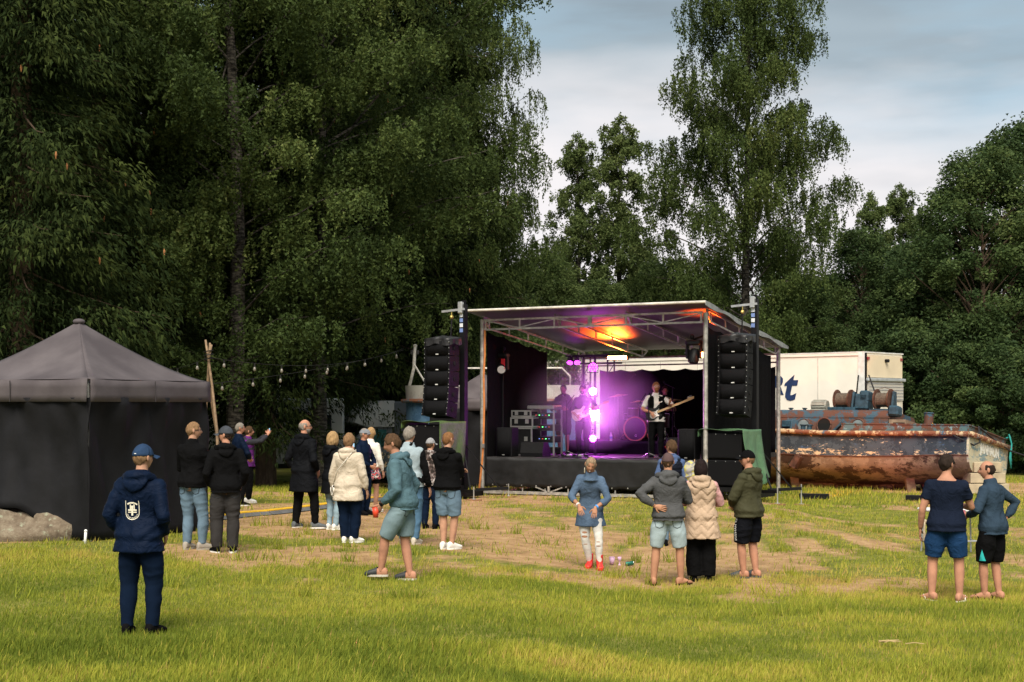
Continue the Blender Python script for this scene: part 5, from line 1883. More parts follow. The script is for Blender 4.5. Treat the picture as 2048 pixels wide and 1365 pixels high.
for (x, y, z, r_, tl) in ((-.62, .15, 1.18, .26, .15), (-.15, .42, 1.02, .22, .1), (.62, .20, 1.15, .25, -.15), (.82, .55, 1.05, .22, .1)):
    cx_ = dk
    m = MB(); m.loft([[(x + q * r_ * math.cos(t * .2618), y + q * r_ * math.sin(t * .2618), z + (1 - q) * .05 + tl * q * r_ * math.cos(t * .2618)) for t in range(24)] for q in (1, .55, .2, .05)]); c_ = m.build('cymbal', CYM, dk, True)
    m = MB(); m.tube([(x, y, z + .06), (x, y, .05)], .012, 6); m.tube([(x, y, .4), (x + .25, y - .1, .0)], .01, 6); m.tube([(x, y, .4), (x - .2, y - .2, .0)], .01, 6); m.tube([(x, y, .4), (x, y + .25, 0)], .01, 6); m.build('cymbal_stand', CHR, dk)
def mic_stand(px, b, top_py, label, boom=None, z=DECK):
    a = sta(px, b)
    t = thing('microphone_stand', label, 'mic stand', stw(a, b, z), -TH)
    zt = stz(top_py, a, b) - z
    m = MB(); m.tube([(0, 0, 0), (0, 0, zt)], .011, 6); m.build('tube', BLKM, t)
    for q in range(3):
        m = MB(); m.tube([(0, 0, .12), (.26 * math.cos(q * 2.09 + .5), .26 * math.sin(q * 2.09 + .5), .01)], .009, 5); m.build('foot', CHR, t)
    e = Vector((0, 0, zt))
    if boom:
        e = e + Vector(boom)
        m = MB(); m.tube([Vector((0, 0, zt)) - Vector(boom) * .3, e], .009, 6); m.build('boom', BLKM, t)
    m = MB(); m.tube([e - Vector((0, -.05, .02)), e + Vector((0, -.04, .03)), e + Vector((0, -.09, .05))], [.014, .022, .026], 8); m.build('microphone', BLKM, t)
mic_stand(1297, 1.15, 800, 'microphone stand in front of the bass player', (.04, .05, .1))
mic_stand(1133, 1.9, 800, 'microphone stand in front of the keyboard player', (-.12, .12, .1))
mic_stand(1345, 3.6, 775, 'tall microphone stand right of the bass player by the drums', (-.25, .1, .1))
mic_stand(1245, 4.2, 775, 'boom microphone stand left of the drum kit', (.35, 0, .35))
bo = at_stage(1222, 3.4, 'water_bottle', 'clear water bottle on the drum riser edge', 'bottle', RZ)
m = MB(); m.tube([(0, 0, 0), (0, 0, .15), (0, 0, .19), (0, 0, .22)], [.035, .035, .014, .014], 12); m.build('bottle_body', M('bottle_plastic', (.6, .65, .7), .15), bo, True)
m = MB(); m.tube([(0, 0, .06), (0, 0, .12)], .0365, 12); m.build('bottle_label', M('label_blue', (.1, .2, .5), .5), bo)
for i in range(7):
    a0 = .9 + i * .6
    r_ = np.random.default_rng(50 + i)
    m = MB(); pts = [(a0 + .25 * q + .1 * r_.normal(), .25 + .2 * r_.random() + .1 * math.sin(q), DECK + .012) for q in range(6)]
    m.tube(pts, .011, 5)
    cb = m.build('cable', BLKM, None, True, label='black cable lying along the front edge of the stage', cat='cable', group='cables along the stage front')
    cb.location = ST0; cb.rotation_euler = (0, 0, -TH)
pb = at_stage(1150, .5, 'pedal_board', 'row of effect pedals on the stage front edge', 'pedal board')
m = MB(); m.box((0, 0, .02), (.8, .3, .04), bev=.01); m.build('board', BLKM, pb)
for q in range(5):
    m = MB(); m.box((-.3 + .15 * q, 0, .06), (.09, .14, .05), bev=.01); m.build('pedal', ALU if q % 2 else BLKM, pb)

# ---------------- musicians
FS = 155
def on_deck(px, b, z=DECK):
    return stw(sta(px, b), b, z)
INF['keys'] = person('musician in black hoodie behind the mixing rack on the stage', 0, 0, 0, FS + 12, H=1.83, base=on_deck(1127, 2.9), headyaw=-8, hands={'both': 'hold'}, voxel=.016, faceon=True,
    top=dict(m=BLK2, name='hoodie', hem=.48, hood=True, infl=.024), bottom=dict(m=BLK, name='shorts', end=.27, infl=.03), shoes=sh(BLK), hair=dict(type='short', m=DARK_H, thick=.005), skin_k='ruddy')
INF['gtr'] = person('bearded guitarist in black with a cream electric guitar', 0, 0, 0, FS + 8, H=1.80, base=on_deck(1166, 2.0), wide=1.05, voxel=.016, faceon=True, smile=True,
    hands={'R': {'p': (.06, .135, .565), 'pole': (1, -.4, -.4), 'dir': (-.7, .3, -.6), 'palm': (0, -1, 0)}, 'L': {'p': (-.17, .16, .64), 'pole': (-1, -.6, -.6), 'dir': (-.2, .6, .6), 'palm': (.6, -.6, 0)}},
    top=dict(m=BLK, name='shirt', hem=.47, sleeve=.62), bottom=dict(m=BLK, infl=.014), shoes=sh(BLK), hair=dict(type='short', m=DARK_H, thick=.014), beard=DARK_H)
INF['bass'] = person('bass player in white tee shirt and black vest singing with sunglasses', 0, 0, 0, FS + 22, H=1.84, base=on_deck(1312, 1.5), wide=1.14, headyaw=12, headpitch=-14, voxel=.016, faceon=True,
    hands={'R': {'p': (.075, .14, .60), 'pole': (1, -.4, -.4), 'dir': (-.6, .2, -.8), 'palm': (0, -1, 0)}, 'L': {'p': (-.165, .15, .70), 'pole': (-1, -.6, -.6), 'dir': (-.2, .6, .7), 'palm': (.6, -.6, 0)}},
    top=[dict(m=fabric('tee_white', (.62, .60, .58)), name='tee_shirt', hem=.47, sleeve=.42), dict(m=BLK, name='vest', hem=.50, sleeve=0, infl=.028)], bottom=dict(m=BLK, infl=.012, slim=.8), shoes=sh(BLK), hair=dict(type='short', m=hairm('hair_copper', (.30, .14, .06)), thick=.016), beard=hairm('hair_copper', (.3, .14, .06)), glasses=M('glasses_white', (.6, .6, .6), .3), skin_k='ruddy')
# open the vest at the front so that the white tee shows
for ch in INF['bass']['root'].children:
    if ch.name.startswith('vest'):
        bm = bmesh.new(); bm.from_mesh(ch.data)
        bmesh.ops.delete(bm, geom=[v for v in bm.verts if v.co.y > .02 and abs(v.co.x) < .055], context='VERTS')
        bm.to_mesh(ch.data); bm.free()
INF['drum'] = person('smiling drummer seated behind the drum kit', 0, 0, 0, FS + 15, H=1.80, base=on_deck(1330, 5.05, RZ), sit=.34, voxel=.016, headyaw=10, faceon=True, smile=True,
    feet=((-.22, .42, .3), (.22, .42, -.3)), hands={'both': 'hold'}, top=dict(m=BLK, name='tee_shirt', hem=.5, sleeve=.42), bottom=dict(m=BLK), shoes=sh(BLK), hair=dict(type='short', m=DARK_H, thick=.016), skin_k='ruddy')
ds = thing('drum_stool', 'round black stool under the drummer', 'stool', on_deck(1330, 5.05, RZ), R(FS + 15))
m = MB(); m.tube([(0, -.02, .47), (0, -.02, .54)], .17, 16); m.build('seat', BLKM, ds, 'auto')
m = MB(); m.tube([(0, -.02, 0), (0, -.02, .47)], .02, 8); m.build('stem', CHR, ds)
for q in range(3):
    m = MB(); m.tube([(0, -.02, .2), (.25 * math.cos(q * 2.09), .25 * math.sin(q * 2.09), .01)], .012, 5); m.build('leg', CHR, ds)
def guitar(info, name, label, bodym, neckm, long):
    """solid body with two horns, pick guard, neck, headstock; across the player's belly"""
    H = info['H']
    t = thing(name, label, 'guitar', toworld(info, info['B']((.05, .145, .585 * H))), R(info['face']))
    ax = Vector((-.90, .05, .36)).normalized()
    out = Vector((0, 1, 0))
    up = out.cross(ax).normalized() * -1
    if up.z < 0:
        up = -up
    q = [(-.21, .02), (-.17, .13), (-.06, .155), (.02, .12), (.08, .11), (.17, .155), (.20, .12), (.12, .05), (.12, -.05), (.17, -.10), (.12, -.13), (.03, -.115), (-.06, -.155), (-.17, -.13), (-.21, -.04)]
    m = MB(); m.loft([[ax * u + up * v + out * o for u, v in q] for o in (-.02, .022)]); m.build('guitar_body', bodym, t)
    m = MB(); m.loft([[ax * u * .6 + up * (v * .55 - .03) + out * o for u, v in q] for o in (.023, .027)]); m.build('pick_guard', WHITEL, t)
    L = .86 if long else .66
    m = MB(); m.bar(ax * .08 + out * .02, ax * L + out * .02, .022, .05); m.build('neck', neckm, t)
    m = MB(); m.loft([[ax * u + up * v + out * o for u, v in ((L, -.025), (L + .16, -.02), (L + .18, .03), (L + .05, .055), (L, .025))] for o in (.008, .026)]); hs = m.build('headstock', neckm, t)
    for i in range(4 if long else 6):
        m = MB(); m.box(ax * (L + .03 + .03 * i) + up * .065 + out * .015, (.012, .012, .02)); m.build('tuner', CHR, hs)
    m = MB(); m.tube([ax * -.2 + up * .05, ax * -.25 + up * .35 - out * .12, ax * .0 + up * .52 - out * .20], .012, 5); m.build('strap', BLKM, t)
guitar(INF['gtr'], 'electric_guitar', 'cream electric guitar held by the bearded guitarist', M('guitar_cream', (.62, .52, .46), .3), M('maple', (.45, .30, .16), .5), False)
guitar(INF['bass'], 'bass_guitar', 'black bass guitar with pale maple neck held by the bass player', M('bass_black', (.02, .02, .022), .25), M('maple_pale', (.55, .38, .20), .5), True)
# ------------------------------------------------------------------ speaker towers
g = NG('tarp_green', .45, .35)
g.color(g.ramp(g.noise(4, 5), [(.3, (.055, .10, .030)), (.7, (.095, .15, .05))])); g.bump(g.noise(16, 4, .6), .8, .02)
g = NG('tarp_green_cool', .45, .35)
g.color(g.ramp(g.noise(4, 5), [(.3, (.05, .115, .055)), (.7, (.09, .17, .085))])); g.bump(g.noise(16, 4, .6), .8, .02)
COVER = M('black_cover', (.02, .02, .022), .4, 0, .4, 6, .7, 16)
def pa_tower(px, d, rz, label_side, tarpm, py_top, py_bot, sub_top_py, mast_py, flare):
    base = onground(px, d)
    H0 = base.z
    zz = lambda py: CAMH - (py - HOR) * d / FPX - H0
    tw = thing('lifting_tower', 'black lifting tower with silver head carrying the %s line array' % label_side, 'tower', base, rz)
    top = zz(mast_py)
    m = MB(); m.box((.12, .55, top / 2 + .1), (.14, .14, top - .2)); m.build('mast', BLKM, tw)
    m = MB(); m.box((.12, .55, top - .35), (.09, .09, .9)); m.build('inner_mast', BLKP, tw)
    for i in range(4):
        m = MB(); m.box((.10, .475, top - .62 + .12 * i), (.09, .004, .09)); m.build('sticker', M('sticker_%d' % (i % 2), ((.15, .22, .45), (.6, .62, .66))[i % 2], .5), tw)
    m = MB(); m.bar((-.42, .42, top - .16), (.22, .42, top - .12), .05); m.build('head_arm', ALU, tw)
    m = MB(); m.box((.10, .45, top - .08), (.12, .12, .28), bev=.02); m.build('head_block', ALU, tw)
    m = MB(); m.ball((-.14, .42, top - .30), .05, 8, 6); m.tube([(-.14, .42, top - .14), (-.14, .42, top - .36)], .014, 6); m.build('hook', M('brass', (.5, .38, .12), .4, .8), tw)
    m = MB(); m.tube([(-.14, .42, top - .34), (-.14, .38, zz(py_top) + .10)], .018, 6); m.build('hoist_chain', BLKM, tw)
    m = MB(); m.box((.12, .35, .12), (.8, .9, .12)); m.build('chassis', BLKM, tw)
    for sx in (-1, 1):
        for sy in (-1, 1):
            e = (.12 + sx * .95, .30 + sy * .75)
            we = base + Matrix.Rotation(rz, 3, 'Z') @ Vector((e[0], e[1], 0))
            gzl = gz(we.x, we.y) - H0
            m = MB(); m.bar((.12 + sx * .3, .30 + sy * .3, .20), (e[0], e[1], .24), .07); lg = m.build('outrigger', BLKM, tw)
            m = MB(); m.tube([(e[0], e[1], gzl + .03), (e[0], e[1], .34)], .016, 6); m.disc((e[0], e[1], gzl + .035), .06, (0, 0, 1), .015, 10); m.build('jack', ALU, lg)
            m = MB(); m.box((e[0], e[1], gzl + .012), (.36, .14, .03)); m.build('wood_pad', M('plank_wood', (.24, .12, .06), .85, 0, .3, 8), lg)
            m = MB(); m.bar((e[0] * .8 + .02, e[1] * .8 + .06, .26), (.12 + sx * .06, .5 + sy * .05, 1.25), .03); m.build('strut', BLKM, lg)
    # line array
    ar = thing('line_array', '%s hanging line array of five black cabinets under a black cover' % label_side, 'speaker', base, rz)
    n = 5
    h = (zz(py_top) - zz(py_bot)) / n
    tilt = 0.0
    p = Vector((-.10, 0, zz(py_top)))
    W_, D_ = .72, .48
    for i in range(n):
        T = Matrix.Translation(p) @ Matrix.Rotation(tilt, 4, 'X')
        m = MB()
        q = [(-W_ / 2, -D_ / 2), (W_ / 2, -D_ / 2), (W_ / 2 - .06, D_ / 2), (-W_ / 2 + .06, D_ / 2)]
        m.loft([[T @ Vector((x, y, z)) for x, y in q] for z in (-h + .012, -.004)])
        c = m.build('cabinet', BLKP, ar)
        m = MB(); m.slab(lambda u, v: T @ Vector((-W_ / 2 + .05 + u * (W_ - .1), -D_ / 2 - .012 - .02 * math.sin(math.pi * u), -h + .03 + v * (h - .05))), 8, 1, (0, .008, 0)); m.build('grille', GRILLE, c, True)
        m = MB(); m.box((.02, -D_ / 2 - .038, -h + .04), (.075, .006, .022), T); m.build('badge', M('badge_plate', (.55, .55, .53), .4), c)
        for x in (-1, 1):
            m = MB(); m.box((x * (W_ / 2 - .012), -D_ / 2 - .005, -h / 2), (.03, .03, h * .96), T); rg = m.build('rigging', BLKM, c)
            for zz_ in (-.12, -.5, -.88):
                m = MB(); m.ball(T @ Vector((x * (W_ / 2 - .010), -D_ / 2 - .024, zz_ * h)), .012, 6, 4); m.build('pin', ALU, rg)
        m = MB(); m.disc(T @ Vector((W_ / 2 - .028, 0, -h / 2)), .055, T.to_3x3() @ Vector((.97, .12, 0)), .03, 14); m.build('handle', M('handle_black', (.004, .004, .004), .9), c)
        p = T @ Vector((0, 0, -h))
        tilt -= R(3.2) if i > 0 else 0
    zt = zz(py_top)
    m = MB()
    def cov(u, v):
        a = u * 2 * math.pi
        x, y = math.cos(a), math.sin(a)
        k_ = (abs(x) ** 5 + abs(y) ** 5) ** -.2
        wv = .02 * math.sin(a * 7 + 1) + .015 * math.sin(a * 11)
        if v < .5:
            t = v * 2
            return (-.10 + x * k_ * (W_ / 2 + .04 + wv * (1 - t)), y * k_ * (D_ / 2 + .05 + wv), zt - .10 - .03 * math.sin(a * 5) * (1 - t) + .16 * t)
        t = (v - .5) * 2
        return (-.10 + x * k_ * (W_ / 2 + .04) * (1 - t), y * k_ * (D_ / 2 + .05) * (1 - t), zt + .06 + .07 * t + .02 * math.sin(a * 3) * (1 - t))
    m.sheet(cov, 48, 10); m.build('cover', COVER, ar, True)
    # subs under the tarpaulin
    sz = zz(sub_top_py)
    for i in range(2):
        hh = (sz - .40) / 2
        sb = thing('subwoofer', '%s black subwoofer under the %s array, beneath a green tarpaulin' % (('lower', 'upper')[i], label_side), 'subwoofer', base, rz)
        z0 = .34 + i * (hh + .02)
        m = MB(); m.box((-.16, -.30, z0 + hh / 2), (1.0, .95, hh), bev=.02); m.build('cabinet', BLKP, sb)
        m = MB(); m.slab(lambda u, v: (-.16 - .46 + u * .92, -.785 - .015 * math.sin(math.pi * u), z0 + .04 + v * (hh - .08)), 6, 1, (0, .01, 0)); m.build('grille', GRILLE, sb)
        for q in range(4):
            m = MB(); m.ball((-.16 - .36 + q * .24, -.80, z0 + hh - .03), .012, 6, 4); m.build('screw', ALU, sb)
    pl = thing('speaker_dolly', 'low black dolly under the %s subwoofers' % label_side, 'dolly', base, rz)
    m = MB(); m.box((-.16, -.30, .27), (1.05, 1.0, .10)); m.build('board', BLKM, pl)
    for x in (-.55, .25):
        for y in (-.7, .1):
            m = MB(); m.tube([(x - .03, y, .11), (x + .03, y, .11)], .11, 14); m.build('caster', M('caster_rubber', (.03, .035, .05), .6), pl)
    m = MB()
    def tarp(u, v):
        # front edge -> over the top -> hangs down on the right side, flared at the foot
        s = u
        y = -.86 + v * 1.10
        if s < .12:
            t = s / .12
            return (-.70, y, sz - .14 + .14 * t + .02 * math.sin(v * 17))
        if s < .45:
            t = (s - .12) / .33
            return (-.70 + t * 1.09, y - .02 * math.sin(t * 9), sz + .03 + .02 * math.sin(t * 7 + v * 6))
        t = (s - .45) / .55
        return (.40 + flare * t ** 1.5 + .035 * math.sin(v * 15 + t * 3) * t, y - .05 * t, sz + .03 - t * (sz - .42) + .07 * math.sin(v * 8) * t)
    m.slab(tarp, 40, 30, (.004, 0, .006)); m.build('tarpaulin', tarpm, None, True, label='green tarpaulin draped over the %s subwoofers' % label_side, cat='tarpaulin').location = base
    bpy.context.view_layer.update()
    o = bpy.data.objects[-1] if False else None
    return base
for a_ in ((893, 33.6, -R(32), 'left', MATS['tarp_green'], 682, 836, 846, 607, .0), (1482, 33.0, -R(32), 'right', MATS['tarp_green_cool'], 676, 834, 862, 596, .26)):
    pa_tower(*a_)
for o in COL.objects:
    if o.name.startswith('tarpaulin'):
        o.rotation_euler = (0, 0, -R(32) if 'left' in o['label'] else -R(32))

# ------------------------------------------------------------------ white semi trailer
WT = M('trailer_white', (.78, .74, .66), .5, 0, .06, 1.2, .1, 3)
CREAM = M('trailer_cream', (.66, .56, .40), .55, 0, .06, 1.5)
GRYS = M('trailer_grey', (.30, .31, .32), .5, .2)
tr0 = P(1727, 812, 43.0)
tr0.z = gz(tr0.x, tr0.y)
ang = math.atan2(.67, -.74)
tl = thing('semi_trailer', 'white box trailer with dark blue letters on its side behind the stage', 'trailer', tr0, ang)
# local: +x along the side away to the left, rear face at x = 0, width along local -y (to the right, away)
TL, TW, TZ0, TZ1 = 13.0, 2.5, 1.05, 4.02
gzt = 0
m = MB(); m.box((TL / 2, -TW / 2, (TZ0 + TZ1) / 2), (TL, TW, TZ1 - TZ0)); m.build('box', WT, tl)
for i in range(9):
    m = MB(); m.box((.05 + i * 1.5, .008, (TZ0 + TZ1) / 2), (.02, .012, TZ1 - TZ0 - .12)); m.build('side_seam', M('seam_grey', (.50, .48, .44), .6), tl)
for z in (TZ1 - .03, TZ0 + .05):
    m = MB(); m.box((TL / 2, .012, z), (TL, .03, .10)); m.build('side_rail', GRYS if z < 2 else WT, tl)
m = MB(); m.box((.06, .015, (TZ0 + TZ1) / 2), (.20, .035, TZ1 - TZ0)); m.build('corner_post', M('corner_white', (.66, .66, .64), .5), tl)
m = MB(); m.box((-.02, -.10, (TZ0 + TZ1) / 2), (.05, .07, TZ1 - TZ0)); m.build('door_seal', BLKM, tl)
m = MB(); m.box((-.03, -TW / 2 - .05, 3.62), (.05, 2.2, .68)); m.build('rear_door', CREAM, tl)
m = MB(); m.box((-.06, -TW / 2 - .05, 3.21), (.14, 2.42, .10), bev=.02); m.build('tail_lift_bar', M('bar_grey', (.42, .45, .46), .4, .5), tl)
g = NG('checker_plate', .5, .4)
ck = g.n('ShaderNodeTexChecker'); ck.inputs['Scale'].default_value = 26; ck.inputs[1].default_value = (.42, .40, .35, 1); ck.inputs[2].default_value = (.52, .49, .43, 1)
g.l(g.tc.outputs['Object'], ck.inputs[0]); g.color(ck.outputs[0])
m = MB(); m.box((-.05, -TW / 2 - .05, 2.85), (.06, 2.24, .56)); m.build('lift_plate', g.m, tl)
for i in range(6):
    m = MB(); m.box((-.083, -TW / 2 - .05, 2.61 + i * .096), (.012, 2.2, .02)); m.build('plate_rib', GRYS, tl)
m = MB(); m.box((-.03, -TW / 2 - .05, 1.84), (.05, 2.24, 1.42)); lo_d = m.build('lower_door', M('lower_cream', (.62, .57, .47), .6, 0, .1), tl)
for y in (-.65, -1.85):
    m = MB(); m.box((-.06, y, 2.16), (.014, .9, .62)); m.build('door_field', M('door_field', (.66, .62, .54), .6), lo_d)
m = MB(); m.bar((-.075, -.75, 2.2), (-.075, -1.05, 2.17), .014, .03); m.bar((-.075, -.74, 2.43), (-.075, -.78, 2.19), .014, .03); m.build('red_mark', M('paint_red', (.5, .06, .05), .6), lo_d)
for y in (-.20, -2.32):
    m = MB(); m.box((-.05, y, 3.86), (.05, .12, .08)); m.build('marker_light', M('marker_red', (.25, .03, .03), .3), tl)
m = MB(); m.box((-.10, -1.3, 3.80), (.14, .12, .10), bev=.02); m.build('rear_camera', BLKM, tl)
m = MB(); m.box((TL / 2, -TW / 2, TZ1 + .02), (TL + .06, TW + .06, .04)); m.build('roof', M('trailer_roof', (.60, .60, .58), .6), tl)
for x in (1.6, 2.9, 4.2):
    for y in (-.2, -2.3):
        m = MB(); m.tube([(x, y - .14, .50), (x, y + .14, .50)], .50, 20); wh_ = m.build('wheel', M('tyre', (.02, .02, .02), .9), tl, 'auto')
        m = MB(); m.disc((x, y + (.145 if y > -1 else -.145), .5), .27, (0, 1, 0), .03, 16); m.build('rim', GRYS, wh_)
m = MB(); m.box((TL / 2, -TW / 2, .95), (TL - .4, .9, .18)); m.build('chassis', BLKM, tl)
m = MB(); m.box((TL - 2.5, -.5, .45), (.15, .15, .95)); m.build('landing_leg', BLKM, tl)
m = MB(); m.box((TL - 2.5, -2.0, .45), (.15, .15, .95)); m.build('landing_leg', BLKM, tl)
LET = M('letter_navy', (.018, .035, .10), .5)
for txt, px_, sz_, zc in (('R', 1552, .78, 773), ('t', 1577, 1.25, 775)):
    me = text_mesh(txt, sz_, .004, .25, .035)
    r_ = (px_ - 1024) / FPX
    t_ = (tr0.x - r_ * tr0.y) / (.74 + .67 * r_)
    dd = tr0.y + .67 * t_
    zc_ = CAMH - (zc - HOR) * dd / FPX - tr0.z
    for v in me.vertices:
        x, y, z = v.co
        v.co = (t_ - x, .012 + z, zc_ + y)
    link('letter', me, LET, tl)

# ------------------------------------------------------------------ rusty boat (right)
def layered(name, base, coats, rough=.7):
    """flaking coats: list of (colour, noise scale, threshold, stretch, zlo, zhi)"""
    g = NG(name, rough, .35)
    c = base
    z = g.xyz()[2]
    hgt = None
    for (col, scl, thr, sc, zl, zh) in coats:
        n = g.noise(scl, 12, .76, sc=sc)
        f = g.ramp(n, [(thr, 0.0), (thr + .025, 1.0)])
        if zl is not None:
            zm = g.n('ShaderNodeMapRange'); zm.clamp = True
            zm.inputs[1].default_value = zl; zm.inputs[2].default_value = zh; zm.inputs[3].default_value = 0; zm.inputs[4].default_value = 1
            g.l(z, zm.inputs[0])
            zn = g.math('ADD', zm.outputs[0], g.math('MULTIPLY', g.math('SUBTRACT', n, .5), .9))
            f = g.math('MULTIPLY', g.ramp(zn, [(.42, 0.0), (.58, 1.0)]), f)
        c = g.mix(f, c, col)
        hgt = f if hgt is None else g.math('ADD', hgt, f)
    g.color(c)
    g.bump(g.math('ADD', hgt, g.noise(40, 5)), .5, .006)
    return g.m
S1, SV = (1, 1, 1), (.7, .7, 1.6)
HULLU = layered('hull_upper', (.022, .034, .046), [((.045, .062, .078), 2.2, .5, S1, None, None), ((.55, .42, .26), 3.6, .545, SV, 1.30, 1.02), ((.60, .48, .33), 5.5, .60, SV, None, None), ((.05, .10, .19), 4.5, .62, SV, None, None), ((.25, .09, .03), 2.8, .63, (1, 1, 3), None, None)])
HULLL = layered('hull_bottom', (.19, .135, .09), [((.27, .20, .135), 1.6, .48, S1, None, None), ((.060, .034, .022), 1.5, .51, (.7, .7, 1.3), None, None), ((.42, .30, .19), 5, .64, (1, 1, .3), None, None), ((.05, .025, .02), 3, .60, S1, None, None)])
RAILM = layered('rub_rail', (.17, .06, .03), [((.45, .34, .20), 5, .52, S1, None, None), ((.05, .11, .16), 3, .58, S1, None, None)])
BULW = layered('bulwark_paint', (.07, .125, .14), [((.095, .04, .024), 2.4, .46, S1, None, None), ((.17, .27, .30), 5, .60, S1, None, None), ((.08, .15, .17), 8, .62, S1, None, None)])
HOUSE = layered('deckhouse_paint', (.035, .075, .11), [((.095, .04, .026), 2.6, .46, S1, None, None), ((.07, .13, .18), 4.2, .60, S1, None, None), ((.05, .028, .022), 6, .66, S1, None, None)])
TRANS = layered('transom_paint', (.48, .43, .30), [((.16, .24, .26), 2.2, .52, (.6, .6, 2.0), .85, 1.1), ((.30, .36, .34), 5, .55, (2, 2, .4), .85, 1.05), ((.34, .13, .07), 5, .64, S1, None, None), ((.20, .15, .09), 3, .62, (2, 2, .5), None, None)])
BLUEP = M('winch_blue', (.02, .05, .075), .55, 0, .5, 7, .4, 40)
RUSTM = M('rust', (.085, .038, .024), .9, 0, .5, 9, .5, 40)
DARKM = M('dark_opening', (.004, .004, .004), .9)
sn = P(1932, 812, 38.3)
sn.z = gz(sn.x, sn.y) + .02
bax = Vector((-.80, .60, 0)).normalized()
boat = thing('work_boat', 'rusty blue work boat propped on land right of the stage', 'boat', sn)
# local +x runs along the near side towards the bow (left), +y is across the boat, away from the camera
Mb = Matrix((( bax.x, -bax.y * -1, 0), (bax.y, bax.x * -1, 0), (0, 0, 1))).to_4x4()
yax = Vector((.60, .80, 0)).normalized()
rot3 = Matrix(((bax.x, yax.x, 0), (bax.y, yax.y, 0), (0, 0, 1)))
# (left-handed frame: mirror x) -> use x' = -x so that local x runs to the right
rot3 = Matrix(((-bax.x, yax.x, 0), (-bax.y, yax.y, 0), (0, 0, 1)))
heel = Matrix.Rotation(-R(8), 3, 'X')
boat.rotation_euler = (rot3 @ heel).to_euler()
BWID, BLEN = 3.3, 11.5
def hull_y(t, z):
    """half-beam inset as a function of station t (0 stern .. 1 bow)"""
    return (1 - .10 * S(t, 0, .35)) if t < .45 else max(.02, 1 - ((t - .45) / .55) ** 2.2)
prof = [(1.62, 1.0), (1.30, .998), (1.10, .992), (.98, .98), (.78, .94), (.60, .86), (.48, .72), (.40, .52), (.34, .28), (.30, .06)]
def station(t, up=True):
    x = -BLEN * t
    sheer = .55 * max(0, t - .35) ** 1.6
    hb = BWID / 2 * float(hull_y(t, 0))
    rise = .22 * (1 - S(t, 0, .3)) 
    near, far = [], []
    for z, w_ in prof:
        zz_ = z + sheer * (z / 1.62) + (float(rise) * (1.62 - z) / 1.62)
        near.append(Vector((x - (.0 if t > 0 else 0), BWID / 2 - hb * w_, zz_)))
        far.append(Vector((x, BWID / 2 + hb * w_, zz_)))
    return near, far
ts = [0, .04, .1, .18, .28, .38, .48, .58, .68, .78, .88, .95, 1.0]
def strip(i0, i1, side):
    m = MB()
    st = [station(t)[side][i0:i1 + 1] for t in ts]
    n = i1 - i0 + 1
    vs = [p for s_ in st for p in s_]
    m.add(vs, [(a * n + b, a * n + b + 1, (a + 1) * n + b + 1, (a + 1) * n + b) for a in range(len(ts) - 1) for b in range(n - 1)])
    return m
for side in (0, 1):
    strip(0, 3, side).build('upper_hull', HULLU, boat, True)
    strip(3, len(prof) - 1, side).build('lower_hull', HULLL, boat, True)
    for q in range(9):     # plating seams proud by a weld bead
        t = .02 + .055 * q
        a, b = station(t)[side][3], station(t)[side][0]
        m = MB(); m.tube([a.lerp(b, u) + Vector((0, -.004 if side == 0 else .004, 0)) for u in (0, .33, .66, 1)], .006, 5); m.build('weld_seam', RUSTM if q % 3 == 0 else HULLU, boat)
    m = MB()
    m.tube([station(t)[side][0] + Vector((.0, -.05 if side == 0 else .05, .02)) for t in ts], [(.085, .075)] * len(ts), 8); m.build('rub_rail', RAILM, boat, True)
    m = MB(); m.tube([station(t)[side][3] + Vector((0, -.006 if side == 0 else .006, 0)) for t in ts], .018, 5); m.build('belt_seam', RUSTM, boat, True)
# deck
m = MB()
dv = []
for t in ts:
    a, b = station(t); dv += [a[0] + Vector((0, 0, -.02)), b[0] + Vector((0, 0, -.02))]
m.add(dv, [(2 * i, 2 * i + 1, 2 * i + 3, 2 * i + 2) for i in range(len(ts) - 1)]); m.build('deck', RUSTM, boat)
# transom
na, fa_ = station(0)
m = MB()
loop = na + fa_[::-1]
off = Vector((.012, 0, 0))
m.add([p + off for p in loop] + [p - Vector((.05, 0, 0)) for p in loop], [tuple(range(len(loop)))] + [(i, i + len(loop), (i + 1) % len(loop) + len(loop), (i + 1) % len(loop)) for i in range(len(loop))]); trn = m.build('transom', TRANS, boat)
m = MB(); m.tube([na[0] + Vector((.06, -.04, .02)), fa_[0] + Vector((.06, .04, .02))], [(.085, .075)] * 2, 8); m.build('rub_rail', RAILM, boat, True)
me = text_mesh('JANMAUN', .34, .003, 0, .02)
for v in me.vertices:
    x, y, z = v.co
    v.co = (.018 + z, 1.72 + x * 1.0, 1.36 + y)
link('boat_name', me, M('faded_white', (.66, .66, .60), .7, 0, .2, 12), trn)
# bulwark
def bul(p0, p1, h0, h1, name='bulwark'):
    m = MB(); m.slab(lambda u, v: Vector(p0).lerp(Vector(p1), u) + Vector((0, 0, v * (h0 + (h1 - h0) * u))), 14, 2, (0.0, .03, 0) if abs(p0[1] - p1[1]) < 1 else (-.03, 0, 0))
    b_ = m.build(name, BULW, boat)
    m = MB(); m.bar(Vector(p0) + Vector((0, .015, h0)), Vector(p1) + Vector((0, .015, h1)), .07, .03); m.build('cap_rail', BULW, b_)
    return b_
bul((-.06, .10, 1.66), (-3.75, .14, 1.68), .24, .24)
bul((-.04, .08, 1.66), (-.04, BWID - .08, 1.66), .24, .22)
bul((-.06, BWID - .12, 1.66), (-4.6, BWID - .16, 1.70), .24, .24)
for q in range(5):
    m = MB(); m.box((-.5 - q * .75, .19, 1.77), (.03, .10, .22)); m.build('bulwark_stay', BULW, boat)
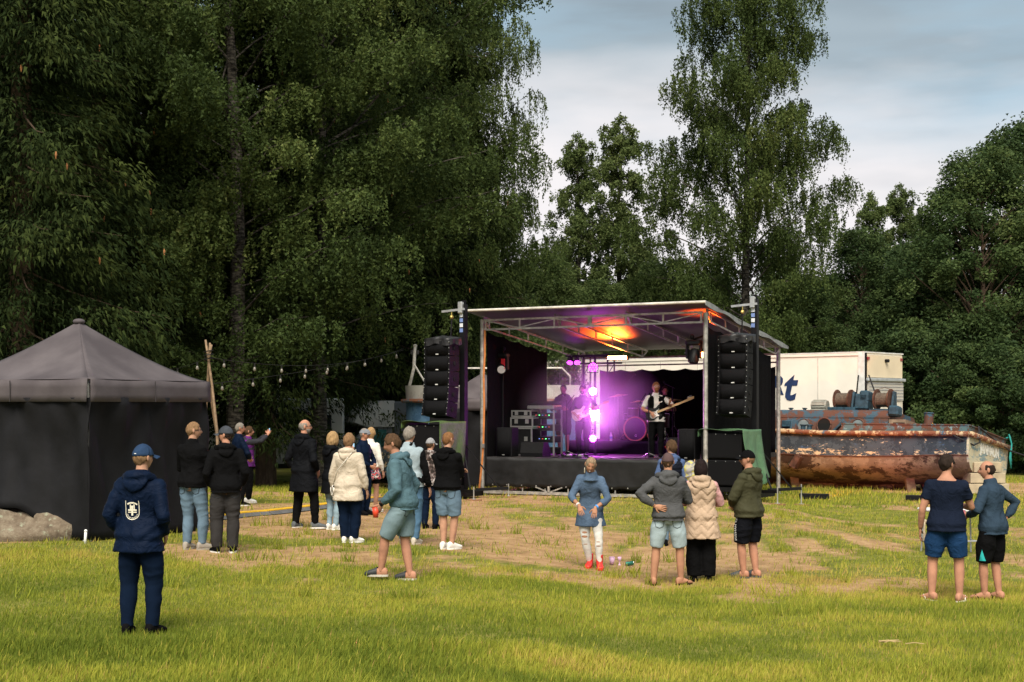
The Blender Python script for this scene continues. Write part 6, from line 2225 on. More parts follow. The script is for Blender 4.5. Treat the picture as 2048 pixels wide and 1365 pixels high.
# deckhouse with rounded top edge, portholes
hx0, hx1, hy0, hy1 = -2.55, -7.6, .62, BWID - .62
m = MB()
pr = [(hy0, 1.60), (hy0, 2.22), (hy0 + .05, 2.34), (hy0 + .16, 2.40), (hy1 - .16, 2.40), (hy1 - .05, 2.34), (hy1, 2.22), (hy1, 1.60)]
m.loft([[(x, y, z) for y, z in pr] for x in (hx0, hx0 - .05, -4.0, hx1)]); dh = m.build('deckhouse', HOUSE, boat, 'auto')
m = MB(); m.box((-5, hy0 - .006, 2.16), (5.0, .012, .03)); m.build('house_seam', HOUSE, dh)
for x, r_, op in ((-3.45, .19, False), (-4.50, .22, True), (-5.15, .19, False)):
    m = MB(); m.disc((x, hy0 - .012, 1.92), r_, (0, 1, 0), .03, 24); po = m.build('porthole', DARKM if op else M('port_plate', (.16, .19, .20), .6), dh)
    m = MB(); m.tube([(x + r_ * math.cos(t * .2618), hy0 - .02, 1.92 + r_ * math.sin(t * .2618)) for t in range(25)], .025, 6); m.build('rim', HOUSE, po, True)
m = MB(); m.box((-5.7, hy0 - .05, 1.95), (.26, .10, .20), bev=.02); m.build('vent_box', BLUEP, dh)
for x in (-4.85, -5.05):
    m = MB(); m.tube([(x, .38, 1.62), (x, .38, 1.88)], .07, 10); m.disc((x, .38, 1.89), .10, (0, 0, 1), .03, 10); m.build('bollard', BLUEP, boat)
m = MB(); m.bar((-4.15, .35, 1.62), (-3.80, .35, 1.98), .16, .06); m.build('brace', BLUEP, boat)
# winch on the house top
WB = 2.40
wn_ = thing('winch', 'rusty twin drum winch with blue frame on the work boat\'s roof', 'winch', sn)
wn_.rotation_euler = boat.rotation_euler
yw = 1.25
def drum(x0, x1, r0, r1):
    for x in (x0, x1):
        m = MB(); m.disc((x, yw, WB + .36), r1, (1, 0, 0), .035, 24); m.build('drum_flange', RUSTM, wn_, 'auto')
    m = MB(); m.tube([(x0 + (x1 - x0) * i / 24, yw, WB + .36) for i in range(25)], [r0 + .012 * (i % 2) for i in range(25)], 20); m.build('wire_rope', M('wire_rope', (.11, .085, .065), .8, .3, .3, 20), wn_)
drum(-4.42, -3.98, .20, .31)
drum(-3.18, -2.76, .20, .32)
m = MB(); m.box((-3.58, yw, WB + .28), (.42, .50, .48), bev=.05); m.box((-3.50, yw - .05, WB + .45), (.28, .40, .32), bev=.04); m.build('gear_case', BLUEP, wn_)
m = MB(); m.box((-4.15, yw, WB + .06), (.85, .6, .10)); m.build('frame', BLUEP, wn_)
m = MB(); m.box((-2.95, yw, WB + .03), (.7, .55, .06)); m.build('frame', BLUEP, wn_)
for x in (-2.66, -3.88):
    m = MB(); m.loft([[(x + o, yw - .18, WB), (x + o, yw + .18, WB), (x + o, yw + .08, WB + .60), (x + o, yw - .08, WB + .60)] for o in (-.03, .03)]); m.build('side_frame', BLUEP, wn_)
for a_, b_ in (((-3.83, yw, WB + .5), (-3.80, yw, WB + 1.10)), ((-3.22, yw, WB + .5), (-3.48, yw, WB + 1.10))):
    m = MB(); m.tube([a_, b_], .022, 6); m.build('lever', BLKM, wn_)
m = MB(); m.tube([(-3.2, yw, WB + .66), (-2.95, yw - .05, WB + .72), (-2.7, yw, WB + .64)], .008, 5); m.build('loose_wire', RUSTM, wn_)
mo = thing('electric_motor', 'grey ribbed electric motor on the work boat\'s roof left of the winch', 'motor', sn)
mo.rotation_euler = boat.rotation_euler
m = MB(); m.tube([(-5.20, yw, WB + .20), (-4.72, yw, WB + .20)], .15, 16); m.box((-4.96, yw, WB + .03), (.5, .3, .06)); m.build('casing', M('motor_grey', (.27, .28, .25), .6), mo)
for q in range(14):
    a = q * .449
    m = MB(); m.box((-4.96, yw + .16 * math.cos(a), WB + .20 + .16 * math.sin(a)), (.40, .02, .02)); m.build('fin', M('motor_grey', (.27, .28, .25)), mo)
for x in (-5.45, -5.9):
    m = MB(); m.tube([(x, yw, WB - .02), (x, yw, WB + .10)], .05, 10); m.disc((x, yw, WB + .11), .08, (0, 0, 1), .02, 10); m.build('roof_bollard', BLUEP, dh)
m = MB(); m.box((-2.42, hy0 + .15, 2.36), (.30, .40, .30), bev=.05); m.bar((-2.6, hy0 + .2, 2.38), (-3.1, hy0 + .2, 2.30), .08); m.build('deck_lamp_box', BLUEP, dh)
m = MB(); m.box((-2.25, 1.0, 1.88), (.50, .9, .44)); m.build('hatch_coaming', M('weathered_board', (.22, .15, .10), .8, 0, .3, 6), boat)
m = MB(); m.box((-2.20, .545, 1.86), (.34, .02, .30)); m.build('hatch_opening', DARKM, boat)
m = MB(); m.tube([(-1.55, 1.1, 1.60), (-1.55, 1.1, 2.34)], .13, 14); m.disc((-1.55, 1.1, 2.35), .15, (0, 0, 1), .03, 14); m.build('exhaust_pipe', HOUSE, boat, 'auto')
fl = MB(); fl.slab(lambda u, v: (-1.42 + .12 * u, 1.05, 1.66 + v * (.42 - .25 * u)), 3, 3, (0, .01, 0)); fl.build('pennant', M('pennant_red_yellow', (.62, .08, .03), .7, col2=(.75, .50, .04), scale=3), boat)
# orange lit step box on the hull, strap, keel, skeg, props
m = MB(); T_box = Matrix.Translation((-5.05, .05, .78)) @ Matrix.Rotation(R(28), 4, 'Y'); m.box((0, 0, 0), (.20, .22, .40), T_box, bev=.01); m.build('hull_bracket', RUSTM, boat)
m = MB(); m.loft([[(x, BWID / 2 + o, z) for x, z in ((-9.5, .36), (-9.5, -.02), (-2.6, -.04), (-2.0, .12), (-2.2, .42))] for o in (-.08, .08)]); m.build('keel', HULLL, boat)
m = MB(); m.loft([[(x, BWID / 2 + o, z) for x, z in ((-1.2, .3), (-1.3, -.05), (-.4, -.05), (-.3, .35))] for o in (-.03, .03)]); m.build('rudder', HULLL, boat)
PROP = M('prop_timber', (.26, .18, .11), .85, 0, .3, 6, .5, 30)
def to_boat(p):
    return (rot3 @ heel).transposed() @ (Vector(p) - sn)
for i, (xa, ya) in enumerate(((-2.0, .95), (-.9, .85), (-.75, 2.4), (-2.1, 2.4), (-5.6, 1.0), (-8.0, 1.3))):
    wt = sn + rot3 @ heel @ Vector((xa, ya, .62))
    wbp = Vector((wt.x + .05, wt.y - .1, gz(wt.x, wt.y) - .05))
    m = MB(); m.bar(wbp, wt, .24, .20)
    m.build('timber_prop', PROP, None, label=('stout timber prop %s the work boat' % ('under the stern quarter of', 'nearest the transom under', 'on the far side under the stern of', 'on the far side amidships under', 'behind the stage corner under', 'near the bow under')[i]), cat='prop')
for i in range(3):
    q = P(1975, 812, 38.9 + .02 * i)
    m = MB(); m.box((q.x - .1, q.y, gz(q.x, q.y) + .16 + .29 * i), (1.15 - .2 * i, .7, .27), bev=.01)
    m.build('timber_block', M('block_timber', (.36, .30, .20), .85, 0, .2, 4, .4, 25), None, label='%s of the three pale timber blocks under the boat\'s transom' % ('lowest', 'middle', 'top')[i], cat='block')
# ropes at the stern
TEAL = M('rope_teal', (.02, .26, .24), .8)
m = MB()
pw = lambda x, y, z: sn + rot3 @ heel @ Vector((x, y, z))
for q in range(3):
    m.tube([pw(.02, BWID - .25 + .05 * q, 1.90), pw(.10, BWID - .15 - .06 * q, 1.95 + .03 * q), pw(.14, BWID - .1, 1.75), pw(.13, BWID - .2 + .05 * q, 1.35), pw(.15, BWID - .08, 1.05 + .1 * q)], .022, 6)
m.build('teal_rope', TEAL, None, True, label='teal rope looped over the stern corner of the work boat', cat='rope', kind=None)
m = MB(); m.tube([pw(-.6, -.06, 1.70), pw(-.25, -.12, 1.52), pw(.08, .2, 1.36), pw(.12, .55, 1.48), pw(.05, .6, 1.92), pw(.10, 1.8, 1.7), pw(.12, 3.1, 1.55), pw(1.4, 4.2, 1.15), pw(2.6, 5.0, .75)], .024, 6)
m.build('mooring_line', M('rope_black', (.015, .015, .018), .8), None, True, label='black mooring line round the stern leading off right', cat='rope')
# LED bars on the ground washing the hull
ORB = (1.0, .24, .04)
def led_bar(px, d, label, col, energy, aim):
    p = onground(px, d)
    t = thing('light_bar', label, 'stage light', p, -R(19))
    m = MB(); m.box((0, 0, .09), (.75, .12, .14), bev=.015); m.build('housing', BLKM, t)
    for q in range(8):
        m = MB(); m.disc((-.30 + .086 * q, .064, .11), .03, (0, 1, .2), .012, 10); m.build('lens', M('led_bar_' + ('o' if col is ORB else 'm'), col, .3, emit=col, es=12, var=0), t)
    for x in (-.25, .25):
        m = MB(); m.box((x, 0, .01), (.05, .2, .02)); m.build('foot', BLKM, t)
    l = lamp('bar_beam', 'SPOT', None, None, col, energy, .12, 78, 1.0); l.parent = t; l.location = (0, .14, .16)
    l.rotation_euler = Vector(aim).to_track_quat('-Z', 'Y').to_euler()
led_bar(1628, 36.4, 'black light bar on the ground glowing orange onto the rusty hull', ORB, 330, (.05, .75, .34))
led_bar(1842, 36.0, 'black light bar on the ground glowing purple onto the boat\'s stern half', (.85, .03, .9), 34, (0, .75, .30))

# ------------------------------------------------------------------ second boat with wheelhouse, behind the stage's left side
WHT_P = layered('wheelhouse_white', (.50, .49, .45), [((.42, .40, .36), 2, .5, S1, None, None), ((.22, .13, .07), 5, .68, S1, None, None)])
BLU_P = layered('wheelhouse_blue', (.055, .13, .24), [((.10, .20, .33), 2, .5, S1, None, None), ((.16, .22, .27), 3, .60, (1.5, 1.5, .5), None, None), ((.12, .05, .03), 3.5, .66, (1.5, 1.5, .5), None, None)])
BRIM = layered('brim_rust', (.10, .14, .17), [((.22, .09, .05), 4, .46, S1, None, None), ((.42, .36, .26), 6, .60, S1, None, None), ((.45, .10, .04), 4, .66, S1, None, None)])
w0 = P(800, 812, 43.5)
zg = gz(w0.x, w0.y)
b2 = thing('old_boat', 'old blue boat with white topped wheelhouse behind the left speaker tower', 'boat', (w0.x, w0.y, zg), -R(4))
WL = 5.6
def rr(x0, infl, n=10):
    pts = []
    for i in range(n + 1):
        a = math.pi / 2 + math.pi * i / n
        pts.append((1.15 + infl + (1.15 + infl) * math.cos(a) - infl, 1.3 + (1.3 + infl) * math.sin(a)))
    pts += [(WL + infl, -infl), (WL + infl, 2.6 + infl)]
    return pts
zz = lambda py: CAMH - (py - HOR) * 43.5 / FPX - zg
ring = lambda infl, z, sh_=0.0: [(x + sh_, y, z) for x, y in rr(0, infl)]
m = MB(); m.loft([ring(-.02, .9), ring(.0, zz(806))]); m.build('wheelhouse_wall', BLU_P, b2, 'auto')
m = MB(); m.loft([ring(.13, zz(806)), ring(.17, zz(803)), ring(.15, zz(798))]); m.build('roof_brim', BRIM, b2, 'auto')
m = MB(); m.loft([ring(.0, zz(798)), ring(.03, zz(771))]); m.build('parapet', WHT_P, b2, 'auto')
m = MB(); m.loft([[(x, y, z) for x, y in ((-1.2, 1.3), (-.2, -.35), (WL + 2, -.5), (WL + 2, 3.1), (-.2, 2.9))] for z in (.45, 1.15)]); m.build('hull', HULLU, b2)
m = MB(); m.loft([[(x, y, z) for x, y in ((.2, 1.3), (.9, .6), (WL + 1, .5), (WL + 1, 2.1), (.9, 2.0))] for z in (-.05, .45)]); m.build('keel', HULLL, b2)
WPIPE = M('white_pipe', (.55, .52, .47), .6, 0, .3, 8)
rz_ = zz(737)
for (x0, x1) in ((2.0, 3.55), (3.75, 5.2)):
    m = MB(); m.tube([(x0, .05, zz(771)), (x0, .05, rz_), (x1 - .25, .05, rz_), (x1, .05, rz_ - .25), (x1, .05, zz(771))], .03, 8); m.build('railing', WPIPE, b2, True)
    m = MB(); m.tube([((x0 + x1) / 2, .05, zz(771)), ((x0 + x1) / 2, .05, rz_)], .025, 8); m.build('rail_post', WPIPE, b2)
mx = .28
m = MB(); m.tube([(mx - .12, .9, zz(772)), (mx + .02, .9, zz(735)), (mx + .06, .9, zz(690))], .05, 8); ms = m.build('mast', WPIPE, b2, True)
m = MB(); m.tube([(mx + .02, .9, zz(726)), (mx + .42, .6, zz(765))], .03, 6); m.build('mast_stay', WPIPE, ms)
m = MB(); m.ball((mx + .06, .9, zz(690)), .07, 8, 6); m.build('mast_cap', WPIPE, ms)
for s_ in (-1, 1):
    m = MB(); m.box((mx + .05 + s_ * .09, .88, zz(703)), (.08, .08, .14), bev=.02); m.build('mast_lamp', M('lamp_dark', (.05, .05, .05)), ms)

# ------------------------------------------------------------------ motorhomes under the trees
VANW = M('van_white', (.50, .50, .47), .45, 0, .05, 1)
VANG = M('van_grey', (.30, .32, .33), .35, .2, .1, 1)
GLS = M('dark_glass', (.015, .020, .024), .12, spec=.6)
def motorhome(px, d, rz, label, cabm, boxm):
    p = onground(px, d)
    t = thing('motorhome', label, 'motorhome', p, rz)
    m = MB(); m.box((.8, 0, 1.75), (4.6, 2.2, 2.1), bev=.06); m.build('living_box', boxm, t)
    q = [(-1.45, 1.95), (-1.45, 2.82), (-1.9, 2.82), (-2.75, 2.40), (-2.85, 2.10), (-2.4, 1.95)]
    m = MB(); m.loft([[(x, y, z) for x, z in q] for y in (-1.08, 1.08)]); m.build('overcab', VANW, t)
    q = [(-1.5, .45), (-1.5, 1.98), (-2.35, 1.98), (-3.05, 1.32), (-3.72, 1.10), (-3.85, .75), (-3.80, .45)]
    m = MB(); m.loft([[(x, y, z) for x, z in q] for y in (-.98, .98)]); cb = m.build('cab', cabm, t)
    for y in (-.99, .99):
        m = MB(); m.loft([[(x, y + o, z) for x, z in ((-1.7, 1.28), (-1.7, 1.86), (-2.32, 1.86), (-2.85, 1.30))] for o in (-.006, .006)]); m.build('side_window', M('cab_glass', (.05, .16, .15), .1, spec=.6), cb)
    m = MB(); m.loft([[(-2.40, y, 1.95), (-3.03, y, 1.345), (-3.04, y, 1.365), (-2.41, y, 1.97)] for y in (-.88, .88)]); m.build('windscreen', GLS, cb)
    for y in (-.7, .7):
        m = MB(); m.ball((-3.74, y, .88), (.10, .20, .12), 10, 8); m.build('headlight', M('headlamp', (.6, .62, .62), .15), cb)
    m = MB(); m.box((-3.86, 0, .62), (.06, 1.2, .24)); m.build('grille', BLKM, cb)
    for y in (-1.12, 1.12):
        m = MB(); m.box((-2.65, y, 1.40), (.12, .20, .28), bev=.03); m.build('mirror', BLKM, cb)
        m = MB(); m.box((-.55, y * .99, 1.95), (1.0, .03, .52), bev=.01); m.build('window', GLS, t)
        m = MB(); m.box((2.25, y * .99, 2.0), (.9, .03, .5), bev=.01); m.build('window', GLS, t)
        m = MB(); m.box((.85, y * .99, 1.55), (.66, .02, 1.75)); dr = m.build('door', M('door_white', (.56, .56, .53), .5), t)
        m = MB(); m.box((.85, y * 1.005, 2.05), (.42, .02, .5)); m.build('door_window', GLS, dr)
        m = MB(); m.box((1.2, y * .986, .78), (3.4, .012, .05)); m.build('stripe', VANG, t)
    for x in (-2.75, 2.0):
        for y in (-.95, .95):
            m = MB(); m.tube([(x, y - .1, .33), (x, y + .1, .33)], .33, 18); wl_ = m.build('wheel', MATS['tyre'], t, 'auto')
            m = MB(); m.disc((x, y * 1.11, .33), .18, (0, 1, 0), .02, 14); m.build('rim', VANG, wl_)
    m = MB(); m.box((.8, 0, .62), (4.5, 2.0, .2)); m.build('chassis', BLKM, t)
motorhome(500, 47.0, R(6), 'white motorhome parked in the shade behind the spruce trunk', VANW, VANW)
motorhome(845, 49.0, R(26), 'motorhome with grey cab facing left under the trees', VANG, M('van_dark', (.10, .11, .115), .4, 0, .1))
# ------------------------------------------------------------------ pop-up tents
g = NG('tent_canopy', .75, .25)
g.color(g.ramp(g.noise(1.6, 4), [(.35, (.062, .052, .057)), (.7, (.10, .086, .092))])); g.bump(g.noise(6, 4), .35, .02)
g = NG('tent_wall', .8, .2)
g.color(g.ramp(g.noise(3, 4), [(.35, (.0045, .0045, .0055)), (.7, (.008, .008, .010))])); g.bump(g.noise(7, 4), .4, .02)
def popup(F, u, v, side, label, z_eave, z_val, z_peak, rock=False, walls=(0, 1, 2, 3)):
    t = thing('canopy_tent', label, 'tent', (F.x, F.y, 0), 0)
    u3, v3 = Vector((u[0], u[1], 0)), Vector((v[0], v[1], 0))
    c = [Vector((0, 0, 0)), u3 * side, u3 * side + v3 * side, v3 * side]
    ctr = (u3 + v3) * side / 2
    for i in range(4):
        a, b = c[i], c[(i + 1) % 4]
        m = MB()
        nrm = ((a + b) / 2 - ctr).normalized()
        def roofp(s, w_):
            e = a.lerp(b, s)
            q = e.lerp(ctr, w_)
            z = z_eave + (z_peak - z_eave) * (w_ ** 1.3)
            sag = -.10 * math.sin(math.pi * s) * math.sin(math.pi * min(1, w_ * 1.05)) * (1 - w_)
            return (q.x, q.y, z + sag + .05 * (abs(s - .5) < .26) * 0)
        m.slab(roofp, 16, 14, (0, 0, -.008)); m.build('roof_panel', MATS['tent_canopy'], t, True)
        m = MB()
        m.slab(lambda s, w_: tuple(a.lerp(b, s) + nrm * (.03 + .02 * math.sin(s * 14) * (1 - w_)) + Vector((0, 0, z_val + (z_eave - z_val) * w_ - .02 * abs(math.sin(2 * math.pi * s)) * w_))), 24, 3, tuple(nrm * .008)); va = m.build('valance', MATS['tent_canopy'], t, True)
        m = MB(); m.bar(a.lerp(b, .5) + nrm * .065 + Vector((0, 0, z_val)), a.lerp(b, .5) + nrm * .065 + Vector((0, 0, z_eave - .02)), .012); m.build('seam', M('seam_dark', (.03, .026, .028), .8), va)
        if i in walls:
            m = MB()
            def wall(s, w_):
                e = a.lerp(b, s)
                g0 = gz(F.x + e.x, F.y + e.y) + .02
                if rock and i == 3:
                    g0 += .46 * float(S(1 - s, .14, .42))
                z = g0 + (z_val + .06 - g0) * w_
                f = (.040 * math.sin(s * 19 + 2.5 * w_) + .030 * math.sin(s * 37 + 2 + 3 * w_)) * (.35 + .65 * w_) + .045 * math.sin(w_ * 9 - 7 * ((s * 2) % 1 - .5) ** 2 * 3) * w_ + .09 * math.sin(math.pi * ((s * 2) % 1)) * math.sin(math.pi * w_) * (-1)
                f += (.30 * (1 - w_) ** 2 if rock and i == 3 else 0) * float(S(1 - s, .10, .5))
                return tuple(e + nrm * (f - .03) + Vector((0, 0, z)))
            m.slab(wall, 70, 16, tuple(nrm * -.006)); m.build('side_wall', MATS['tent_wall'], t, True)
        g0 = gz(F.x + a.x, F.y + a.y)
        ai = a + (ctr - a).normalized() * .14
        m = MB(); m.box((ai.x, ai.y, (g0 + z_eave) / 2), (.045, .045, z_eave - g0)); lg = m.build('leg', M('tent_leg', (.55, .55, .54), .4, .4), t)
        m = MB(); m.box((ai.x, ai.y, g0 + .012), (.12, .12, .015)); m.build('foot_plate', M('tent_leg', (.55, .55, .54)), lg)
    m = MB(); m.ball((ctr.x, ctr.y, z_peak - .01), (.10, .10, .05), 12, 6); m.build('peak_cap', MATS['tent_canopy'], t, True)
    return t
u_ = Vector((.41, .912)); v_ = Vector((-.912, .41))
F0 = Vector((-6.22, 20.9, 0))
popup(F0, u_, v_, 2.9, 'black pop-up tent with closed walls and faded grey roof at the left', 2.56, 2.22, 3.52, True)
m = MB(); pg = Vector((F0.x + .02, F0.y - .25, 0)); zg = gz(pg.x, pg.y)
m.tube([(pg.x, pg.y, zg - .02), (pg.x + .01, pg.y, zg + .17)], .02, 8); m.ball((pg.x + .01, pg.y, zg + .18), .025, 8, 6)
m.build('tent_peg', WHITEL, None, True, label='short white peg in the grass at the tent\'s front corner', cat='peg')
popup(Vector((.60, 39.7, 0)), Vector((0, 1)), Vector((-1, 0)), 2.9, 'second black tent standing between the left speaker tower and the stage', 2.36, 2.02, 3.12)
# ------------------------------------------------------------------ boulder
m = MB()
bc = hit(45, 1083)
rings = []
for i in range(15):
    ph = -.5 + (math.pi / 2 + .48) * i / 14
    ring = []
    for j in range(36):
        th = 2 * math.pi * j / 36
        d_ = Vector((math.cos(ph) * math.cos(th), math.cos(ph) * math.sin(th), math.sin(ph)))
        n_ = mnoise.noise(d_ * 1.7 + Vector((3, 1, 5))) * .20 + mnoise.noise(d_ * 5) * .05 + mnoise.noise(d_ * 14) * .015
        q = abs(d_.x) ** 2.6 + abs(d_.y) ** 2.6 + abs(d_.z) ** 2.6
        k_ = q ** (-1 / 2.6)
        ring.append((d_.x * k_ * (1.02 + n_), d_.y * k_ * (.55 + n_), d_.z * k_ * (.46 + n_ * .7)))
    rings.append(ring)
m.loft(rings)
g = NG('granite', .95, .15)
gr = g.ramp(g.noise(5, 9, .7), [(.3, (.07, .052, .038)), (.5, (.16, .125, .09)), (.7, (.25, .21, .155))])
li = g.ramp(g.noise(11, 6, .6), [(.58, 0.0), (.66, 1.0)])
g.color(g.mix(li, gr, (.26, .26, .19))); g.bump(g.noise(24, 8, .7), .8, .03)
bo_ = m.build('boulder', g.m, None, True, label='large lichen speckled granite boulder in front of the tent', cat='rock')
bo_.location = (bc.x - .30, bc.y + .45, bc.z + .02)
# ------------------------------------------------------------------ pole tripod and string lights
POLE = M('peeled_pole', (.22, .15, .09), .8, 0, .4, 9, .5, 30)
tpd = P(420, 812, 27.5)
zt_ = gz(tpd.x, tpd.y)
tp_ = thing('pole_tripod', 'tripod of peeled birch poles tied near the top beside the tent', 'tripod', (tpd.x, tpd.y, zt_))
zz = lambda py: CAMH - (py - HOR) * 27.5 / FPX - zt_
xx = lambda px: (px - 420) * 27.5 / FPX
for pts in ([(xx(411), 0, zz(680)), (xx(416), 0, zz(712)), (xx(424), 0, zz(770)), (xx(437), -.15, zz(860)), (xx(452), -.6, 0)],
            [(xx(419), .05, zz(686)), (xx(417), .05, zz(714)), (xx(411), .2, zz(765)), (xx(398), .5, zz(860)), (xx(385), .9, 0)],
            [(xx(424), -.04, zz(690)), (xx(418), .0, zz(716)), (xx(414), .1, zz(760)), (xx(416), .9, zz(880)), (xx(418), 1.3, 0)]):
    m = MB(); m.tube(pts, [.020, .023, .025, .027, .03], 8); m.build('pole', POLE, tp_, True)
m = MB(); m.tube([(xx(417) + .09 * math.cos(t), .02 + .09 * math.sin(t), zz(714) + .012 * t - .1) for t in [i * .6 for i in range(32)]], .012, 5); m.build('lashing', BLKM, tp_)
WIRE = M('wire_black', (.012, .012, .012), .7)
BULB = M('bulb_glass', (.20, .18, .15), .12, spec=.6, var=.05)
def string_lights(a, b, sag, n, label):
    a, b = Vector(a), Vector(b)
    t = thing('string_lights', label, 'string lights', a)
    f = lambda s: (b - a) * s + Vector((0, 0, -sag * 4 * s * (1 - s)))
    m = MB(); m.tube([f(i / 40) for i in range(41)], .006, 5); m.build('wire', WIRE, t)
    for i in range(n):
        s = (i + .45) / n
        q = f(s)
        k_ = .72 + .2 * s
        m = MB(); m.tube([q, q - Vector((0, 0, .10 * k_))], .022 * k_, 8); so2 = m.build('socket', WIRE, t)
        m = MB(); m.tube([q - Vector((0, 0, .10 * k_)), q - Vector((0, 0, .14 * k_)), q - Vector((0, 0, .19 * k_)), q - Vector((0, 0, .22 * k_))], [.02 * k_, .036 * k_, .042 * k_, .012], 10); m.build('bulb', BULB, so2, True)
mt = P(808, 697, 43.5)
string_lights(P(418, 715, 27.4), mt, .32, 9, 'upper string of bulbs from the pole tripod to the boat mast')
string_lights(P(414, 769, 27.4), mt + Vector((0, 0, -.05)), .10, 9, 'lower string of bulbs rising from the tripod to the boat mast')
string_lights(P(416, 714, 27.4), P(285, 720, 42.0), .25, 4, 'short string of bulbs from the tripod back to a birch trunk')
# ------------------------------------------------------------------ cable ramp
ramp = thing('cable_ramp', 'yellow and grey cable ramp laid across the ground behind the crowd', 'cable ramp')
YEL = M('ramp_yellow', (.62, .36, .02), .6)
GRYR = M('ramp_grey', (.09, .09, .09), .8)
pts = [hit(px_, py_) for px_, py_ in ((432, 1040), (480, 1034), (530, 1030), (585, 1024), (640, 1017), (700, 1009), (760, 1001))]
for i in range(len(pts) - 1):
    a, b = pts[i], pts[i + 1]
    n_ = 3
    for q in range(n_):
        p, r_ = a.lerp(b, (q + .02) / n_), a.lerp(b, (q + .98) / n_)
        p.z, r_.z = gz(p.x, p.y) + .012, gz(r_.x, r_.y) + .012
        d_ = (r_ - p); d_.z = 0; d_.normalize(); nn = Vector((-d_.y, d_.x, 0))
        m = MB(); m.loft([[e + nn * o + Vector((0, 0, z)) for o, z in ((-.20, 0), (-.09, .055), (.09, .055), (.20, 0))] for e in (p, r_)]); bs = m.build('base', GRYR, ramp)
        m = MB(); m.loft([[e + nn * o + Vector((0, 0, z)) for o, z in ((-.08, .056), (.11, .056), (.11, .075), (-.08, .072))] for e in (p, r_)]); m.build('lid', YEL, bs)
mb = MB(); rp = [hit(px_, py_) for px_, py_ in ((905, 990), (930, 985), (958, 983))]
mb.tube([q + Vector((0, 0, .03)) for q in rp], .03, 6); mb.build('cable', YEL, None, True, label='short yellow cable on the ground by the left stage post', cat='cable')
# ------------------------------------------------------------------ folding table, driftwood
tb0 = hit(1905, 1108)
tbl = thing('folding_table', 'white folding table behind the two men at the right', 'table', tb0, R(8))
TOPZ = .72
m = MB(); m.box((0, 0, TOPZ), (.98, .55, .045), bev=.015); m.build('top', M('table_white', (.66, .66, .66), .5), tbl)
for x in (-.40, .40):
    for y in (-.2, .2):
        m = MB(); m.tube([(x, y, TOPZ - .02), (x * 1.08, y * 1.2, 0)], .014, 6); m.build('leg', GRYS, tbl)
    m = MB(); m.tube([(x * 1.05, -.22, .2), (x * 1.05, .22, .2)], .012, 6); m.build('brace', GRYS, tbl)
m = MB(); m.tube([(-.42, -.2, .22), (.42, -.2, .22)], .014, 6); m.build('stretcher', GRYS, tbl)
DW = M('driftwood', (.33, .27, .19), .9, 0, .3, 10, .5, 40)
dw = hit(1850, 1085)
dwt = thing('driftwood', 'bleached driftwood branch leaning beside the white folding table', 'branch', dw)
m = MB(); m.tube([(.35, .1, .0), (.22, .05, .14), (.10, 0, .32), (-.02, 0, .38), (-.12, 0, .33)], [.05, .05, .045, .04, .02], 7); m.build('bough', DW, dwt, True)
m = MB(); m.tube([(-.02, 0, .37), (-.04, -.02, .22), (-.02, -.03, .04), (.0, -.04, -.01)], [.035, .035, .04, .03], 7); m.build('fork', DW, dwt, True)
m = MB(); m.tube([(.12, .0, .30), (.20, -.04, .40), (.30, -.02, .42)], [.035, .025, .012], 6); m.build('twig', DW, dwt, True)
# ------------------------------------------------------------------ small things in the grass and in hands
def cup(p, col, label, r0=.032, r1=.045, h=.11, name='plastic_cup', rz=0):
    t = thing(name, label, 'cup', p)
    m = MB(); rr_ = [(r0, 0), (r1, h), (r1 - .003, h), (r0 - .003, .006)]
    m.loft([[(r * math.cos(a * .3927), r * math.sin(a * .3927), z) for a in range(16)] for r, z in rr_]); m.build('cup_wall', col, t, True)
    m = MB(); m.tube([(r1 * math.cos(a * .3927), r1 * math.sin(a * .3927), h) for a in range(17)], .003, 5); m.build('rim', col, t, True)
    return t
PINK = M('plastic_pink', (.62, .40, .58), .3)
cup(hit(1224, 1131) + Vector((0, 0, .015)), PINK, 'pale pink plastic cup standing in the grass by the red boots', .030, .043, .105)
gl = thing('plastic_goblet', 'small pink stemmed goblet in the grass next to the pale pink cup', 'goblet', hit(1239, 1131))
m = MB(); m.tube([(0, 0, .0), (0, 0, .008), (0, 0, .014), (0, 0, .06), (0, 0, .075), (0, 0, .125)], [.028, .026, .009, .008, .024, .030], 14); m.build('goblet_body', PINK, gl, True)
cn_ = thing('drink_can', 'crushed green drink can lying in the grass', 'can', hit(1259, 1133) + Vector((0, 0, .035)))
m = MB(); m.tube([(-.06, 0, .0), (-.055, 0, 0), (.05, .01, .012), (.06, .01, .015)], [.026, .032, .032, .026], 14); m.build('can_body', M('can_green', (.03, .16, .12), .3, .6), cn_, 'auto')
m = MB(); m.disc((.062, .01, .015), .025, (1, 0, .2), .004, 12); m.build('can_end', ALU, cn_)
wk = INF['walker']
wr = wk['arms'][0][2] + Vector((0, .075, -.10))
cup(toworld(wk, wr) + Vector((0, 0, -.07)), M('plastic_red', (.62, .06, .025), .4), 'red plastic cup held low by the man in teal hoodie', .030, .045, .125)
zi = INF['zip']
cup(toworld(zi, zi['arms'][0][2] + Vector((.01, .075, -.015))) + Vector((0, 0, -.03)), M('plastic_rose', (.50, .16, .20), .3), 'rose coloured cup in the hand of the smiling man', .030, .042, .11)
def phone(info, label):
    a, b = info['arms'][0][2], info['arms'][1][2]
    c = (a + b) / 2 + Vector((0, .05, .10))
    t = thing('phone', label, 'phone', toworld(info, c), R(info['face']))
    m = MB(); m.box((0, 0, 0), (.15, .010, .075), bev=.004); m.build('case', BLKM, t)
    m = MB(); m.box((0, -.0065, 0), (.135, .002, .064)); m.build('screen', M('phone_screen', (.05, .06, .08), .2, emit=(.25, .45, .60), es=.7, scale=30, var=.6), t)
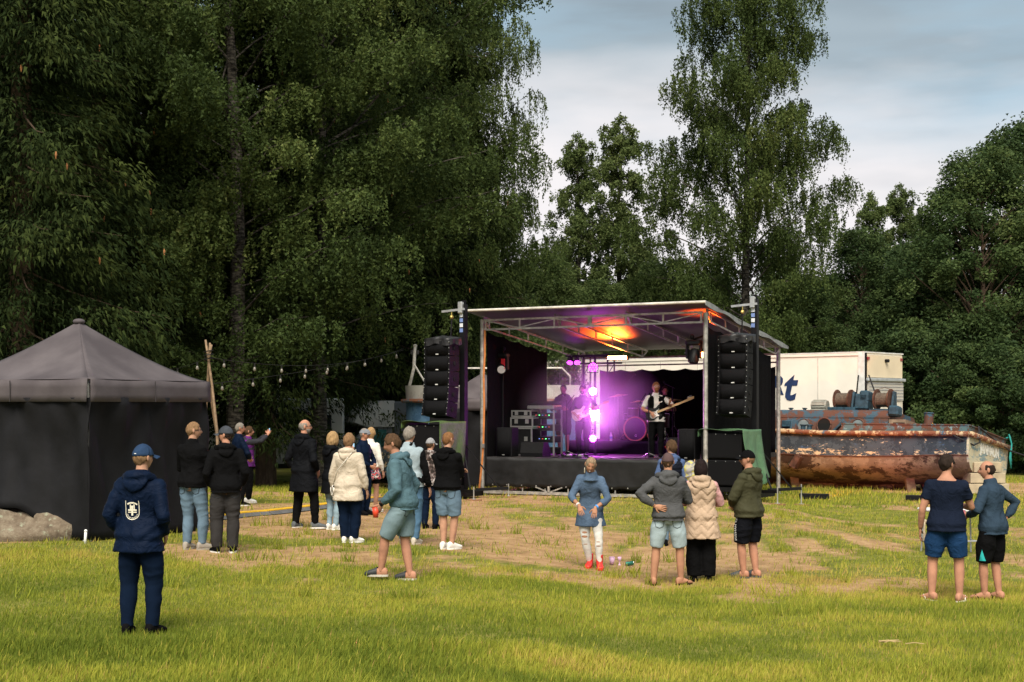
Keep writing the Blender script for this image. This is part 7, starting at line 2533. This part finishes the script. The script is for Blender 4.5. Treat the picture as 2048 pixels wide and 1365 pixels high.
phone(INF['wphone'], 'phone held up by the woman with purple trim')
phone(INF['bob'], 'phone with lit screen held up by the woman with blond bob')
bg_ = INF['beige']
t = thing('shoulder_bag', 'small white shoulder bag at the left hip of the woman in cream jacket', 'bag', bg_['base'], R(bg_['face']))
LB_ = M('bag_white', (.62, .58, .52), .5, 0, .08)
m = MB(); m.box((-.235, .03, .47 * bg_['H']), (.09, .26, .19), bev=.035); m.build('pouch', LB_, t, True)
H_ = bg_['H']
m = MB(); m.tube([(-.225, -.06, .53 * H_), (-.12, -.155, .66 * H_), (.02, -.165, .745 * H_), (.10, -.12, .815 * H_), (.13, .0, .845 * H_)], [(.012, .004)] * 5, 6); m.build('strap', LB_, t, True)
by_ = INF['boy']
pj = thing('patterned_jacket', 'yellow and grey patterned jacket carried at the boy\'s right side', 'jacket', by_['base'], R(by_['face']))
g = NG('jacket_pattern', .85, .1)
vo = g.n('ShaderNodeTexVoronoi'); vo.inputs['Scale'].default_value = 26
g.l(g.tc.outputs['Object'], vo.inputs['Vector'])
g.color(g.ramp(g.xyz(vo.outputs['Color'])[0], [(0, (.22, .21, .20)), (.35, (.36, .34, .24)), (.6, (.46, .42, .12)), (.8, (.28, .27, .26))], 'CONSTANT'))
jm = MB(); jm.ball((.30, -.02, .70 * by_['H']), (.12, .13, .19), 16, 10); jm.ball((.33, -.04, .58 * by_['H']), (.09, .10, .16), 14, 8)
jme = remeshed(jm, .014, 3); fold(jme, .016, (8, 8, 12), 3.0)
link('bundle', jme, g.m, pj, True)
# sunglasses pushed up on the dark haired woman's head; bracelets and earrings
q_ = INF['quilt']
sg = MB()
for s in (-1, 1):
    sg.tube([q_['hm'] @ Vector((s * .085, .03 - .06 * i / 6, .075 + .035 * math.sin(i / 6 * math.pi))) for i in range(7)], .006, 6)
sg.build('sunglasses', M('shades_gold', (.40, .26, .14), .3), q_['root'], True)
dn = INF['dance']
for i, cm in ((1, (.55, .52, .48)), (0, (.08, .25, .6))):
    el, wr = dn['arms'][i][1], dn['arms'][i][2]
    d_ = (wr - el).normalized()
    m = MB(); m.tube([wr - d_ * .035, wr - d_ * .008], .034, 12); m.build('bracelet', M('bracelet_%d' % i, cm, .5), dn['root'], 'auto')
for s in (-1, 1):
    m = MB(); q = dn['hm'] @ Vector((s * .074, -.004, -.055))
    m.tube([q, q - Vector((0, 0, .03)), q - Vector((0, 0, .07)), q - Vector((0, 0, .085))], [.003, .007, .010, .003], 8); m.build('earring', M('earring', (.5, .45, .35), .4, .3), dn['root'], True)
# rips in the white jeans: skin patches proud of the cloth
tro = [c for c in dn['root'].children if c.name.startswith('trousers')][0]
for (lg, zf, w_, h_) in ((1, .310, .075, .030), (1, .275, .085, .035), (1, .21, .06, .012), (0, .20, .07, .014), (0, .235, .06, .012)):
    l = dn['legs'][lg]
    zc = zf * dn['H']
    kx = l[1].lerp(l[2], max(0, (l[1].z - zc) / (l[1].z - l[2].z)))
    m = MB(); m.sheet(lambda u, v: (kx.x + (u - .5) * w_ * math.sin(math.pi * (.25 + .5 * v)), 0, zc + (v - .5) * h_ * (1 - .5 * abs(u - .5))), 6, 3)
    me = m.mesh('rip'); project(me, tro, (0, -1, 0), .003)
    link('rip', me, skin('tan'), tro)
# lettering down the side of the black shorts
ol = INF['olive']
shn = [c for c in ol['root'].children if c.name.startswith('shorts')][0]
me = text_mesh('LLY HANSEN', .062, 0)
for v in me.vertices:
    x, y, z = v.co
    v.co = (-.5, y + .075, .39 * ol['H'] - x * .92)
bmx = bmesh.new(); bmx.from_mesh(me); bmesh.ops.triangulate(bmx, faces=bmx.faces); bmx.to_mesh(me); bmx.free()
project(me, shn, (1, 0, 0), .004)
link('lettering', me, WHITEL, shn)
# teal side slit in the black shorts of the smiling man
shn = [c for c in zi['root'].children if c.name.startswith('shorts')][0]
m = MB(); m.sheet(lambda u, v: (-.5, .02 + (u - .5) * .07 * (1 - v), .285 * zi['H'] + v * .14), 4, 8)
me = m.mesh('slit'); project(me, shn, (1, 0, 0), .004)
link('side_slit', me, M('slit_teal', (.02, .42, .42), .7), shn)
# wrist watch on the walker
el, wr = wk['arms'][0][1], wk['arms'][0][2]
m = MB(); d_ = (wr - el).normalized(); m.tube([wr - d_ * .012, wr + d_ * .016], .032, 12); m.build('watch', BLKM, wk['root'], 'auto')

# straw lying in the foreground grass
for i, (px_, py_, lab) in enumerate(((1775, 1296, 'loose bunch of pale straw lying in the right foreground grass'), (1830, 1300, 'single pale dry stalk lying right of the straw bunch'))):
    p0_ = hit(px_, py_)
    r_ = np.random.default_rng(70 + i)
    st = thing('straw', lab, 'straw', p0_)
    for q in range(7 if i == 0 else 1):
        a = r_.normal(0, .25); L_ = .05 + .08 * r_.random(); o = r_.normal(0, .02, 2)
        m = MB(); m.tube([(-math.cos(a) * L_ + o[0], -math.sin(a) * L_ + o[1], .055 + .02 * r_.random()), (o[0], o[1], .07), (math.cos(a) * L_ + o[0], math.sin(a) * L_ + o[1], .055 + .02 * r_.random())], .005, 5)
        m.build('stalk', M('straw_dry', (.38, .28, .13), .9), st)
